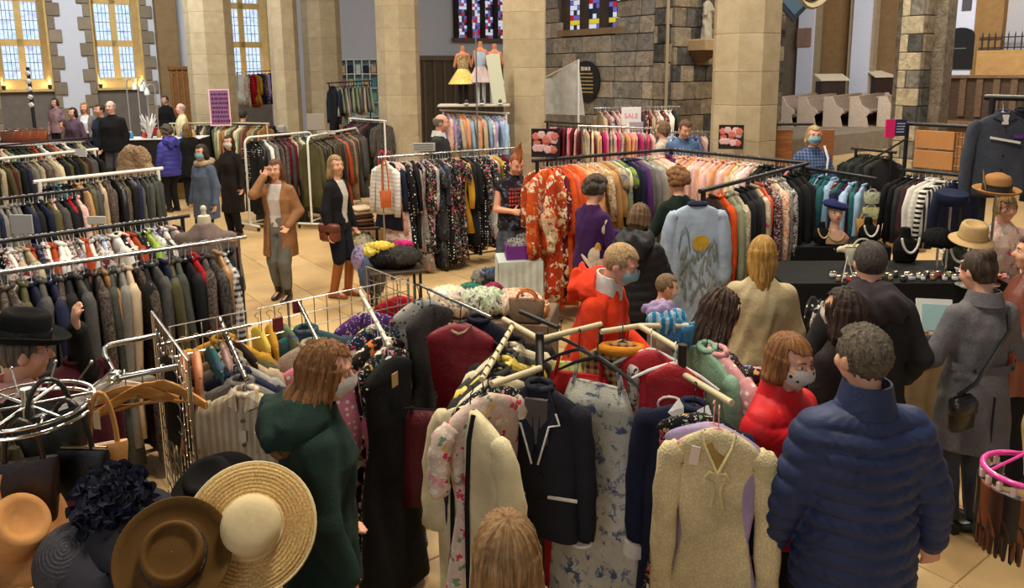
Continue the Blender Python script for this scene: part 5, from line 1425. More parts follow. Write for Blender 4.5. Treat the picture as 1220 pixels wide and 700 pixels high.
# rails behind
A, B = two((694, 150), (780, 153), 1.78); ph = 'the rail of pink skirts and camisoles'
rail('chrome rail of pink skirts and camisoles below a sale card', A, B, 'chrome')
fill(A, B, 19, [(3, 'top', 'pink', 'satin'), (2, 'top', 'pale pink', 'plain'), (2, 'top', 'magenta', 'satin'), (2, 'top', 'peach', 'plain'), (2, 'top', 'beige', 'print'), (1, 'top', 'cream', 'plain'), (1, 'top', 'maroon', 'plain')], ph, 19, 'white', side=.7, jit=.3)
A, B = two((652, 145), (700, 148), 1.78); ph = 'the dark frame rail of plum tops'
rail('dark frame rail of plum and pink tops beside the slim pillar', A, B, 'black')
fill(A, B, 12, [(3, 'top', 'maroon', 'plain'), (3, 'top', 'pink', 'plain'), (2, 'top', 'burgundy', 'satin'), (2, 'top', 'pale pink', 'plain')], ph, 20, 'black', side=.5)
A, B = two((712, 129), (806, 127), 1.95); ph = 'the tall far rail under the stone wall'
rail('tall chrome rail of rose coloured tops near the stone wall', A, B, 'chrome')
fill(A, B, 20, [(3, 'shirt', 'pale pink', 'print'), (3, 'shirt', 'maroon', 'floral'), (2, 'shirt', 'beige', 'plain'), (2, 'shirt', 'charcoal', 'plain'), (1, 'shirt', 'white', 'plain')], ph, 21, 'white')
A, B = two((782, 158), (852, 157), 1.70); ph = 'the far rail of denim and nude tops'
rail('chrome rail of denim and nude tops beside the sandstone pillar', A, B, 'chrome')
fill(A, B, 12, [(3, 'shirt', 'blue', 'denim'), (2, 'top', 'pale pink', 'plain'), (2, 'top', 'beige', 'plain'), (2, 'shirt', 'pale blue', 'denim')], ph, 22, 'white')
A, B = PY(528, 131, 12.9), PY(603, 135, 12.9); ph = 'the white rail of pastel baby clothes'
rail('white rail of pastel baby clothes below the shelf of dressed mannequins', A, B, 'white')
fill(A, B, 22, [(3, 'shirt', 'pale blue', 'plain'), (3, 'shirt', 'white', 'print'), (2, 'shirt', 'pale pink', 'floral'), (2, 'shirt', 'beige', 'plain'), (2, 'shirt', 'blue', 'floral'), (1, 'shirt', 'peach', 'plain'), (1, 'shirt', 'lilac', 'plain')], ph, 23, 'wood', side=.5, sc=.9)
# ================================================================== FOREGROUND STANDS
def seg(m, a, b, r, n=6): m.tube([a, b], r, n)
def gridwall(label, A, B, z0=.03, cell=.075):
    A = Vector(A); B = Vector(B); d = B-A; L = Vector((d.x, d.y, 0)).length; zt = (A.z+B.z)/2
    e = empty('gridwall_panel', (A.x, A.y, 0), math.atan2(d.y, d.x)); tag(e, label, 'display panel')
    m = MB(); n = max(2, round(L/cell)); nz = round((zt-z0)/cell)
    for i in range(1, n): m.tube([(L*i/n, .003, z0), (L*i/n, .003, zt)], .0028, 4)
    m.obj('upright_wires', omat('metal'), e, True, CHROME)
    m = MB()
    for i in range(1, nz): m.tube([(0, -.003, z0+(zt-z0)*i/nz), (L, -.003, z0+(zt-z0)*i/nz)], .0028, 4)
    m.obj('cross_wires', omat('metal'), e, True, CHROME)
    m = MB(); m.tube([(0, 0, z0), (0, 0, zt), (L, 0, zt), (L, 0, z0), (0, 0, z0)], .007, 6); m.obj('edge_frame', omat('metal'), e, True, CHROME)
    for x in (.06, L-.06): MB().box((x, 0, .015), (.04, .34, .03)).obj('foot', omat('paint'), e, False, BLACKM)
    return e
g_a, g_b = P(202, 389, 1.52), P(343, 360, 1.52); g_c = P(486, 331, 1.52)
gridwall('chrome gridwall panel beside the U shaped chrome arm', P(181, 371, 1.52), P(224, 429, 1.52))
gridwall('chrome gridwall panel carrying the arm of shirts', g_a, g_b)
gridwall('chrome gridwall panel with maroon bracket plates', g_b, g_c)
gridwall('chrome gridwall panel beside the speckled dress', P(437, 317, 1.52), P(493, 339, 1.52))
for px, py in ((332, 385), (355, 364)):
    q = P(px, py, 1.47)
    o = MB().bev((0, 0, 0), (.052, .012, .07), .003).obj('bracket_plate', omat('paint'), None, False, srgb(116, 34, 44), q + Vector((0, -.012, 0)), math.atan2((g_c-g_b).y, (g_c-g_b).x)); tag(o, 'small maroon bracket plate clipped to the chrome gridwall', 'bracket', 'maroon plates on the gridwall')
def arm(label, pts, r=.011, col=CHROME, mt='metal', studs=True, name='hanging_rail'):
    p0 = Vector(pts[0]); e = empty(name, p0); tag(e, label, 'hanging rail')
    loc = [Vector(p)-p0 for p in pts]
    br = MB().tube(loc, r, 8).obj('bar', omat(mt), e, True, col)
    if studs and len(loc) == 2:
        for i in range(6):
            q = loc[0].lerp(loc[1], (i+.6)/6.2); MB().tube([q, q+Vector((0, 0, .028))], .004, 5).obj('stud', omat(mt), br, True, col)
    return e
a1 = (P(262, 379, 1.49), P(293, 450, 1.34)); arm('sloping chrome arm hung with beige and striped shirts', a1)
a2 = (P(356, 360, 1.49), P(382, 412, 1.36)); arm('sloping chrome arm holding a green plaid jacket', a2)
a3 = (P(429, 347, 1.49), P(464, 412, 1.36)); arm('sloping white arm hung with long dark dresses', a3, col=srgb(224, 216, 196), mt='paint', studs=False)
# U-shaped arm on the left of the gridwall
us = [P(186, 399, 1.43), P(130, 411, 1.43), P(124, 416, 1.43), P(125, 424, 1.43), P(137, 446, 1.43), P(143, 450, 1.43), P(212, 436, 1.43)]
arm('U shaped chrome arm sticking out from the gridwall', us, .013)
cl_ = empty('rail_clamp', P(138, 449, 1.43)); tag(cl_, 'chrome clamp on the corner of the U shaped arm', 'clamp')
MB().bev((0, 0, 0), (.045, .045, .05), .006).obj('block', omat('metal'), cl_, False, CHROME); MB().lathe([(.0, -.02), (.016, -.018), (.016, .018), (.0, .02)], 10, M=Matrix.Translation((0, -.03, 0)) @ Matrix.Rotation(PI/2, 4, 'X')).obj('knob', omat('metal'), cl_, True, CHROME)

def fg(kind, col, fb, hook, rz, label, cat=None, seed=1, sleeves='auto', scale=1.0, folds=1.0, name=None, hang='black', shoulder=1.0, tilt=0.0):
    c = CN[col] if isinstance(col, str) else col
    o = garment_mesh(kind, seed, True, folds, sleeves, scale, shoulder).obj(name or {'top': 'sleeveless_top'}.get(kind, kind), fab(fb), None, 'all', c, hook, math.radians(rz))
    o.rotation_euler = (0, tilt, math.radians(rz))
    tag(o, label, cat or {'long_coat': 'coat', 'strap_dress': 'dress', 'long_dress': 'dress'}.get(kind, kind))
    h = hanger_mb('clip' if kind == 'skirt' else 'arm').obj('hanger', omat('metal' if hang == 'chrome' else 'paint'), o, True, {'black': srgb(26, 26, 28), 'white': srgb(226, 224, 218), 'chrome': CHROME, 'wood': srgb(190, 142, 84), 'pink': srgb(220, 150, 150)}[hang])
    h.scale = (scale,)*3
    return o
def strip(o, pts, r, name, col, mt='plain', n=6, flat=None):
    m = MB(); m.tube(pts, r, n); return m.obj(name, fab(mt), o, True, col)
def collar_part(o, col, fb='plain', w=.075, y=-.03, label=None):
    """shirt collar wings on the camera side"""
    for sd in (-1, 1):
        m = MB()
        m.rings([[Vector((sd*.030, y-.008, -.078)), Vector((sd*.062, y*.3, -.062)), Vector((sd*(.062+w*.45), y*.9-.006, -.118)), Vector((sd*.020, y-.022, -.150))],
                 [Vector((sd*.028, y-.014, -.078)), Vector((sd*.060, y*.3-.006, -.058)), Vector((sd*(.062+w*.45), y*.9-.014, -.120)), Vector((sd*.018, y-.030, -.152))]], True, True)
        m.obj('collar', fab(fb), o, False, col)
def buttons(o, n, z0, z1, y, col, x=0.0):
    for i in range(n):
        m = MB(); m.lathe([(.0, -.003), (.009, -.002), (.009, .002), (.0, .003)], 8, M=Matrix.Translation((x, y, z0+(z1-z0)*i/max(1, n-1))) @ Matrix.Rotation(PI/2, 4, 'X')); m.obj('button', omat('paint'), o, True, col)
# --- arm of shirts, back to front
d = [Vector(a1[0]).lerp(Vector(a1[1]), t_) for t_ in (.10, .24, .38, .52, .66, .80, .95)]
for i, (k_, c_, f_, lb) in enumerate((('shirt', 'mustard', 'plain', 'mustard shirt at the wall end of the sloping chrome arm'), ('jacket', 'olive', 'plain', 'olive jacket next to the mustard shirt on the chrome arm'), ('shirt', 'beige', 'plain', 'plain beige shirt on the sloping chrome arm'),
        ('shirt', 'silver grey', 'tweed', 'pale grey shirt on the sloping chrome arm'), ('shirt', 'navy', 'plain', 'navy shirt between grey ones on the sloping chrome arm'), ('shirt', 'grey', 'tweed', 'mid grey shirt behind the striped one on the chrome arm'), ('shirt', srgb(196, 176, 140), 'stripe', 'beige and brown striped shirt at the open end of the chrome arm'))):
    o = fg(k_, c_, f_, d[i], -6+random.uniform(-4, 4), lb, seed=20+i, hang='chrome' if i == 6 else 'black')
    if i >= 2: collar_part(o, CN[c_] if isinstance(c_, str) else c_, f_)
    if i == 6:
        buttons(o, 4, -.2, -.55, -.05, srgb(120, 96, 70)); MB().box((.10, -.048, -.30), (.09, .01, .10)).obj('pocket', fab('stripe'), o, False, srgb(196, 176, 140))
        MB().box((0, -.055, -.27), (.034, .004, .055)).obj('price_tag', omat('paint'), o, False, srgb(222, 214, 196))
# tops on the wall side of the gridwall
ph = 'the gridwall beside the chrome arm'
dv = (g_b-g_a); rzg = math.atan2(dv.y, dv.x)
for i, (k_, c_, f_) in enumerate((('top', 'black', 'plain'), ('top', 'peach', 'plain'), ('top', 'peach', 'satin'), ('top', 'teal', 'print'), ('top', 'pale pink', 'plain'), ('top', 'dark brown', 'plain'), ('top', 'yellow', 'plain'), ('top', 'mustard', 'plain'), ('top', 'sage', 'print'))):
    q = g_a.lerp(g_b, .06+i*.105)+Vector((0, -.10 if i < 6 else .06, -.05))
    garment(k_, c_, f_, q, rzg+PI/2+random.uniform(-.4, .4), ph, i % 4, 'wood', .85)
arm('long chrome bar along the gridwall hung with small bright tops', (g_a+Vector((0, -.10, -.05)), g_a.lerp(g_b, .72)+Vector((0, -.10, -.05))), .009, studs=False)
# --- green plaid jacket etc. on the second arm
d = [Vector(a2[0]).lerp(Vector(a2[1]), t_) for t_ in (.3, .62, .92)]
fg('jacket', 'teal', 'plaid', d[0], 22, 'green and teal plaid jacket behind the auburn haired person', seed=31); fg('jacket', 'beige', 'tweed', d[1], 18, 'sand coloured tweed jacket behind the auburn haired person', seed=32); fg('shirt', 'pink', 'dots', d[2], 14, 'pink dotted shirt beside the green raincoat', seed=33)
# --- long dark dresses on the third arm
d = [Vector(a3[0]).lerp(Vector(a3[1]), t_) for t_ in (.15, .40, .62, .80, .95)]
for i, (c_, f_, lb) in enumerate((('purple', 'floral', 'purple flowered long dress at the back of the white arm'), ('navy', 'floral', 'navy flowered long dress in the middle of the white arm'), ('black', 'floral_bold', 'black long dress with big pale blooms on the white arm'), (srgb(20, 30, 28), 'floral', 'dark green flowered long dress on the white sloping arm'), ('black', 'plain', 'plain black long dress at the open end of the white arm'))):
    o = fg('long_dress', c_, f_, d[i]+Vector((0, 0, 0)), (36, 46, 54, 60, 64)[i], lb, seed=40+i, sleeves=.0, hang='white')
    if i == 4: MB().box((-.03, -.055, -.17), (.05, .004, .07)).obj('price_tag', omat('paint'), o, False, srgb(196, 160, 110))
fg('dress', 'silver grey', 'animal', P(499, 341, 1.50), 40, 'grey and black speckled dress on the corner of the gridwall', seed=47, sleeves=0)
fg('dress', 'charcoal', 'animal', P(512, 348, 1.50), 52, 'dark speckled dress beside the maroon velvet dress', seed=48, sleeves=0)
fg('top', 'red', 'plain', P(474, 341, 1.40), 20, 'small red top hanging inside the gridwall corner', seed=49, scale=.8)
arm('short chrome wire rail beyond the maroon velvet dress', (P(497, 338, 1.5), P(585, 378, 1.5)), .009, studs=False)
o = fg('dress', srgb(132, 14, 30), 'satin', P(548, 366, 1.50), -14, 'deep maroon velvet dress hanging beside the speckled one', seed=50, sleeves=0, scale=1.08, shoulder=.9)
MB().tube([(-.06, .0, -.09), (-.03, -.03, -.12), (0, -.036, -.13), (.03, -.03, -.12), (.06, 0, -.09)], .008, 6).obj('neckline', fab('plain'), o, True, srgb(180, 150, 120))
fg('shirt', srgb(20, 24, 44), 'plain', P(570, 362, 1.50), -20, 'dark navy top behind the maroon velvet dress', seed=51, sleeves=.3)
fg('skirt', srgb(96, 12, 26), 'satin', P(520, 470, 1.1), -10, 'maroon skirt showing below the velvet dress', seed=52, scale=1.0)

# --- cream armed racks in the middle
def multi_rack(label, centre, arms, posts_, col=srgb(196, 184, 146)):
    c0 = Vector((centre.x, centre.y, 0)); e = empty('display_rack', c0); tag(e, label, 'clothes rack')
    MB().tube([(0, 0, .05), (0, 0, centre.z+.03)], .02, 8).obj('post', omat('paint'), e, True, BLACKM)
    for a in range(4):
        ang = PI/4+a*PI/2; MB().tube([(0, 0, .06), (.32*math.cos(ang), .32*math.sin(ang), .03)], .016, 6).obj('foot', omat('paint'), e, True, BLACKM)
    for pts in arms: MB().tube([Vector(p)-c0 for p in pts], .014, 8).obj('arm', omat('paint'), e, True, col)
    for (p, q) in posts_: MB().tube([Vector(p)-c0, Vector(q)-c0], .012, 6).obj('arm_riser', omat('paint'), e, True, BLACKM)
    return e
c1 = P(643, 404, 1.5); e1 = P(716, 386, 1.5); e2 = P(586, 458, 1.44); m1 = P(644, 438, 1.44)
e3 = P(600, 380, 1.5)
multi_rack('cream armed display rack holding the piped blazer', c1, [(c1, e1), (m1, e2), (c1, e3)], [(c1, m1), (e1, e1+Vector((0, 0, -.16)))])
c2 = P(813, 418, 1.5); e4 = P(762, 388, 1.5); m2 = Vector(c2)+Vector((0, 0, -.10)); e5 = P(872, 480, 1.42); e6 = P(716, 395, 1.5); e7 = P(820, 388, 1.5)
multi_rack('cream armed display rack holding the ivory knitted dress', c2, [(c2, e4), (m2, e5), (e4, e6), (e4, e7)], [(c2, m2)])
# black ringed rail with bare hangers behind
arm('short black rail with white spacer rings above the orange bag', (P(620, 371, 1.52), P(665, 390, 1.52)), .012, BLACKM, 'paint', False)
# garments on the rack of the blazer
o = fg('jacket', srgb(36, 38, 48), 'plain', P(643, 437, 1.44), -17, 'charcoal blazer with white piped lapels and cuffs', cat='jacket', seed=60, folds=.35, scale=1.04, sleeves=.58, shoulder=.80)
WP = srgb(230, 228, 222)
for sd in (-1, 1):
    m = MB(); lp = [(sd*.050, -.034, -.085), (sd*.088, -.064, -.17), (sd*.106, -.072, -.215), (sd*.062, -.076, -.225), (sd*.014, -.080, -.40), (sd*.006, -.068, -.30), (sd*.02, -.058, -.15)]
    m.add([Vector(p) for p in lp]+[Vector(p)+Vector((0, -.006, 0)) for p in lp], [(0,1,2,3,4,5,6), (13,12,11,10,9,8,7)]+[(i, (i+1) % 7, 7+(i+1) % 7, 7+i) for i in range(7)]); m.obj('lapel', fab('plain'), o, False, srgb(34, 36, 46))
    strip(o, [Vector(p)+Vector((0, -.009, 0)) for p in lp[1:5]], .0048, 'piping', WP)
    strip(o, [(sd*(.185+.045*math.cos(a)), .036*math.sin(a), -.79) for a in [2*PI*i/12 for i in range(13)]], .006, 'cuff_piping', WP)
    MB().box((sd*.115, -.062, -.56), (.13, .008, .012)).obj('pocket_piping', fab('plain'), o, False, WP)
buttons(o, 2, -.46, -.58, -.066, srgb(20, 20, 22), .02)
MB().box((0, -.056, -.22), (.10, .02, .20)).obj('shirt_front', fab('plain'), o, False, srgb(92, 84, 84))
o = fg('robe', srgb(222, 208, 166), 'plain', P(560, 464, 1.43), -46, 'ivory tunic gown with black trimmed front edges', cat='dress', seed=61, sleeves=.5, folds=.8, shoulder=.9)
for sd in (-1, 1): strip(o, [(sd*.045, -.024, -.085), (sd*.05, -.055, -.18), (sd*.045, -.068, -.45), (sd*.05, -.075, -.85), (sd*.055, -.08, -1.2)], .010, 'black_trim', srgb(18, 18, 20))
rowA = P(612, 386, 1.5); rowB = P(574, 452, 1.46)
arm('cream painted arm carrying a row of pale jackets', (rowA, rowB), .013, srgb(206, 192, 150), 'paint', False)
for i, (k_, c_, f_, lb) in enumerate((('jacket', 'black', 'plain', 'black jacket at the far end of the cream arm'), ('jacket', 'ivory', 'plain', 'ivory jacket between black ones on the cream arm'), ('jacket', 'black', 'tweed', 'black tweed jacket on the cream arm'), ('jacket', 'yellow', 'satin', 'pale yellow satin jacket on the cream arm'),
        ('jacket', 'charcoal', 'plain', 'charcoal jacket beside the pale yellow one'), ('dress', 'ivory', 'satin', 'ivory satin dress on the cream arm'), ('long_dress', 'black', 'floral', 'black dress with pink roses on the cream arm'), ('long_dress', srgb(214, 190, 172), 'floral', 'short sleeved cream dress with pink and green flowers'))):
    q = Vector(rowA).lerp(Vector(rowB), .05+i*.13); o = fg(k_, c_, f_, q, 34+i, lb, seed=62+i, folds=.7, sleeves=.24 if i == 7 else 'auto')
    if i in (1, 3): collar_part(o, CN[c_], f_)
fg('strap_dress', srgb(176, 188, 96), 'print', P(668, 384, 1.5), -12, 'lime green printed halter dress on the cream arm', seed=71)
fg('strap_dress', srgb(176, 30, 28), 'plain', P(690, 396, 1.5), -20, 'bright red strappy dress behind the blue print dress', seed=72)
fg('strap_dress', srgb(206, 204, 188), 'print', P(712, 404, 1.5), -32, 'pale strappy dress printed with blue flowers on a black hanger', seed=73, scale=1.06)
fg('long_dress', srgb(96, 76, 60), 'paisley', P(738, 390, 1.5), -68, 'brown paisley long dress behind the blue print dress', seed=74, sleeves=0)
fg('long_dress', srgb(44, 34, 32), 'floral_bold', P(748, 388, 1.5), -74, 'dark long dress with rust and cream blooms', seed=75, sleeves=0)
o = fg('top', 'camel', 'check', P(742, 390, 1.52), -8, 'tan and black checked top with a mustard collar', seed=76, scale=.9)
MB().tube([(.09*math.cos(a), .04*math.sin(a)-.005, -.10) for a in [2*PI*i/14 for i in range(15)]], .024, 8).obj('collar', fab('plain'), o, True, srgb(206, 130, 30))
o = fg('dress', srgb(178, 16, 30), 'satin', P(776, 396, 1.52), -14, 'crimson halter dress on a white hanger', seed=77, hang='white', sleeves=0, shoulder=.72)
o = fg('dress', srgb(170, 14, 28), 'satin', P(805, 412, 1.52), -22, 'crimson sleeveless dress with an oval cut out on a white hanger', seed=78, hang='white', sleeves=0, shoulder=.70)
MB().tube([(.06*math.cos(a), -.052, -.25+.04*math.sin(a)) for a in [2*PI*i/14 for i in range(15)]], .006, 6).obj('cut_out_trim', fab('plain'), o, True, srgb(226, 200, 190))
fg('shirt', srgb(206, 150, 150), 'dots', P(856, 398, 1.5), -64, 'pink and red dotted blouse beside the dark floral jacket', seed=79)
fg('shirt', srgb(120, 160, 130), 'satin', P(843, 394, 1.5), -70, 'mint satin blouse tucked behind the dotted one', seed=80)
rC = P(828, 460, 1.43); rD = P(857, 488, 1.42)
o = fg('coat', srgb(24, 30, 56), 'plain', rC, -34, 'dark navy coat dress with white cuffs', seed=81, folds=.4, scale=1.02, sleeves=.62)
for sd in (-1, 1): MB().tube([(sd*.246, 0, -.77), (sd*.25, 0, -.83)], [.048, .052], 12).obj('cuff', fab('plain'), o, True, srgb(220, 216, 206))
collar_part(o, srgb(226, 222, 214), 'plain')
fg('dress', 'black', 'floral', Vector(rC).lerp(Vector(rD), .42), -26, 'black flowered dress just behind the ivory knitted dress', seed=82, sleeves=0)
fg('dress', 'lilac', 'satin', Vector(rC).lerp(Vector(rD), .80), -26, 'lilac satin dress just behind the ivory knitted dress', seed=83, sleeves=0, hang='pink')
o = fg('dress', srgb(228, 214, 170), 'knit', rD, -14, 'long sleeved ivory crochet knit dress with a bow at the neck', seed=84, sleeves=.70, folds=.35, scale=1.0, hang='pink', shoulder=.84)
for sd in (-1, 1):
    m = MB(); m.tube([(0, -.052, -.235), (sd*.03, -.06, -.225), (sd*.045, -.062, -.25), (sd*.02, -.06, -.265), (sd*.012, -.066, -.30), (sd*.022, -.07, -.36)], .0055, 6); m.obj('bow_ribbon', fab('satin'), o, True, srgb(214, 198, 140))
    strip(o, [(sd*.062, -.012, -.088), (sd*.05, -.04, -.13), (0, -.055, -.235)], .006, 'neck_trim', srgb(222, 206, 156))
m = MB(); m.add([Vector(p) for p in ((-.054, -.004, -.082), (.054, -.004, -.082), (.045, -.036, -.13), (0, -.050, -.226), (-.045, -.036, -.13))], [(0, 1, 2, 3, 4)]); m.obj('neck_lining', fab('plain'), o, False, srgb(170, 136, 76))
MB().box((-.085, -.058, -.165), (.034, .003, .075), rot('Y', .12)).obj('price_tag', omat('paint'), o, False, srgb(222, 206, 190))
# blue and lilac scarf heap over the rack arm
def heap(name, label, c, size, lumps, cat='clothes', seed=1, vox=.014, z0=None):
    """a heap of crumpled cloth: every bundle is its own piece lying on the others"""
    rd = random.Random(seed); e = empty(name, c); tag(e, label, cat)
    for i, (col, fb, dx, dy, dz, rx, ry, rz_) in enumerate(lumps):
        G = SDF((dx-rx-.05, dy-ry-.05, dz-rz_-.05), (dx+rx+.05, dy+ry+.05, dz+rz_+.05), vox)
        G.ell((dx, dy, dz), (rx, ry, rz_), 0)
        for q in range(5):
            a = rd.uniform(0, 6.28); b = rd.uniform(.2, .8)
            G.cap((dx-rx*b*math.cos(a), dy-ry*b*math.sin(a), dz+rz_*.3), (dx+rx*b*math.cos(a+.5), dy+ry*b*math.sin(a+.5), dz+rz_*.55), .02+.03*rd.random()*min(rx, 1), .016, .02)
        X, Y, Z = G.full(); ph_ = rd.uniform(0, 6)
        G.D += (.012*np.sin(38*X+10*np.sin(16*Y+ph_))+.009*np.sin(52*Y+9*np.sin(20*X)+30*Z)).astype(np.float32)*min(1, rz_/.06)
        mk('cloth_bundle', G.mesh('cloth_bundle', fab(fb)), e, CN[col] if isinstance(col, str) else col)
    return e
heap('scarf_heap', 'heap of turquoise and lilac scarves lying over the cream rack', P(796, 384, 1.5), 1, [(srgb(40, 140, 186), 'stripe', .0, 0, .0, .085, .06, .05), ('lilac', 'satin', -.03, .05, .04, .07, .05, .04), (srgb(60, 130, 170), 'satin', .05, -.03, -.05, .06, .05, .07)], seed=3, vox=.008)

# --- bare wooden hangers on the U arm
def wood_hanger(loc, rz, label, col=srgb(196, 138, 66)):
    o = empty('coat_hanger', loc, rz); tag(o, label, 'hanger', 'bare hangers on the chrome arm')
    m = MB(); hook = [(0, 0, -.07), (0, 0, -.04)]+[(0, .018*math.sin(a), -.018*math.cos(a)) for a in [PI*.05+PI*1.25*i/7 for i in range(8)]]
    m.tube(hook, .003, 5); m.obj('hook', omat('metal'), o, True, CHROME)
    m = MB(); R = []
    for i in range(11):
        t_ = i/10*2-1; x = .205*t_; z = -.075-.075*abs(t_)**1.5; w = .016+.006*(1-abs(t_))
        R.append([Vector((x, yy, z+zz)) for yy, zz in ((-.010, -w), (.010, -w), (.012, 0), (.006, w), (-.006, w), (-.012, 0))])
    m.rings(R, True, True); m.obj('shoulder_bar', omat('wood'), o, True, col)
    MB().tube([(-.17, 0, -.145), (.17, 0, -.145)], .006, 6).obj('trouser_bar', omat('wood'), o, True, col)
for t_, rz_ in ((.15, .3), (.42, .7), (.75, -.25)):
    q = Vector(us[4]).lerp(Vector(us[6]), t_); wood_hanger(q, rz_, 'bare varnished wooden hanger on the U shaped chrome arm')
for t_, rz_ in ((.4, 1.0), (.7, .4)):
    q = Vector(us[3]).lerp(Vector(us[4]), t_); wood_hanger(q, rz_, 'bare white wire and wood hanger at the arm corner', srgb(222, 216, 204))

# --- ring stand of handbags
rc = P(33, 482, 1.57); rs = empty('ring_stand', (rc.x, rc.y, 0)); tag(rs, 'round chrome display ring on a post with radiating prongs', 'display stand')
RR = .205
MB().tube([(RR*math.cos(a), RR*math.sin(a), rc.z) for a in [2*PI*i/40 for i in range(41)]], .006, 6, False).obj('ring', omat('metal'), rs, True, CHROME)
MB().tube([(RR*math.cos(a), RR*math.sin(a), rc.z-.028) for a in [2*PI*i/40 for i in range(41)]], .006, 6, False).obj('lower_ring', omat('metal'), rs, True, CHROME)
MB().tube([(0, 0, .04), (0, 0, rc.z+.06)], .018, 10).obj('post', omat('metal'), rs, True, CHROME)
MB().lathe([(.0, .0), (.24, .0), (.24, .02), (.03, .05), (.0, .05)], 24).obj('base', omat('metal'), rs, True, CHROME)
for i in range(3):
    a = PI/6+i*PI/3; MB().tube([(RR*math.cos(a), RR*math.sin(a), rc.z), (-RR*math.cos(a), -RR*math.sin(a), rc.z)], .005, 6).obj('spoke', omat('metal'), rs, True, CHROME)
for i in range(12):
    a = 2*PI*i/12+.2; c_, s_ = math.cos(a), math.sin(a)
    m = MB(); m.tube([(RR*.85*c_, RR*.85*s_, rc.z-.02), (RR*1.32*c_, RR*1.32*s_, rc.z+.05)], .004, 6); m.ell((RR*1.33*c_, RR*1.33*s_, rc.z+.052), (.008,)*3, 8, 6); m.obj('prong', omat('metal'), rs, True, CHROME)
def handbag(label, c, w, h, dp, col, rz=0, fb='leather', handles=1, hh=.14, clasp=None, name='handbag', topcol=None, shape=.86, group=None):
    """c = centre of the base"""
    e = empty(name, c, rz); tag(e, label, 'bag', group)
    m = MB(); R = []
    for z, a, b in ((0, shape*.96, .92), (.012, shape, 1), (h*.5, (1+shape)/2, .9), (h*.85, 1, .62), (h, .985, .34)):
        ring = []
        for j in range(20):
            t_ = 2*PI*j/20; cc, ss = math.cos(t_), math.sin(t_)
            ring.append(Vector((w/2*a*math.copysign(abs(cc)**.45, cc), dp/2*b*math.copysign(abs(ss)**.45, ss), z)))
        R.append(ring)
    m.rings(R, True, True); m.obj('bag_body', fab(fb), e, True, col)
    if clasp is not None:
        MB().tube([(-w*.48, 0, h+.004), (w*.48, 0, h+.004)], .008, 8).obj('clasp_bar', omat('metal'), e, True, clasp)
    for k_ in range(handles):
        y = (dp*.2 if handles == 2 else 0)*(1 if k_ else -1)
        MB().tube([(w*.28*math.cos(a), y, h-.01+hh*math.sin(a)) for a in [PI*i/12 for i in range(13)]], .009, 7).obj('handle', fab(fb), e, True, topcol or col)
    return e
GBG = 'bags hanging on the ring stand'
q = P(92, 588, 1.24); handbag('large black frame handbag with a pale metal bar hanging on the ring stand', q, .26, .17, .08, srgb(22, 20, 20), -.05, hh=.19, clasp=srgb(190, 176, 140))
q = P(128, 562, 1.30); handbag('tan leather bag with brown side panels on the ring stand', q, .15, .11, .07, srgb(186, 130, 66), .4, hh=.20)
q = P(38, 620, 1.22); handbag('dark brown leather shoulder bag with long straps on the ring stand', q, .20, .22, .08, srgb(44, 28, 20), .3, hh=.15)
q = P(2, 600, 1.25); handbag('moss green and brown soft bag on the ring stand', q, .22, .22, .09, srgb(70, 64, 46), -.3, 'plain', hh=.16)
q = P(66, 548, 1.36); handbag('dark green leather bag hanging on the far side of the ring stand', q, .24, .18, .08, srgb(30, 34, 30), .8, hh=.13)
q = P(92, 470, 1.16); fg('shirt', 'burgundy', 'plain', P(86, 412, 1.50), 70, 'burgundy cardigan hanging beyond the ring stand', seed=91, scale=.8)
for px_, py_, rz_ in ((40, 590, .2), (115, 500, -.3)):
    q = P(px_, py_, 1.30); o = MB().bev((0, 0, 0), (.035, .003, .08), .001).obj('price_tag', omat('paint'), None, False, srgb(206, 186, 150), q, rz_); tag(o, 'buff paper price tag tied to a bag on the ring stand', 'tag', 'price tags on the ring stand')

# --- table of hats
tb_c = P(150, 700, .98); tbl = empty('hat_table', (tb_c.x-.05, tb_c.y-.16, 0)); tag(tbl, 'dark cloth covered table carrying the hats', 'table')
MB().bev((0, 0, .84), (1.25, .42, .04), .01).obj('table_top', fab('plain'), tbl, False, srgb(30, 26, 28))
MB().box((0, -.20, .42), (1.25, .02, .82)).obj('cloth_front', fab('plain'), tbl, False, srgb(30, 26, 28))
for sx in (-.58, .58):
    for sy in (-.17, .17): MB().tube([(sx, sy, 0), (sx, sy, .83)], .02, 6).obj('leg', omat('paint'), tbl, True, BLACKM)
MB().box((0, .20, .42), (1.25, .02, .82)).obj('cloth_back', fab('plain'), tbl, False, srgb(30, 26, 28))
def face_cam(p, up=.35, roll=0.0, side=(0, 0, 0)):
    """matrix with local z leaning from straight up towards the viewer side of the table"""
    n = (Vector((0, 0, H))-Vector(p)).normalized()*(1-up)+Vector((0, 0, 1))*up+Vector(side); n.normalize()
    q = n.to_track_quat('Z', 'Y'); return Matrix.Translation(p) @ q.to_matrix().to_4x4() @ Matrix.Rotation(roll, 4, 'Z')
def hat_stand(p, label):
    e = empty('hat_stand', (p.x, p.y, .86)); tag(e, label, 'stand', 'stands under the hats'); h = p.z-.87
    MB().tube([(0, 0, 0), (0, 0, max(h, .03))], .008, 6).obj('stem', omat('metal'), e, True, CHROME); MB().lathe([(.0, 0), (.07, 0), (.07, .008), (.0, .012)], 16).obj('base', omat('metal'), e, True, CHROME)
def put_hat(name, label, px, py, z, prof, col, mat, up, band=None, bandz=(0, .04), wob=None, roll=0, side=(0, 0, 0), stand=True, n=40):
    p = P(px, py, z); h_ = hat(name, label, face_cam(p, up, roll, side), prof, col, mat, band, None, wob, n, bandz)
    if stand: hat_stand(p, 'slim chrome stand under a hat on the dark table')
    return h_
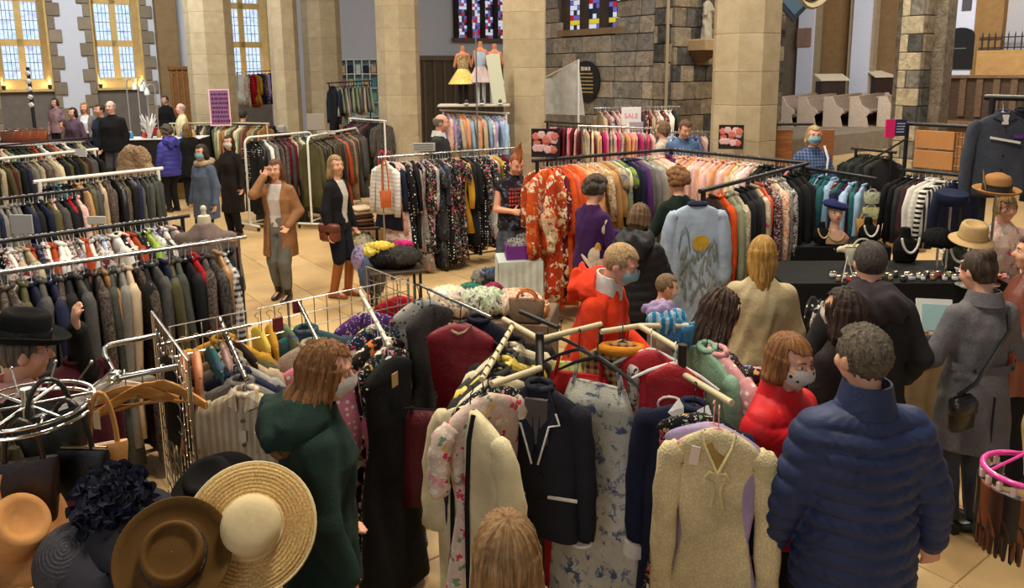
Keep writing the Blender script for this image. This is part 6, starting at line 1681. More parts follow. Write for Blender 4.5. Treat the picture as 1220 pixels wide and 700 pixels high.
pr = [(.092, -.004), (.15, -.010), (.205, -.004), (.2085, .0), (.205, .006), (.16, .004), (.105, .006), (.096, .014), (.093, .05), (.091, .085), (.082, .108), (.062, .120), (.035, .125), (.001, .126)]
s_ = put_hat('straw_hat', 'wide brimmed natural straw hat with a smooth cream crown', 299, 628, 1.22, pr[:7]+[(.100, .007)], srgb(206, 172, 110), 'straw', .10)
m = MB(); m.lathe([(.101, .004), (.097, .014), (.094, .05), (.092, .085), (.083, .108), (.062, .120), (.035, .125), (.001, .126)], 40); m.obj('smooth_crown', omat('felt'), s_, 'all', srgb(216, 196, 150))
m = MB(); m.tube([(.205*math.cos(a), .205*math.sin(a), .001) for a in [2*PI*i/48 for i in range(49)]], .006, 6, False); m.obj('brim_binding', fab('plain'), s_, True, srgb(226, 204, 150))
m = MB(); m.tube([(.098*math.cos(a), .098*math.sin(a), .012+.003*math.sin(5*a)) for a in [2*PI*i/40 for i in range(41)]], .006, 6, False); m.tube([(-.098+.014*math.cos(a)*(1-a/20), -.03, .03+.014*math.sin(a)*(1-a/20)) for a in [i*.6 for i in range(20)]], .005, 5); m.obj('crown_cord', fab('plain'), s_, True, srgb(222, 202, 156))
pr = [(.088, -.002), (.12, -.012), (.160, .004), (.170, .022), (.172, .026), (.168, .027), (.150, .008), (.118, -.004), (.096, .002), (.092, .012), (.091, .05), (.089, .088), (.085, .100), (.078, .104), (.070, .098), (.064, .084), (.058, .080), (.03, .084), (.001, .085)]
put_hat('felt_hat', 'olive brown felt hat with a rolled brim and dented telescope crown', 207, 662, 1.22, pr, srgb(98, 70, 34), 'felt', .16, (srgb(40, 30, 20), .093, .092), (.006, .028), side=(-.06, 0, 0))
put_hat('felt_hat', 'tan furry felt hat with a flipped brim at the table corner', 12, 636, 1.24, brim_hat(.165, .090, .12, .03, .03), srgb(206, 148, 90), 'felt', .40, wob=lambda r, z, a: (r*(1+.10*math.sin(a)**2), z+(.03*math.sin(a+.6) if r > .12 else 0)), side=(.35, .1, 0))
put_hat('felt_hat', 'black felt hat tucked behind the straw hat', 256, 585, 1.20, brim_hat(.16, .09, .11, .02, .01), srgb(24, 22, 22), 'felt', .35, side=(-.3, .2, 0))
put_hat('cloche_hat', 'dark grey ribbed straw cloche with pale flecks', 92, 668, 1.17, [(.125, -.004), (.130, .0), (.126, .012), (.118, .04), (.104, .07), (.08, .095), (.045, .110), (.001, .114)], srgb(74, 74, 82), 'straw', .30, side=(-.25, 0, 0))
put_hat('beret_hat', 'charcoal felt beret lying between the cloche and the petal hat', 158, 634, 1.24, [(.085, -.004), (.12, .004), (.142, .022), (.138, .044), (.10, .062), (.05, .07), (.001, .072)], srgb(52, 50, 56), 'felt', .35, wob=lambda r, z, a: (r*(1+.05*math.sin(3*a)), z+.008*math.sin(2*a+r*30)))
put_hat('beret_hat', 'slate grey draped beret below the ribbed cloche', 128, 690, 1.14, [(.085, -.004), (.12, .004), (.142, .022), (.138, .044), (.10, .062), (.05, .07), (.001, .072)], srgb(62, 60, 66), 'felt', .3, wob=lambda r, z, a: (r*(1+.05*math.sin(3*a+1)), z+.010*math.sin(2*a+r*36)))
pt_ = put_hat('petal_hat', 'midnight blue hat covered in small fabric petals', 136, 602, 1.31, [(.115, -.004), (.12, .0), (.114, .02), (.10, .045), (.075, .066), (.04, .08), (.001, .083)], srgb(34, 36, 58), 'felt', .34, side=(-.1, 0, 0))
pm = MB()
for i in range(13): pass
leaf = MB(); leaf.grid(lambda u_, v_: Vector(((u_-.5)*.038*math.sin(PI*min(.98, v_*.9+.06)), v_*.040, .012*math.sin(PI*v_)+.010*abs(u_-.5)*2)), 5, 5); leaf_me = leaf.mesh('petal', fab('plain'))
rd = random.Random(4)
for i in range(150):
    ph_ = rd.uniform(.15, 1.35); th = rd.uniform(0, 6.28); r_ = .115*math.sin(ph_)+.0; z_ = .085*math.cos(ph_)
    o = mk('petal', leaf_me, pt_, vary(rd, srgb(30, 32, 48), .6, 1.5), (r_*math.cos(th), r_*math.sin(th), z_+.004))
    o.rotation_euler = (rd.uniform(-.2, .9), rd.uniform(-.3, .3), th+rd.uniform(-1, 1))
o = handbag('crimson velvet purse half hidden behind the petal hat', P(88, 622, 1.06), .14, .10, .06, srgb(120, 16, 36), .4, 'satin', 1, .05, srgb(196, 170, 110))
heap('scarf_heap', 'pink and white scarf bundle on the hat table', P(60, 662, .95), 1, [('pale pink', 'print', 0, 0, 0, .09, .07, .05), ('white', 'print', .05, -.05, .03, .06, .05, .04), ('maroon', 'plain', -.05, .04, .03, .07, .05, .04)], seed=8, vox=.011)
# ================================================================== STALLS, SIGNS AND FITTINGS
def lettering(text, size, parent, loc, col, rx=PI/2, ext=.001, bold=False):
    cu = bpy.data.curves.new('lettering', 'FONT'); cu.body = text; cu.size = size; cu.align_x = 'CENTER'; cu.align_y = 'CENTER'; cu.extrude = ext
    ob = bpy.data.objects.new('lettering', cu); COL.objects.link(ob)
    dg = bpy.context.evaluated_depsgraph_get(); me = bpy.data.meshes.new_from_object(ob.evaluated_get(dg))
    bpy.data.objects.remove(ob, do_unlink=True)
    me.materials.clear(); me.materials.append(omat('paint'))
    o = mk('lettering', me, parent, col, loc); o.rotation_euler = (rx, 0, 0); return o
def strokes(parent, rows, w, z0, z1, y, col, seed=1, h=.4):
    """rows of small illegible marks, like distant print"""
    rd = random.Random(seed); m = MB()
    for i in range(rows):
        z = z0+(z1-z0)*(i+.5)/rows; x = -w/2; hh = (z1-z0)/rows*h
        while x < w/2-.01:
            L = rd.uniform(.15, .5)*hh*2; m.box((x+L/2, y, z), (L*.8, .003, hh*rd.uniform(.7, 1))); x += L*1.15
    o = m.obj('print', omat('paint'), parent, False, col); o['kind'] = 'stuff'; return o
def embroider(pp, items, off=.006):
    """flat fabric motifs lying on the coat, spread on the side turned to the hall"""
    k = pp['k']; yaw = pp['root'].rotation_euler.z
    a0 = math.atan2(-math.cos(yaw), -math.sin(yaw))
    for da, z, rx, rz_, tilt, col in items:
        a = a0+da; hw, hd = .205*k, .165*k
        n = Vector((math.cos(a)/hw, math.sin(a)/hd, 0)).normalized(); p = Vector((hw*math.cos(a), hd*math.sin(a), z*k))+n*off
        R = Matrix((n.cross(Vector((0, 0, -1))), n, Vector((0, 0, 1)))).transposed() @ rot('Y', tilt)
        MB().ell(p, (rx, .006, rz_), 10, 6, R).obj('embroidered_petal', fab('plain'), pp['root'], True, col)
CRM = srgb(220, 200, 176)
embroider(pur, [(-.1, 1.02, .055, .085, .2, CRM), (.0, .96, .05, .07, -.6, CRM), (.25, .93, .05, .07, .8, srgb(200, 160, 140)), (.1, 1.10, .03, .05, 0, srgb(206, 150, 60)), (-.5, .80, .03, .12, .5, CRM), (.3, .74, .03, .11, -.4, CRM), (-.15, .70, .05, .07, .3, srgb(214, 190, 180)), (-.4, .95, .02, .10, -.7, CRM), (.5, 1.28, .04, .05, .4, CRM), (.62, 1.33, .03, .04, -.4, CRM)], .012)
# mohawk: red print on the vest
m = MB(); rd = random.Random(2)
for i in range(5):
    for j in range(7): m.bev(((j-3)*.034, .148, 1.34-i*.045), (.028*rd.uniform(.6, 1), .004, .034*rd.uniform(.5, 1)), .001)
o = m.obj('vest_print', omat('paint'), moh['root'], False, srgb(168, 62, 52)); o['kind'] = 'stuff'
# grey coat: half belt, strap, bag
k = gry['k']; m = MB(); m.grid(lambda u_, v_: Vector((.212*k*math.cos(PI+.35+u_*(PI-.7)), .165*k*math.sin(PI+.35+u_*(PI-.7)), (1.06+v_*.05)*k)), 20, 3)
m.obj('half_belt', fab('tweed'), gry['root'], True, srgb(88, 86, 92))
for x in (-.12, .12): MB().ell((x*k, -.142*k, 1.085*k), (.012, .006, .012), 8, 6).obj('button', omat('paint'), gry['root'], True, srgb(30, 28, 30))
MB().box((0, -.172*k, .75*k), (.006, .012, .34)).obj('back_vent', fab('plain'), gry['root'], False, srgb(40, 40, 44))
bagr = empty('shoulder_bag', gry['root'].location, gry['root'].rotation_euler.z); tag(bagr, 'small black shoulder bag on the back of the grey coat', 'bag')
MB().tube([(.115*k, -.06*k, 1.43*k), (.06*k, -.155*k, 1.32*k), (-.03*k, -.168*k, 1.18*k), (-.12*k, -.165*k, 1.02*k), (-.19*k, -.12*k, .93*k)], .011, 6).obj('strap', fab('leather'), bagr, True, BLK)
b_ = MB(); b_.bev((-.19*k, -.16*k, .84*k), (.17, .07, .2), .02, rot('Z', .3)); b_.obj('bag_body', fab('leather'), bagr, True, BLK); MB().bev((-.19*k, -.172*k, .88*k), (.175, .074, .10), .02, rot('Z', .3)).obj('flap', fab('leather'), bagr, True, srgb(30, 28, 28))
# brown satchel of the blonde walker
q = bbt['root']; bagr = empty('shoulder_bag', q.location, q.rotation_euler.z); tag(bagr, 'chestnut brown leather satchel at the hip of the blonde walker', 'bag')
for sd in (1,):
    MB().tube([(-.1, .02, 1.40), (.02, -.14, 1.25), (.13, -.13, 1.08), (.20, -.02, .95)], .009, 6).obj('strap', fab('leather'), bagr, True, srgb(96, 48, 34)); MB().bev((.235, .03, .84), (.09, .26, .22), .025).obj('bag_body', fab('leather'), bagr, True, srgb(120, 60, 42)); MB().bev((.246, .03, .89), (.09, .27, .12), .025).obj('flap', fab('leather'), bagr, True, srgb(106, 52, 36))
# striped scarf over the checked shirt: white bag strap
MB().tube([(-.12, .03, 1.43), (-.14, .13, 1.30), (-.12, .165, 1.1), (-.16, .15, .95)], .014, 6).obj('white_strap', fab('plain'), chk['root'], True, srgb(224, 226, 230))

# --- pale blue robe with a painted moon and grasses at the end of the evening jackets
A, B = P(826, 226, 1.62), None
o = fg('robe', srgb(168, 186, 206), 'satin', P(827, 228, 1.61)+Vector((0, -.14, 0)), 2, 'pale blue robe painted with a golden moon and grey mountains', cat='robe', seed=101, folds=.55, sleeves=.62, scale=1.0, hang='black', shoulder=1.05)
MB().tube([(.075*math.cos(a), .032*math.sin(a), -.084) for a in [2*PI*i/14 for i in range(15)]], .020, 6).obj('collar', fab('plain'), o, True, srgb(28, 38, 62))
m = MB(); m.lathe([(.0, .004), (.072, .003), (.074, 0)], 20, M=Matrix.Translation((.02, -.066, -.42)) @ Matrix.Rotation(PI/2, 4, 'X')); m.obj('painted_moon', fab('satin'), o, True, srgb(206, 166, 44))
rd = random.Random(6); m = MB()
for i in range(46):
    x = rd.uniform(-.15, .16); z = -.46-rd.uniform(.0, .50)*(1-abs(x)*2.0); L = rd.uniform(.05, .14)
    m.ell((x, -.066-.004*rd.random(), z), (.008+.01*rd.random(), .004, L/2), 6, 4, rot('Y', rd.uniform(-.5, .5)))
m.obj('painted_grass', fab('plain'), o, True, srgb(132, 140, 134))['kind'] = 'stuff'
m = MB()
for x0, zt in ((-.12, -.27), (.13, -.38)):
    m = MB(); m.tube([(x0-.05, -.064, zt-.2), (x0-.03, -.068, zt-.05), (x0, -.068, zt), (x0+.03, -.068, zt-.06), (x0+.05, -.064, zt-.22)], .006, 5)
    m.obj('painted_mountain', fab('plain'), o, True, srgb(120, 126, 122))

# --- orange robe on the open end of its rail, turned to the hall
A = P(640, 191, 1.74)
o = fg('robe', srgb(206, 78, 20), 'floral_bold', P(648, 192, 1.74), 58, 'orange and cream patterned kimono at the end of the black rail', seed=103, folds=1.3, sleeves=.7, scale=1.04)
o2 = fg('robe', srgb(196, 60, 20), 'floral_bold', P(664, 191, 1.74), 66, 'rust red patterned kimono beside the cream and orange one', seed=104, folds=1.3, sleeves=.7)
heap('scarf_heap', 'cream shawl tied around the end of the orange kimono', P(652, 262, 1.14), 1, [(srgb(214, 186, 146), 'floral_bold', 0, -.12, 0, .07, .06, .14), (srgb(206, 170, 120), 'floral_bold', .03, -.12, -.16, .06, .05, .14)], seed=12, vox=.013)

# --- tailor's dummy in a brown jacket at the end of the heavy coats
q = P(242, 248, 1.62)
dm = empty('tailors_dummy', (q.x, q.y, 0), .1); tag(dm, "tailor's dummy in a grey brown jacket beside the heavy coats", 'mannequin')
G = SDF((-.3, -.25, .7), (.3, .25, 1.66), .014); G.loft([(.82, .19, .13, 0), (1.08, .175, .12, 0), (1.3, .205, .125, 0), (1.40, .19, .10, 0), (1.45, .12, .075, 0), (1.50, .065, .06, 0)], .02, disp=wrinkle(.005, 3))
for sd in (-1, 1): G.cap((sd*.19, 0, 1.37), (sd*.235, .01, .95), .06, .05, .03)
mk('jacket', G.mesh('jacket', fab('tweed')), dm, srgb(112, 92, 84))
MB().lathe([(.05, 1.48), (.052, 1.53), (.045, 1.56), (.02, 1.57), (.018, 1.60), (.026, 1.615), (.016, 1.64), (.001, 1.645)], 16).obj('neck_knob', omat('paint'), dm, True, srgb(212, 200, 170))
MB().tube([(0, 0, .02), (0, 0, .9)], .02, 8).obj('pole', omat('paint'), dm, True, BLACKM); MB().lathe([(.0, 0), (.2, 0), (.2, .02), (.0, .04)], 18).obj('base', omat('paint'), dm, True, BLACKM)
# fur wrap on a stand at the end of the white rail
q = P(158, 172, 1.72); e = empty('fur_stole', (q.x, q.y, 0)); e.scale = (.85, .85, 1.0); tag(e, 'tan fur stole on a dummy beside the violet blue jacket', 'stole')
G = SDF((-.45, -.3, 1.0), (.45, .3, 1.85), .016)
for x, z, r_ in ((-.12, 1.50, .14), (-.05, 1.60, .12), (.14, 1.52, .13), (.10, 1.60, .10), (-.18, 1.36, .11), (.2, 1.36, .11), (0, 1.4, .12)): G.ell((x, 0, z), (r_, .12, r_), .05)
X, Y, Z = G.full(); G.D += (.012*np.sin(60*X+4*np.sin(50*Z))*np.sin(55*Y+40*Z)).astype(np.float32); mk('fur', G.mesh('fur', fab('fur')), e, srgb(196, 158, 112))
MB().tube([(0, 0, .02), (0, 0, 1.4)], .02, 8).obj('pole', omat('paint'), e, True, BLACKM); MB().lathe([(.0, 0), (.2, 0), (.2, .02), (.0, .04)], 18).obj('base', omat('paint'), e, True, BLACKM)

# --- signs
def sign(label, c, w, h, col, rz=0.0, border=None, post=None, name='sign', tilt=0.0):
    e = empty(name, c, rz); tag(e, label, 'sign'); e.rotation_euler = (tilt, 0, rz)
    MB().bev((0, 0, 0), (w, .012, h), .003).obj('board', omat('paint'), e, False, col)
    if border is not None:
        b = min(w, h)*.06
        for x, z, dx, dz in ((0, h/2-b/2, w, b), (0, -h/2+b/2, w, b), (w/2-b/2, 0, b, h-2*b), (-w/2+b/2, 0, b, h-2*b)): MB().box((x, -.009, z), (dx, .008, dz)).obj('border', omat('paint'), e, False, border)
    if post: MB().tube([(0, .012, -h/2), (0, .012, -h/2-post)], .008, 6).obj('post', omat('metal'), e, True, CHROME)
    return e
q = PY(26, 267, P(26, 284, 1.52).y); sign('blank rounded grey sign board clipped above the blouses', q, .17, .14, srgb(176, 176, 172), -.1, post=.12)
q = PY(115, 262, P(115, 272, 1.52).y); sign('narrow white card clipped above the blouses', q, .15, .06, srgb(206, 200, 186), -.1, post=.04)
q = P(94, 180, 1.52); sign('white frame sign hooked on the white rail of winter coats', q+Vector((0, -.03, -.02)), .26, .12, srgb(206, 206, 204), 0, srgb(226, 226, 222))
q = PY(262, 128, 17.0); e = sign('tall pink bordered poster with purple lettering in front of the broad pillar', q, .44, .80, srgb(150, 96, 128), .15, srgb(236, 192, 196), post=.8); strokes(e, 7, .34, -.34, .34, -.012, srgb(70, 40, 96), 4, .62)
q = PY(376, 145, P(376, 161, 1.58).y); sign('plain grey card on the rail of suede coats', q, .30, .28, srgb(150, 142, 130), .1, post=.1)
q = PY(388, 158, P(388, 158.5, 1.58).y-.06); sign('low white label card on the rail of suede coats', q, .34, .07, srgb(190, 184, 172), .1)
q = PY(505, 175, P(505, 183.6, 1.58).y+.02); e = sign('pale grey lettered card behind the rail of dark dresses', q, .30, .11, srgb(168, 166, 160), 0, post=.05); strokes(e, 3, .26, -.045, .045, -.008, srgb(70, 68, 66), 6)
q = PY(752, 138, 12.2); e = sign('white card with pink letters standing over the pink skirts', q, .31, .27, srgb(236, 232, 232), .05, post=.3); lettering('SALE', .105, e, (0, -.008, 0), srgb(222, 92, 130))
q = PY(705, 0, 12); q = PY(758, 158, 12.0); e = sign('lilac lettered card among the pink skirts', q, .22, .34, srgb(170, 158, 172), .1); strokes(e, 4, .18, -.12, .12, -.008, srgb(96, 84, 100), 9)
def blossom(label, c, w, h, rz):
    e = sign(label, c, w, h, srgb(34, 30, 30), rz, None, name='picture'); rd = random.Random(5)
    e['category'] = 'picture'
    m = [MB(), MB()]
    for i in range(18):
        cx, cz = rd.uniform(-.36, .36)*w, rd.uniform(-.34, .34)*h
        for j in range(5):
            a = j*1.257+i; m[i % 2].ell((cx+.05*w*math.cos(a)*1.4, -.010-.001*i, cz+.05*w*math.sin(a)*1.4), (.092*w, .003, .082*w), 8, 4)
    m[0].obj('blossom_print', omat('matte'), e, True, srgb(226, 186, 184)); m[1].obj('blossom_print', omat('matte'), e, True, srgb(214, 120, 106))
    b = .02
    for x, z, dx, dz in ((0, h/2, w+b, b), (0, -h/2, w+b, b), (w/2, 0, b, h+b), (-w/2, 0, b, h+b)): MB().box((x, -.006, z), (dx, .02, dz)).obj('frame', omat('paint'), e, False, srgb(30, 26, 26))
q = PY(871, 163, 9.86); blossom('small framed blossom picture on the sandstone pillar', q, .29, .29, -.28)
q = PY(650, 170, P(650, 190, 1.74).y+.05); blossom('pink blossom sign at the start of the orange robe rail', q, .28, .28, -.1)

# --- round plaque, banner, statue, drape
Ls = -U; rzs = math.atan2(Ls.y, Ls.x)
_, tt = on_line(703, C0, -U); pz = PY(703, 97, (C0-U*tt*1.0).y)
pc0 = MS @ Vector((tt, -.12, 0)); pzv = PY(703, 97, pc0.y).z
pq = empty('round_plaque', (pc0.x, pc0.y, pzv), rzs); tag(pq, 'round black plaque with gilt writing on the stone wall', 'plaque')
MB().lathe([(.0, -.03), (.44, -.03), (.47, -.015), (.47, .03), (.0, .03)], 36, M=Matrix.Rotation(PI/2, 4, 'X')).obj('disc', omat('paint'), pq, True, srgb(26, 26, 28))
strokes(pq, 6, .52, -.28, .22, -.035, srgb(176, 152, 96), 3, .45); strokes(pq, 1, .28, .22, .36, -.035, srgb(206, 200, 186), 8, .7)
a, b, c, d = [PY(x, y, yy) for x, y, yy in ((650, 92, 14.2), (689, 72, 13.6), (697, 137, 13.6), (650, 136, 14.2))]
bn = empty('fabric_screen', (b.x, b.y, 0)); tag(bn, 'sloping pale fabric screen on a pole before the stone wall', 'screen')
m = MB(); m.grid(lambda u_, v_: (d.lerp(c, u_).lerp(a.lerp(b, u_), v_))-Vector((b.x, b.y, 0))+Vector((0, .05*math.sin(u_*7), 0)), 14, 8); m.obj('cloth', fab('satin'), bn, True, srgb(206, 206, 200))
MB().tube([a-Vector((b.x, b.y, 0)), b-Vector((b.x, b.y, 0))], .014, 6).obj('top_pole', omat('paint'), bn, True, srgb(226, 216, 200)); MB().tube([Vector((.02, 0, 0)), b-Vector((b.x, b.y, -.02))], .02, 6).obj('pole', omat('paint'), bn, True, srgb(206, 206, 200))
MTW = Matrix.Translation(C0) @ Matrix.Rotation(ANG_V, 4, 'Z'); w0 = MTW @ Vector((tv(829), -.26, 0)); q = PY(829, 60, w0.y); st = empty('statue', (w0.x, w0.y, q.z), ANG_V); st.scale = (.62,)*3; tag(st, 'small robed stone statue on a bracket beside the tower block', 'statue')
MB().rings([[Vector((x*.55, y*.4, z)) for x, y in ((-1, -1), (1, -1), (1, 1), (-1, 1))] for z, x0 in ((.0, 1), (.32, 1))]+[[Vector((x*.5, y*.36, .36)) for x, y in ((-1, -1), (1, -1), (1, 1), (-1, 1))]], True, True).obj('bracket_block', omat('stone'), st, False, srgb(170, 146, 110))
MB().rings([[Vector((x*.12, .3+y*.1, -.42)) for x, y in ((-1, -1), (1, -1), (1, 1), (-1, 1))], [Vector((x*.5, y*.38, .0)) for x, y in ((-1, -1), (1, -1), (1, 1), (-1, 1))]], True, True).obj('corbel', omat('stone'), st, False, srgb(104, 84, 62))
G = SDF((-.4, -.3, .3), (.4, .3, 2.1), .022); G.loft([(.36, .20, .17, 0), (.9, .17, .14, 0), (1.25, .15, .12, 0), (1.5, .17, .11, 0), (1.6, .08, .07, 0)], .03, disp=wrinkle(.02, 2)); G.ell((0, 0, 1.74), (.09, .1, .12), .03); G.cap((.15, 0, 1.48), (.2, -.12, 1.2), .06, .05, .03); G.cap((.2, -.12, 1.2), (.02, -.2, 1.3), .05, .04, .03); G.cap((-.15, 0, 1.48), (-.2, -.08, 1.15), .06, .05, .03)
mk('figure', G.mesh('figure', omat('stone')), st, srgb(176, 168, 150))
q = PY(968, -4, 14.5); e = empty('hanging_drape', (q.x, q.y, q.z)); tag(e, 'sagging beige cloth drape hung high between the piers', 'drape')
m = MB(); m.grid(lambda u_, v_: Vector(((u_-.5)*1.1+.03*math.sin(9*v_), .12*math.sin(PI*v_)+.05*math.sin(26*v_)+.03*math.sin(17*u_), .62-.86*math.sin(PI*u_)**.8*v_**.8+.03*math.sin(34*v_))), 20, 14); m.obj('cloth', fab('plain'), e, True, srgb(150, 138, 112))
MB().tube([(-.55, 0, .55), (.55, 0, .55)], .015, 6).obj('rod', omat('paint'), e, True, srgb(120, 106, 84))
for s_ in (-.5, .5): MB().tube([(s_, 0, .55), (s_, 0, 9.2-q.z)], .006, 5).obj('cord', omat('paint'), e, True, srgb(120, 106, 84))
p_, tt = on_line(942, C0+V*0, V); pw = Vector((PX(942, 17.3), 17.3, zat(10, 17.3)))
e = empty('hatchment', pw, ANG_V*.2); tag(e, 'dark diamond shaped painted board high by the tower block', 'plaque'); MB().box((0, 0, 0), (.62, .05, .62), rot('Y', PI/4)).obj('board', omat('paint'), e, False, srgb(34, 40, 54)); MB().box((0, -.03, 0), (.42, .03, .42), rot('Y', PI/4)).obj('panel', omat('paint'), e, False, srgb(70, 92, 110))

# --- shelf of dressed mannequins over the baby clothes
A = PY(526, 127, 12.9); B = PY(604, 132, 12.9); zsh = (A.z+B.z)/2+.06
o = MB().bev(((A.x+B.x)/2, 12.95, zsh), (B.x-A.x+.1, .5, .035), .006).obj('display_shelf', omat('paint'), None, False, srgb(196, 188, 176)); tag(o, 'pale shelf board above the rail of baby clothes', 'shelf')
for x in (A.x, B.x): pass
def mannequin(label, px, top_py, dcol, dfab, skc, h=.80, flare=.2, skin=srgb(184, 120, 84), legs=True):
    p = PY(px, top_py, 12.95); e = empty('mannequin', (p.x, 12.95, zsh+.018), random.uniform(-.4, .4)); tag(e, label, 'mannequin', 'small mannequins on the shelf'); s = h/.86
    G = SDF((-.26, -.2, .28*s), (.26, .2, .90*s), .012); G.loft([(.36*s, .09, .075, 0), (.52*s, .075, .06, 0), (.66*s, .095, .07, 0), (.74*s, .085, .055, 0), (.78*s, .035, .035, 0), (.86*s, .033, .033, 0)], .02)
    for sd in (-1, 1): G.cap((sd*.09, 0, .72*s), (sd*.14, .0, .56*s), .032, .024, .02)
    mk('torso', G.mesh('torso', omat('skin')), e, skin)
    m = MB(); R = []
    for z, r_ in ((.30*s, flare), (.40*s, flare*.72), (.52*s, .088), (.62*s, .10), (.72*s, .098)): R.append([Vector((r_*math.cos(a)*(1+.06*math.sin(9*a)*(z < .45*s)), r_*.78*math.sin(a)*(1+.06*math.sin(9*a)*(z < .45*s)), z)) for a in [2*PI*i/28 for i in range(28)]])
    m.rings(R[:3]); m.obj('skirt', fab(dfab), e, True, skc)
    m = MB(); m.rings(R[2:]); m.obj('bodice', fab(dfab), e, True, dcol)
    for sd in (-1, 1): MB().tube([(sd*.05, 0, 0), (sd*.05, 0, .34*s)], [.03, .035], 8).obj('boot', omat('matte'), e, True, srgb(30, 28, 30) if legs else srgb(200, 206, 206))
    return e
mannequin('small mannequin in a mustard dress with a full yellow skirt', 551, 58, srgb(150, 124, 60), 'sequin', srgb(206, 184, 60), .95, .24)
mannequin('small mannequin in a pale blue dress with a pink frilled hem', 572, 52, srgb(176, 190, 214), 'plain', srgb(196, 176, 176), 1.02, .22, legs=False)
mannequin('small mannequin in a plain white blouse on the shelf', 589, 55, srgb(222, 214, 206), 'plain', srgb(206, 206, 196), .98, .16, legs=False)
q = PY(590, 128, 12.7); e = MB().box((0, 0, .40), (.22, .025, .80), rot('Y', -.14)).obj('leaning_board', omat('paint'), None, False, srgb(206, 210, 186), (q.x+.02, 12.72, zsh+.03)); tag(e, 'long pale green board leaning on the mannequin shelf', 'board')
for px_ in (556, 574, 596):
    q = PY(px_, 122, 12.78); e = empty('toy_shoe', (q.x, 12.74, zsh+.018)); tag(e, 'small black and white shoe on the mannequin shelf', 'shoe', 'shoes on the mannequin shelf')
    MB().ell((0, 0, .045), (.035, .085, .045), 10, 6).obj('upper', fab('leather'), e, True, srgb(34, 34, 36)); MB().bev((0, -.01, .012), (.07, .19, .024), .008).obj('sole', omat('paint'), e, True, srgb(206, 206, 200))
q = PY(567, 38, 12.75); o = empty('chrome_pole', (q.x, 12.66, 0)); tag(o, 'thin chrome pole in front of the small mannequins', 'pole'); MB().tube([(0, 0, .3), (0, 0, q.z)], .014, 6).obj('shaft', omat('metal'), o, True, CHROME); MB().lathe([(.0, .3), (.14, .3), (.14, .33), (.0, .34)], 14).obj('base', omat('metal'), o, True, CHROME)
# shelving unit bright with goods behind the tweed skirts
q = PY(432, 106, 23.2); e = empty('shelving_unit', (q.x, q.y, .0), ANG_V*.4); tag(e, 'white shelving unit of turquoise and dark goods by the back wall', 'shelf')
zt = PY(432, 70, 23.2).z; wS = 1.35
for i in range(7): MB().box((-wS/2+wS*i/6, 0, zt/2), (.03, .3, zt)).obj('upright', omat('paint'), e, False, srgb(226, 228, 228))
for i in range(6): MB().box((0, 0, zt-.02-i*.42), (wS, .3, .03)).obj('shelf_board', omat('paint'), e, False, srgb(226, 228, 228))
rd = random.Random(14)
for i in range(6):
    for j in range(3):
        o = MB().bev((0, 0, .12), (.15, .18, .2+.1*rd.random()), .02).obj('gift_box', omat('matte'), None, False, rd.choice([srgb(120, 196, 206), srgb(90, 160, 180), srgb(50, 60, 80), srgb(206, 226, 226), srgb(206, 120, 140), srgb(226, 196, 150)]), e.matrix_basis @ Vector((-wS/2+wS*(i+.5)/6, -.02, zt-.42*(j+1)-.005))); o.rotation_euler = (0, 0, ANG_V*.4)
        tag(o, 'small coloured box on the white shelving unit by the back wall', 'box', 'boxes on the white shelving unit')
MB().box((0, .17, zt/2), (wS, .02, zt)).obj('back_board', omat('paint'), e, False, srgb(176, 216, 222))

# --- far left bag table and far stalls
def table(label, c, w, dpt, h, col, rz=0.0, cloth=True, name='table'):
    e = empty(name, (c.x, c.y, c.z if c.z < .4 else 0), rz); tag(e, label, 'table')
    MB().bev((0, 0, h-.02), (w, dpt, .04), .008).obj('table_top', fab('plain') if cloth else omat('wood'), e, False, col)
    if cloth:
        for y in (-dpt/2, dpt/2): MB().grid(lambda u_, v_: Vector(((u_-.5)*w, y+math.copysign(.006+.014*(1-v_)*math.sin(u_*40), y), .12+v_*(h-.12))), 40, 4).obj('cloth_side', fab('plain'), e, True, col)
        for x in (-w/2, w/2): MB().grid(lambda u_, v_: Vector((x+math.copysign(.006+.014*(1-v_)*math.sin(u_*24), x), (u_-.5)*dpt, .12+v_*(h-.12))), 24, 4).obj('cloth_side', fab('plain'), e, True, col)
    for sx in (-w/2+.05, w/2-.05):
        for sy in (-dpt/2+.05, dpt/2-.05): MB().tube([(sx, sy, 0), (sx, sy, h-.04)], .018, 6).obj('leg', omat('paint'), e, True, BLACKM)
    return e
GT = 'goods on the far bag table'
q = PY(20, 158, 15.0); tz = .34
t1 = table('black clothed table of brown handbags near the leaded windows', Vector((q.x, 15.4, tz)), 2.4, .8, 1.0, srgb(24, 22, 24), .2)
MB().box((0, -.42, .98), (2.4, .02, .06)).obj('white_edge', fab('plain'), t1, False, srgb(206, 206, 206))
for i, px_ in enumerate((8, 18, 28, 38, 47)):
    q = PY(px_, 148, 15.1+.04*i); handbag('small %s brown leather handbag in the row on the far table' % ('chestnut', 'russet', 'tawny', 'cinnamon', 'ginger')[i], Vector((q.x, q.y, tz+1.0)), .27, .22, .12, [srgb(96, 54, 38), srgb(120, 58, 32), srgb(130, 66, 34), srgb(124, 62, 36), srgb(140, 72, 36)][i], .2, hh=.06, clasp=srgb(190, 170, 120))
for i, (px_, c_) in enumerate(((2, srgb(200, 190, 176)), (12, srgb(60, 56, 56)), (16, srgb(214, 208, 196)), (42, srgb(40, 40, 44)))):
    q = PY(px_, 136, 15.7); h_ = hat('felt_hat', ('pale', 'charcoal', 'ivory', 'black')[i]+' hat heaped behind the brown handbags', Matrix.Translation((q.x, q.y, tz+1.02+.05)) @ Matrix.Rotation(.3, 4, 'X'), brim_hat(.16, .09, .11), c_, 'felt')
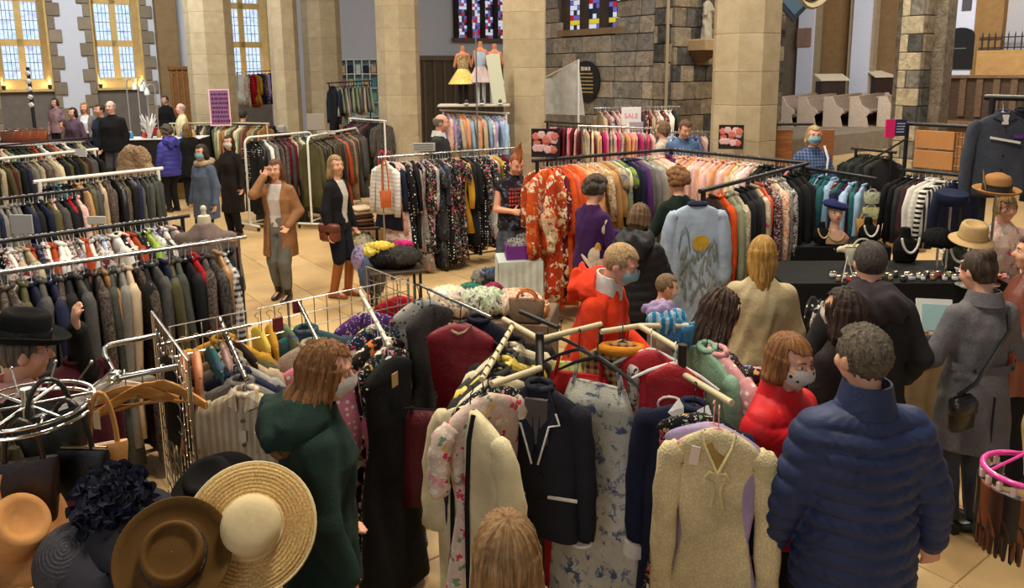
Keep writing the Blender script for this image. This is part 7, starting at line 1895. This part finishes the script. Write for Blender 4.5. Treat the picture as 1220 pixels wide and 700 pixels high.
q = PY(33, 80, 15.9); e = empty('banner_stand', (q.x, 15.9, tz)); tag(e, 'tall slim stand wrapped in a black and white ribbon behind the handbags', 'stand'); zt = q.z-tz
MB().tube([(0, 0, 0), (0, 0, zt)], .035, 8).obj('pole', omat('paint'), e, True, srgb(34, 32, 34)); MB().lathe([(.0, 0), (.2, 0), (.2, .03), (.0, .03)], 14).obj('base', omat('paint'), e, True, BLACKM)
for i in range(5): MB().bev((0, -.03, zt-.12-i*.16), (.10, .05, .10), .02, rot('Y', .5 if i % 2 else -.5)).obj('ribbon', fab('plain'), e, False, srgb(214, 210, 206))
# lamp stands by the second window
for i, (px_, py_) in enumerate(((150, 94), (163, 92), (174, 96), (184, 100))):
    q = PY(px_, py_, 17.6); e = empty('crook_lamp', (q.x, 17.6, .34), i*1.3); tag(e, 'slim crook topped display lamp behind the far table', 'lamp', 'crook lamps at the far stalls'); zt = q.z-.34
    MB().tube([(0, 0, 0), (0, 0, zt-.1), (.03, 0, zt-.02), (.10, 0, zt), (.16, 0, zt-.04), (.18, 0, zt-.12)], .014, 6).obj('pole', omat('paint'), e, True, srgb(150, 146, 140)); MB().lathe([(.02, .10), (.06, .0), (.055, -.06), (.0, -.07)], 12, M=Matrix.Translation((.18, 0, zt-.18))).obj('shade', omat('gloss'), e, True, srgb(226, 230, 228)); MB().lathe([(.0, 0), (.14, 0), (.14, .02), (.0, .03)], 12).obj('base', omat('paint'), e, True, BLACKM)
q = PY(165, 150, 15.6); t2 = table('white topped table of trinkets behind the red jacket', Vector((q.x, 16.4, .34)), 1.9, .7, .95, srgb(36, 32, 34), .1); MB().bev((0, 0, .955), (1.95, .75, .02), .005).obj('white_runner', fab('plain'), t2, False, srgb(216, 214, 210))
rd = random.Random(3)
for i in range(14):
    p = t2.matrix_basis @ Vector((-.85+i*.125, rd.uniform(-.2, .2), .966)); cc = rd.choice([srgb(60, 130, 180), srgb(206, 60, 60), srgb(220, 220, 214), srgb(60, 56, 60), srgb(190, 150, 90)])
    e = empty('trinket_jar', p); tag(e, 'small coloured trinket jar on the white runner of the far table', 'jar', 'trinkets on the far table'); jb = MB().lathe([(.0, 0), (.04, 0), (.055, .05), (.05, .1), (.03, .13)], 12).obj('jar_body', omat('gloss'), e, True, cc); MB().lathe([(.034, .13), (.034, .15), (.0, .16)], 12).obj('lid', omat('paint'), jb, True, srgb(190, 180, 160))
q = PY(177, 146, 16.2); e = empty('feather_ornament', Vector((q.x, 16.2, 1.30))); tag(e, 'white feathered ornament standing on the far trinket table', 'ornament')
for i in range(16):
    a = i*.7; m = MB(); m.tube([(0, 0, 0), (.05*math.cos(a), .05*math.sin(a), .22), (.16*math.cos(a), .16*math.sin(a), .42+.1*math.sin(i*3))], [.015, .04, .006], 6); m.obj('feather', fab('plain'), e, True, srgb(230, 230, 228))
# clutter under the high rail of bright dresses
q = PY(308, 140, 17.4); t3 = table('cloth covered table of caps under the bright dresses', Vector((q.x, 17.4, .34)), 1.2, .7, .95, srgb(40, 34, 36))
for i in range(7):
    p = t3.matrix_basis @ Vector((-.48+i*.16, .1*(-1)**i, .99)); cc = [srgb(190, 90, 60), srgb(206, 196, 190), srgb(30, 30, 32), srgb(222, 216, 206), srgb(200, 70, 60), srgb(36, 34, 38), srgb(170, 164, 156)][i]
    hat('cap', ('orange', 'pale', 'black', 'white', 'scarlet', 'dark', 'grey')[i]+' cap in the row under the bright dresses', Matrix.Translation(p) @ Matrix.Rotation(.2, 4, 'X'), brim_hat(.12, .095, .13), cc, 'felt')

# --- heaps between the aisles
q = P(470, 305, .62); bx = table('low trolley under the heap of black clothes', Vector((q.x, q.y, 0)), .6, .5, .5, srgb(70, 60, 50), .3, False, 'trolley')
heap('clothes_heap', 'heap of black clothes topped by a yellow scarf beside the dress rail', Vector((q.x, q.y, .56)), 1, [(srgb(22, 22, 24), 'plain', 0, 0, .04, .26, .2, .13), (srgb(60, 58, 56), 'animal', .10, -.06, .08, .2, .15, .10), ('yellow', 'plain', -.16, -.02, .18, .16, .08, .05), (srgb(206, 190, 80), 'satin', -.25, -.06, .13, .10, .07, .05), ('magenta', 'plain', .08, .08, .18, .12, .08, .04), (srgb(90, 70, 60), 'plain', -.05, .1, .16, .15, .1, .05)], seed=21, vox=.014)
heap('clothes_heap', 'denim and lilac clothes slumped against the trolley', P(440, 322, .35), 1, [(srgb(70, 92, 136), 'denim', 0, 0, 0, .12, .12, .28), ('lilac', 'print', -.08, .02, .14, .12, .10, .16), (srgb(110, 92, 76), 'plain', .08, 0, -.05, .10, .10, .26)], seed=22, vox=.015)
q = P(600, 338, .12); heap('clothes_heap', 'heap of black bags and blue denim on the floor by the white table', Vector((q.x, q.y, .14)), 1, [(srgb(24, 24, 26), 'leather', .05, 0, .03, .32, .22, .16), (srgb(60, 80, 110), 'denim', -.05, -.1, .14, .2, .12, .07), (srgb(40, 40, 44), 'leather', .25, .05, .1, .18, .16, .2), (srgb(70, 140, 120), 'plain', -.38, -.05, -.05, .14, .1, .06), (srgb(150, 146, 140), 'animal', -.2, 0, .08, .18, .12, .10), (srgb(196, 160, 100), 'plain', .08, -.2, .05, .1, .08, .06)], seed=23, vox=.015)
q = P(618, 306, .74); t4 = table('small white clothed table with a purple box', Vector((q.x, q.y, 0)), .46, .42, .74, srgb(206, 214, 206), .1)
e = empty('purple_box', Vector((q.x+.02, q.y, .745)), .1); tag(e, 'purple box of grey scarves on the small white table', 'box')
for x, y, dx, dy in ((0, -.12, .32, .012), (0, .12, .32, .012), (-.155, 0, .012, .24), (.155, 0, .012, .24)): MB().box((x, y, .07), (dx, dy, .14)).obj('side', omat('paint'), e, False, srgb(110, 44, 128))
MB().box((0, 0, .006), (.31, .24, .012)).obj('bottom', omat('paint'), e, False, srgb(90, 36, 108))
heap('scarf_heap', 'grey speckled scarves spilling from the purple box', Vector((q.x+.02, q.y, .86)), 1, [('silver grey', 'animal', 0, 0, .02, .13, .09, .07), ('grey', 'animal', .05, .02, .07, .09, .07, .05)], seed=24, vox=.012)
q = P(585, 362, .86); t5 = table('clothed table buried under pastel scarves', Vector((q.x, q.y+.08, 0)), 1.0, .6, .78, srgb(120, 100, 84), -.2)
heap('scarf_heap', 'heap of cream and peach patterned scarves on the clothed table', Vector((q.x, q.y+.04, .82)), 1, [(srgb(206, 186, 156), 'print', -.25, 0, .04, .2, .2, .09), (srgb(170, 190, 150), 'paisley', -.05, -.06, .07, .2, .16, .1), (srgb(220, 160, 110), 'paisley', .18, -.02, .05, .2, .18, .09), ('ivory', 'hstripe', -.35, .05, .08, .14, .12, .08), (srgb(206, 130, 80), 'floral_bold', .32, -.08, .02, .14, .14, .09), (srgb(130, 40, 70), 'plain', .02, .12, .12, .08, .06, .04)], seed=25, vox=.013)
handbag('brown knitted bag with an orange handle on the scarf table', Vector((q.x+.28, q.y-.2, .79)), .28, .17, .14, srgb(112, 96, 80), -.2, 'knit', 2, .08, topcol=srgb(206, 120, 70))
# bags by the dress rail
q = P(456, 214, 1.17); handbag('shocking pink handbag hung on the end of the dress rail', q, .19, .16, .08, srgb(220, 36, 84), .3, hh=.26)
q = P(464, 213, 1.18); handbag('brick red handbag hung beside the pink one', q, .15, .2, .08, srgb(160, 60, 50), -.2, hh=.2)
q = P(460, 247, .95); handbag('burnt orange leather bag low on the end of the dress rail', q, .15, .22, .08, srgb(196, 98, 44), .2, hh=.40)
q = P(431, 262, .62); t6 = table('low stand of folded jumpers beside the dress rail', Vector((q.x, q.y, 0)), .5, .4, .55, srgb(70, 52, 40), .2, False)
for i in range(5):
    o = MB().bev((0, 0, 0), (.34-.02*i, .28, .05), .02).obj('folded_jumper', fab('knit'), None, True, [srgb(96, 64, 46), srgb(140, 100, 70), srgb(60, 46, 40), srgb(170, 140, 110), srgb(206, 186, 160)][i], Vector((q.x, q.y, .58+.052*i)), .2+.1*i); tag(o, ('dark brown', 'toffee', 'black brown', 'fawn', 'oatmeal')[i]+' folded jumper in the low stack by the dress rail', 'jumper', 'folded jumpers')
heap('clothes_heap', 'patterned cream and blue cloths piled below the folded jumpers', P(434, 295, .25), 1, [(srgb(206, 200, 170), 'print', 0, 0, 0, .16, .12, .22), (srgb(90, 100, 150), 'print', .08, -.06, -.06, .12, .1, .16), (srgb(200, 190, 90), 'plain', -.06, .05, .12, .12, .08, .08)], seed=27, vox=.016)
# brown leather coats and dark sleeve hanging behind camel coat
fg('long_coat', srgb(44, 34, 32), 'leather', P(354, 158.6, 1.58), 40, 'dark ribbed leather coat hung in front of the curved white rail', seed=120, folds=1.4)
# ================================================================== JEWELLERY AND HAT STALL
JT = .98
jt = table('long black clothed table of jewellery and bags', Vector((3.05, 6.28, 0)), 1.75, .74, JT, srgb(20, 20, 22), -.03)
jm = jt.matrix_basis
q0 = P(985, 292, .92); jt2 = table('raised black clothed table holding the mannequin head', Vector((q0.x+.10, q0.y+.16, 0)), 1.0, .5, .92, srgb(18, 18, 20), -.05)
def onp(px, py, z): return P(px, py, z)
def bust(label, p, s, col, bead, rz=0.0):
    e = empty('necklace_bust', p, rz); tag(e, label, 'bust')
    G = SDF((-.14*s, -.1*s, 0), (.14*s, .12*s, .30*s), .009*s+.002); G.loft([(.0, .085*s, .055*s, .01*s), (.10*s, .11*s, .06*s, 0), (.17*s, .095*s, .05*s, .01*s), (.205*s, .045*s, .04*s, .02*s), (.28*s, .036*s, .036*s, .025*s)], .02)
    mk('form', G.mesh('form', omat('felt')), e, col)
    m = MB()
    for i in range(22):
        a = PI*(i/21); x = .072*s*math.cos(a); z = .20*s-.11*s*math.sin(a)**1.3; y = -.052*s-.012*s*math.sin(a)
        m.ell((x, y, z), (.0085*s+.003,)*3, 6, 4)
    m.obj('bead_string', omat('gloss'), e, True, bead)
    return e
# mannequin head with navy beret
q = P(993, 290, .93); mh = empty('display_mannequin', q, math.radians(176)); tag(mh, 'painted mannequin head and shoulders in a navy beret', 'mannequin')
G = SDF((-.2, -.16, 0), (.2, .18, .50), .008)
G.loft([(.0, .13, .075, 0), (.06, .15, .08, 0), (.11, .11, .065, 0), (.15, .05, .05, 0), (.22, .042, .045, 0)], .02); G.ell((0, .0, .33), (.066, .084, .09), .02); G.ell((0, .025, .27), (.048, .055, .055), .03); G.cap((0, .08, .325), (0, .094, .298), .007, .011, .006); G.cap((-.014, .075, .268), (.014, .075, .268), .007, .007, .006)
mk('form', G.mesh('form', omat('skin')), mh, srgb(216, 172, 150))
for sd in (-1, 1): MB().ell((sd*.028, .073, .325), (.015, .006, .008), 8, 6).obj('eye', omat('paint'), mh, True, srgb(24, 20, 22)); MB().tube([(sd*.012, .083, .345), (sd*.03, .079, .352), (sd*.046, .066, .344)], .003, 4).obj('eyebrow', omat('paint'), mh, True, srgb(40, 28, 24))
MB().ell((0, .082, .268), (.02, .006, .008), 8, 6).obj('lips', omat('paint'), mh, True, srgb(168, 30, 44))
MB().lathe([(.07, .355), (.11, .365), (.125, .39), (.11, .42), (.05, .435), (.001, .436)], 24, wob=lambda r, z, a: (r, z+.02*math.cos(a))).obj('beret', omat('felt'), mh, True, srgb(40, 44, 92))
m = MB()
for i in range(20):
    a = PI*(i/19); m.ell((.075*math.cos(a), .07+.02*math.sin(a), .12-.07*math.sin(a)), (.008,)*3, 6, 4)
m.obj('necklace', omat('gloss'), mh, True, srgb(206, 186, 120))
MB().lathe([(.0, -.01), (.1, -.01), (.1, .005), (.0, .006)], 16).obj('base', omat('paint'), mh, True, BLACKM)
bust('black necklace bust with a gold chain beside the mannequin head', P(962, 292, .93)+Vector((.16, .05, 0)), .8, srgb(24, 22, 24), srgb(206, 180, 110))
bust('black necklace bust with white pearls in front of the straw bag', P(1034, 290, .93), .95, srgb(18, 18, 20), srgb(226, 220, 206), 0)
handbag('honey wicker basket bag with a round handle', P(1038, 283, .93)+Vector((0, .14, 0)), .22, .17, .1, srgb(206, 160, 84), .05, 'knit', 1, .09)
heap('scarf_heap', 'cream satin gloves laid over the black cloth', P(1012, 297, .95), 1, [('ivory', 'satin', 0, 0, 0, .12, .05, .03), (srgb(206, 196, 150), 'satin', .05, -.04, .02, .10, .04, .025)], seed=31, vox=.009)
# small handbags hanging on a chrome easel
e = empty('bag_easel', P(1045, 285, .93)+Vector((.0, .22, 0))); tag(e, 'slim chrome easel hung with two pale print bags', 'stand')
MB().tube([(-.10, 0, 0), (0, 0, .52), (.10, 0, 0)], .006, 6).obj('legs', omat('metal'), e, True, CHROME); MB().tube([(-.07, 0, .46), (.07, 0, .46)], .006, 6).obj('bar', omat('metal'), e, True, CHROME)
for i, (zz, cc) in enumerate(((.18, srgb(206, 206, 150)), (.34, srgb(190, 196, 160)))):
    p = e.location+Vector((.0, -.04, zz)); handbag(('lower', 'upper')[i]+' pale green print purse on the chrome easel', p, .17, .12, .05, cc, 0, 'print', 1, .04)
q = P(1052, 300, .5); e = empty('thin_pole', Vector((q.x, q.y-.25, 0))); tag(e, 'thin black upright pole in front of the jewellery table', 'pole'); MB().tube([(0, 0, 0), (0, 0, 1.55)], .007, 6).obj('shaft', omat('paint'), e, True, BLACKM); MB().lathe([(.0, 0), (.1, 0), (.1, .015), (.0, .02)], 12).obj('base', omat('paint'), e, True, BLACKM)
# black busts and hats on the main table
bust('black necklace bust with a heavy pearl rope beside the frame purse', P(1078, 312, JT), 1.1, srgb(20, 20, 22), srgb(220, 214, 200), .1)
bust('grey green necklace bust with white beads below the beige trilby', P(1138, 322, JT), 1.0, srgb(60, 70, 62), srgb(226, 224, 216), -.1)
handbag('cream frame purse with a rounded wire handle', jm @ Vector((-.02, .22, JT)), .30, .15, .08, srgb(190, 184, 160), .0, 'satin', 1, .09, srgb(220, 214, 200))
def stand_hat(name, label, px, py, z, prof, col, mat, band=None, bandz=(0, .04), wob=None, tilt=.0):
    p = P(px, py, z); h_ = hat(name, label, Matrix.Translation(p) @ Matrix.Rotation(tilt, 4, 'X'), prof, col, mat, band, None, wob, 40, bandz)
    e = empty('hat_stand', (p.x, p.y, JT)); tag(e, 'chrome hat stand holding the '+label, 'stand'); MB().tube([(0, 0, 0), (0, 0, p.z-JT+.05)], .010, 6).obj('stem', omat('metal'), e, True, CHROME); MB().lathe([(.0, 0), (.09, 0), (.09, .01), (.0, .014)], 16).obj('base', omat('metal'), e, True, CHROME)
    return h_
stand_hat('bowler_hat', 'tan bowler hat with a wide black band and quill', 1187, 228, 1.72, brim_hat(.165, .098, .125, -.02, .022), srgb(176, 128, 78), 'felt', (BLK, .098, .097), (.012, .062), tilt=.1)
b_ = bpy.data.objects['bowler_hat']; MB().tube([(-.10, -.03, .02), (-.12, -.02, .10), (-.13, 0, .18)], [.004, .010, .002], 6).obj('quill', fab('plain'), b_, True, srgb(150, 120, 80))
stand_hat('trilby_hat', 'beige felt trilby with a stitched brim', 1158, 284, 1.36, brim_hat(.16, .10, .13, .03, -.015), srgb(196, 166, 116), 'felt', (srgb(176, 146, 98), .100, .099), (.012, .03), tilt=.22)
stand_hat('pillbox_hat', 'navy blue pillbox hat with a pleated edge', 1133, 242, 1.58, [(.09, -.0), (.105, .0), (.120, .085), (.116, .092), (.09, .085), (.05, .08), (.001, .08)], srgb(34, 42, 68), 'felt', tilt=.15)
stand_hat('feather_hat', 'round black feathered hat beside the frame purse', 1118, 290, 1.24, [(.09, 0), (.125, .01), (.13, .05), (.105, .095), (.05, .12), (.001, .125)], srgb(18, 18, 20), 'felt', wob=lambda r, z, a: (r*(1+.05*math.sin(9*a+z*60)), z+.006*math.sin(14*a)), tilt=.2)
# jewellery pieces and trays on the black cloth
rd = random.Random(9)
for i in range(26):
    p = jm @ Vector((-.42+(i % 13)*.085, -.30+(i//13)*.10+rd.uniform(-.03, .03), JT+.002)); e = empty('trinket_box', p, rd.uniform(0, 3)); tag(e, 'tiny silver and coloured trinket on the black jewellery cloth', 'jewellery', 'trinkets on the jewellery table')
    MB().bev((0, 0, .02), (.05, .035, .04), .006).obj('box_body', omat('gloss'), e, True, rd.choice([srgb(206, 206, 204), srgb(150, 130, 90), srgb(190, 60, 70), srgb(230, 226, 216), srgb(60, 60, 66)])); MB().bev((0, 0, .044), (.054, .039, .012), .004).obj('lid', omat('metal'), e, True, srgb(196, 190, 170))
for i in range(9):
    p = jm @ Vector((.66+rd.uniform(0, .2), rd.uniform(-.33, -.05), JT+.03)); e = empty('fabric_flower', p, rd.uniform(0, 6)); cc = rd.choice([srgb(206, 40, 84), srgb(230, 190, 190), srgb(200, 60, 60), srgb(236, 220, 214)])
    tag(e, {0: 'deep pink', 1: 'blush', 2: 'coral red', 3: 'ivory'}[[srgb(206, 40, 84), srgb(230, 190, 190), srgb(200, 60, 60), srgb(236, 220, 214)].index(cc)]+' fabric flower in front of the stallholder', 'flower', 'fabric flowers on the stall')
    for j in range(8): a = j*.785; MB().ell((.035*math.cos(a), .035*math.sin(a), .012*(j % 2)), (.03, .022, .010), 8, 5, rot('Z', a) @ rot('Y', -.4)).obj('petal', fab('plain'), e, True, cc)
    MB().ell((0, 0, .012), (.014, .014, .012), 8, 5).obj('centre', fab('plain'), e, True, srgb(220, 190, 90))
e = empty('white_basket', jm @ Vector((.74, .14, JT))); tag(e, 'white wire basket with a hoop handle by the stallholder', 'basket')
for zz, r_ in ((.0, .09), (.06, .105), (.12, .12)): MB().tube([(r_*math.cos(a), r_*math.sin(a), zz+.005) for a in [2*PI*i/20 for i in range(21)]], .005, 5, False).obj('hoop', omat('paint'), e, True, WHITEM)
for i in range(12): a = i*PI/6; MB().tube([(.09*math.cos(a), .09*math.sin(a), 0), (.12*math.cos(a), .12*math.sin(a), .125)], .003, 4).obj('wire', omat('paint'), e, True, WHITEM)
MB().tube([(.12*math.cos(a), 0, .12+.15*math.sin(a)) for a in [PI*i/12 for i in range(13)]], .006, 5).obj('handle', omat('paint'), e, True, WHITEM)
e = empty('wire_easel', jm @ Vector((-.35, -.30, JT))); tag(e, 'white wire plate easel on the black cloth', 'easel'); MB().tube([(-.05, -.02, 0), (0, .02, .2), (.05, -.02, 0)], .004, 5).obj('legs', omat('paint'), e, True, WHITEM); MB().tube([(0, .02, .2), (0, .08, 0)], .004, 5).obj('strut', omat('paint'), e, True, WHITEM)
# second table closer, with a framed print, pots and paper
q = P(1108, 410, .74); kt = table('low table of framed prints and oddments in front of the grey coat', Vector((q.x-.02, q.y+.05, 0)), .70, .62, .74, srgb(150, 128, 96), -.1)
e = empty('framed_print', kt.matrix_basis @ Vector((.12, .12, .75)), -.2); tag(e, 'white framed pale blue print propped on the oddments table', 'picture'); e.location.z = .75
MB().box((0, .03, .13), (.24, .02, .26), rot('X', -.25)).obj('frame', omat('paint'), e, False, srgb(222, 224, 222)); MB().box((0, .018, .13), (.17, .01, .19), rot('X', -.25)).obj('print', omat('matte'), e, False, srgb(166, 206, 212))
rd = random.Random(12)
for i in range(14):
    p = kt.matrix_basis @ Vector((rd.uniform(-.3, .3), rd.uniform(-.27, .2), .745)); e = empty('keepsake', p, rd.uniform(0, 3)); tag(e, 'small keepsake pot among the oddments on the low table', 'pot', 'keepsakes on the low table')
    MB().lathe([(.0, 0), (.022, 0), (.03, .025), (.026, .05), (.018, .06)], 10).obj('pot_body', omat('gloss'), e, True, rd.choice([srgb(190, 176, 140), srgb(150, 110, 80), srgb(206, 206, 200), srgb(90, 80, 76), srgb(60, 60, 66), srgb(196, 150, 80)])); MB().lathe([(.02, .06), (.022, .066), (.0, .072)], 10).obj('lid', omat('paint'), e, True, srgb(120, 100, 76))
# floral cloth held between shoppers
heap('scarf_heap', 'black and white flowered scarf held between the shoppers', P(985, 383, 1.02), 1, [(srgb(206, 204, 196), 'animal', 0, 0, 0, .10, .06, .12), (srgb(40, 40, 44), 'dots', -.05, .04, .04, .07, .05, .1)], seed=33, vox=.012)
fg('jacket', srgb(130, 60, 44), 'leather', P(1216, 405, 1.15), 20, 'brown and cream chevron leather bag panel at the far stall edge', cat='bag', seed=131, sleeves=0, scale=.42, name='chevron_bag')

# --- black frame with cork boards
A, B = P(1077, 202, 1.56), P(1148, 209, 1.56); zt = 2.06
e = empty('cork_frame', (A.x, A.y, 0), math.atan2((B-A).y, (B-A).x)); tag(e, 'black clothes frame fitted with cork boards and a wire grid', 'clothes rail'); L = (B-A).length
for x in (0, L): MB().tube([(x, 0, .03), (x, 0, zt)], .022, 8).obj('post', omat('paint'), e, True, BLACKM); MB().tube([(x, -.25, .03), (x, .25, .03)], .018, 6).obj('foot', omat('paint'), e, True, BLACKM)
for z in (1.56, zt): MB().tube([(-.03, 0, z), (L+.03, 0, z)], .02, 8).obj('rail', omat('paint'), e, True, BLACKM)
cork = srgb(196, 138, 84)
for z0, z1 in ((1.60, 1.79), (1.81, 2.0)): MB().bev((.30, -.01, (z0+z1)/2), (.40, .02, z1-z0), .004).obj('cork_board', omat('felt'), e, False, cork)
MB().bev((.60, .02, 1.80), (.22, .015, .40), .004).obj('cork_board', omat('felt'), e, False, cork)
m = MB()
for i in range(6): m.tube([(.50+.035*i, -.005, 1.58), (.50+.035*i, -.005, 2.02)], .003, 4)
for i in range(4): m.tube([(.50, -.008, 1.65+.1*i), (.70, -.008, 1.65+.1*i)], .003, 4)
m.obj('wire_grid', omat('metal'), e, True, srgb(120, 110, 96))
o = MB().bev((L-.0+.05, -.03, 1.97), (.09, .008, .12), .002).obj('notice_card', omat('paint'), e, False, srgb(220, 218, 210)); ph = 'the black frame with cork boards'
for i, (k_, c_, f_) in enumerate((('jacket', 'black', 'plain'), ('jacket', 'black', 'plain'), ('jacket', 'charcoal', 'plain'), ('jacket', 'burgundy', 'check'), ('jacket', 'white', 'plain'), ('jacket', 'white', 'hstripe'), ('jacket', 'black', 'hstripe'), ('jacket', 'black', 'stripe'), ('jacket', 'navy', 'plain'))):
    garment(k_, c_, f_, A.lerp(B, .05+i*.11), e.rotation_euler.z+PI/2-.55, ph, i % 4, 'white')
q = P(1066, 152, 2.02); e = empty('lanyard_flag', Vector((q.x, q.y, q.z))); tag(e, 'pink and navy flag sign on the corner of the cork frame', 'sign')
MB().box((-.05, 0, -.01), (.10, .02, .20)).obj('pink_panel', omat('paint'), e, False, srgb(226, 36, 110)); MB().box((.06, 0, 0), (.12, .02, .18)).obj('navy_panel', omat('paint'), e, False, srgb(34, 44, 84)); strokes(e, 4, .09, -.06, .06, -.013, srgb(206, 210, 220), 3).location = (.06, 0, 0)
MB().tube([(.14, .0, -.12), (-.35, .0, -.42)], .012, 6).obj('pole', omat('paint'), e, True, BLACKM)
# rail of dark coats left of the cork frame
A2, B2 = P(1020, 177, 1.72), P(1062, 181, 1.72); rail('short black rail of black jackets beside the cork frame', A2, B2, 'black'); fill(A2, B2, 8, [(3, 'jacket', 'black', 'plain'), (2, 'jacket', 'charcoal', 'plain'), (1, 'jacket', 'dark green', 'plain')], 'the short rail beside the cork frame', 41, 'wood', side=-.4)
# wooden boards behind a black frame near the checked shirt
q = PY(945, 170, 10.9); e = empty('board_frame', (q.x, 10.9, 0), -.1); tag(e, 'black frame holding two brown wooden boards behind the checked shirt', 'rack')
zt = PY(945, 148, 10.9).z
for x in (-.26, .24): MB().tube([(x, 0, 0), (x, 0, zt)], .022, 8).obj('post', omat('paint'), e, True, BLACKM)
MB().tube([(-.28, 0, zt), (.26, 0, zt)], .02, 8).obj('top_bar', omat('paint'), e, True, BLACKM)
for x, w_ in ((-.12, .24), (.42, .30)): MB().bev((x, .05, zt-.38), (w_, .03, .60), .005).obj('wooden_board', omat('wood'), e, False, srgb(156, 102, 62))
for x in (-.26, .24): MB().tube([(x, -.22, .02), (x, .22, .02)], .018, 6).obj('foot', omat('paint'), e, True, BLACKM)
# --- navy jacket on the tall frame
A3 = P(1183, 116, 2.42); B3 = P(1262, 118, 2.42)
rail('tall black garment frame with a navy jacket hung on it', A3, B3, 'black', r=.024)
o = fg('jacket', srgb(34, 46, 66), 'denim', P(1196, 122, 2.38), -4, 'navy work jacket with a white bar hanger and purple badge', seed=140, folds=.5, sleeves=.62, scale=1.02, hang='white')
collar_part(o, srgb(30, 40, 60), 'denim'); buttons(o, 5, -.2, -.66, -.062, srgb(20, 24, 34), .0)
MB().box((.0, -.05, -.135), (.05, .006, .08)).obj('size_card', omat('paint'), o, False, srgb(226, 226, 222)); MB().box((.11, -.062, -.27), (.07, .006, .03)).obj('purple_badge', fab('plain'), o, False, srgb(110, 60, 140)); MB().box((0, -.075, -.30), (.24, .01, .02), rot('Y', .18)).obj('white_bar', omat('paint'), o, False, srgb(232, 232, 228))
fg('jacket', srgb(24, 30, 44), 'plain', P(1226, 121, 2.38)+Vector((.1, .22, 0)), -10, 'darker navy jacket behind the work jacket on the tall frame', seed=141, sleeves=.62)
# --- round pink clip hanger with gloves and leather pieces
q = P(1222, 560, 1.06); e = empty('clip_hanger', q); tag(e, 'round neon pink clip hanger dangling gloves and leather straps', 'hanger')
MB().tube([(.15*math.cos(a), .15*math.sin(a), 0) for a in [2*PI*i/28 for i in range(29)]], .012, 8, False).obj('ring', omat('gloss'), e, True, srgb(232, 70, 160))
for i in range(2): a = i*PI/2; MB().tube([(.15*math.cos(a), .15*math.sin(a), 0), (0, 0, .08), (-.15*math.cos(a), -.15*math.sin(a), 0)], .006, 6).obj('spoke', omat('gloss'), e, True, srgb(232, 70, 160))
MB().tube([(0, 0, .08), (0, 0, .30)], .005, 5).obj('hook', omat('metal'), e, True, CHROME)
GG = 'pieces on the pink clip hanger'
for i in range(9):
    a = PI*.55+i*.36; p = q+Vector((.15*math.cos(a), .15*math.sin(a), -.02)); cc = [srgb(30, 26, 26), srgb(22, 22, 24), srgb(34, 30, 32), srgb(20, 20, 22), srgb(112, 56, 30), srgb(60, 34, 26), srgb(26, 24, 26), srgb(120, 66, 36), srgb(24, 22, 24)][i]
    g_ = empty('leather_glove', p, a+PI/2); tag(g_, ('brown' if i in (4, 5, 7) else 'black')+' leather glove clipped to the neon pink ring hanger', 'glove', GG)
    MB().bev((0, 0, -.02), (.022, .02, .05), .005).obj('clip', omat('paint'), g_, False, srgb(222, 190, 180))
    G = SDF((-.08, -.05, -.36), (.08, .05, -.01), .008); G.loft([(-.22, .042, .016, 0), (-.10, .036, .016, 0), (-.03, .044, .018, 0)], .02)
    for j, (x, L_) in enumerate(((-.03, .08), (-.01, .1), (.012, .1), (.032, .085))): G.cap((x, 0, -.21), (x*1.2, 0, -.22-L_), .011, .009, .004)
    G.cap((.04, 0, -.15), (.064, 0, -.23), .011, .009, .006)
    mk('glove_body', G.mesh('glove_body', fab('leather')), g_, cc)
fr = empty('glove_stand', (q.x, q.y, 0)); tag(fr, 'black stand carrying the neon pink clip hanger', 'stand'); MB().tube([(.36, .1, .02), (.36, .1, q.z+.30), (0, .0, q.z+.30)], .014, 6).obj('post', omat('paint'), fr, True, BLACKM); MB().bev((.36, .1, .015), (.4, .4, .03), .008).obj('base', omat('paint'), fr, False, BLACKM)
# boots on the floor
q = P(1178, 634, .0)
for i in range(2):
    e = empty('ankle_boot', q+Vector((.10*i, .06*i, 0)), 1.3); tag(e, 'black ankle boot standing on the slabs by the pink ring hanger', 'boot', 'pair of boots on the slabs')
    m = MB(); R0 = []
    for (yy, hw_, hh) in ((-.075, .03, .10), (-.05, .04, .12), (.0, .042, .11), (.06, .043, .075), (.12, .046, .06), (.17, .038, .045), (.19, .018, .03)): R0.append([Vector((hw_*math.copysign(abs(math.cos(a))**.6, math.cos(a)), yy, hh*.5+hh*.5*math.copysign(abs(math.sin(a))**.6, math.sin(a)))) for a in [2*PI*j/12 for j in range(12)]])
    m.rings(R0, True, True); m.obj('vamp', fab('leather'), e, True, BLK); MB().tube([(0, -.03, .08), (0, -.035, .2)], [.05, .052], 12).obj('shaft', fab('leather'), e, True, BLK); MB().bev((0, .05, .008), (.08, .26, .016), .004).obj('sole', omat('paint'), e, False, srgb(30, 28, 28))
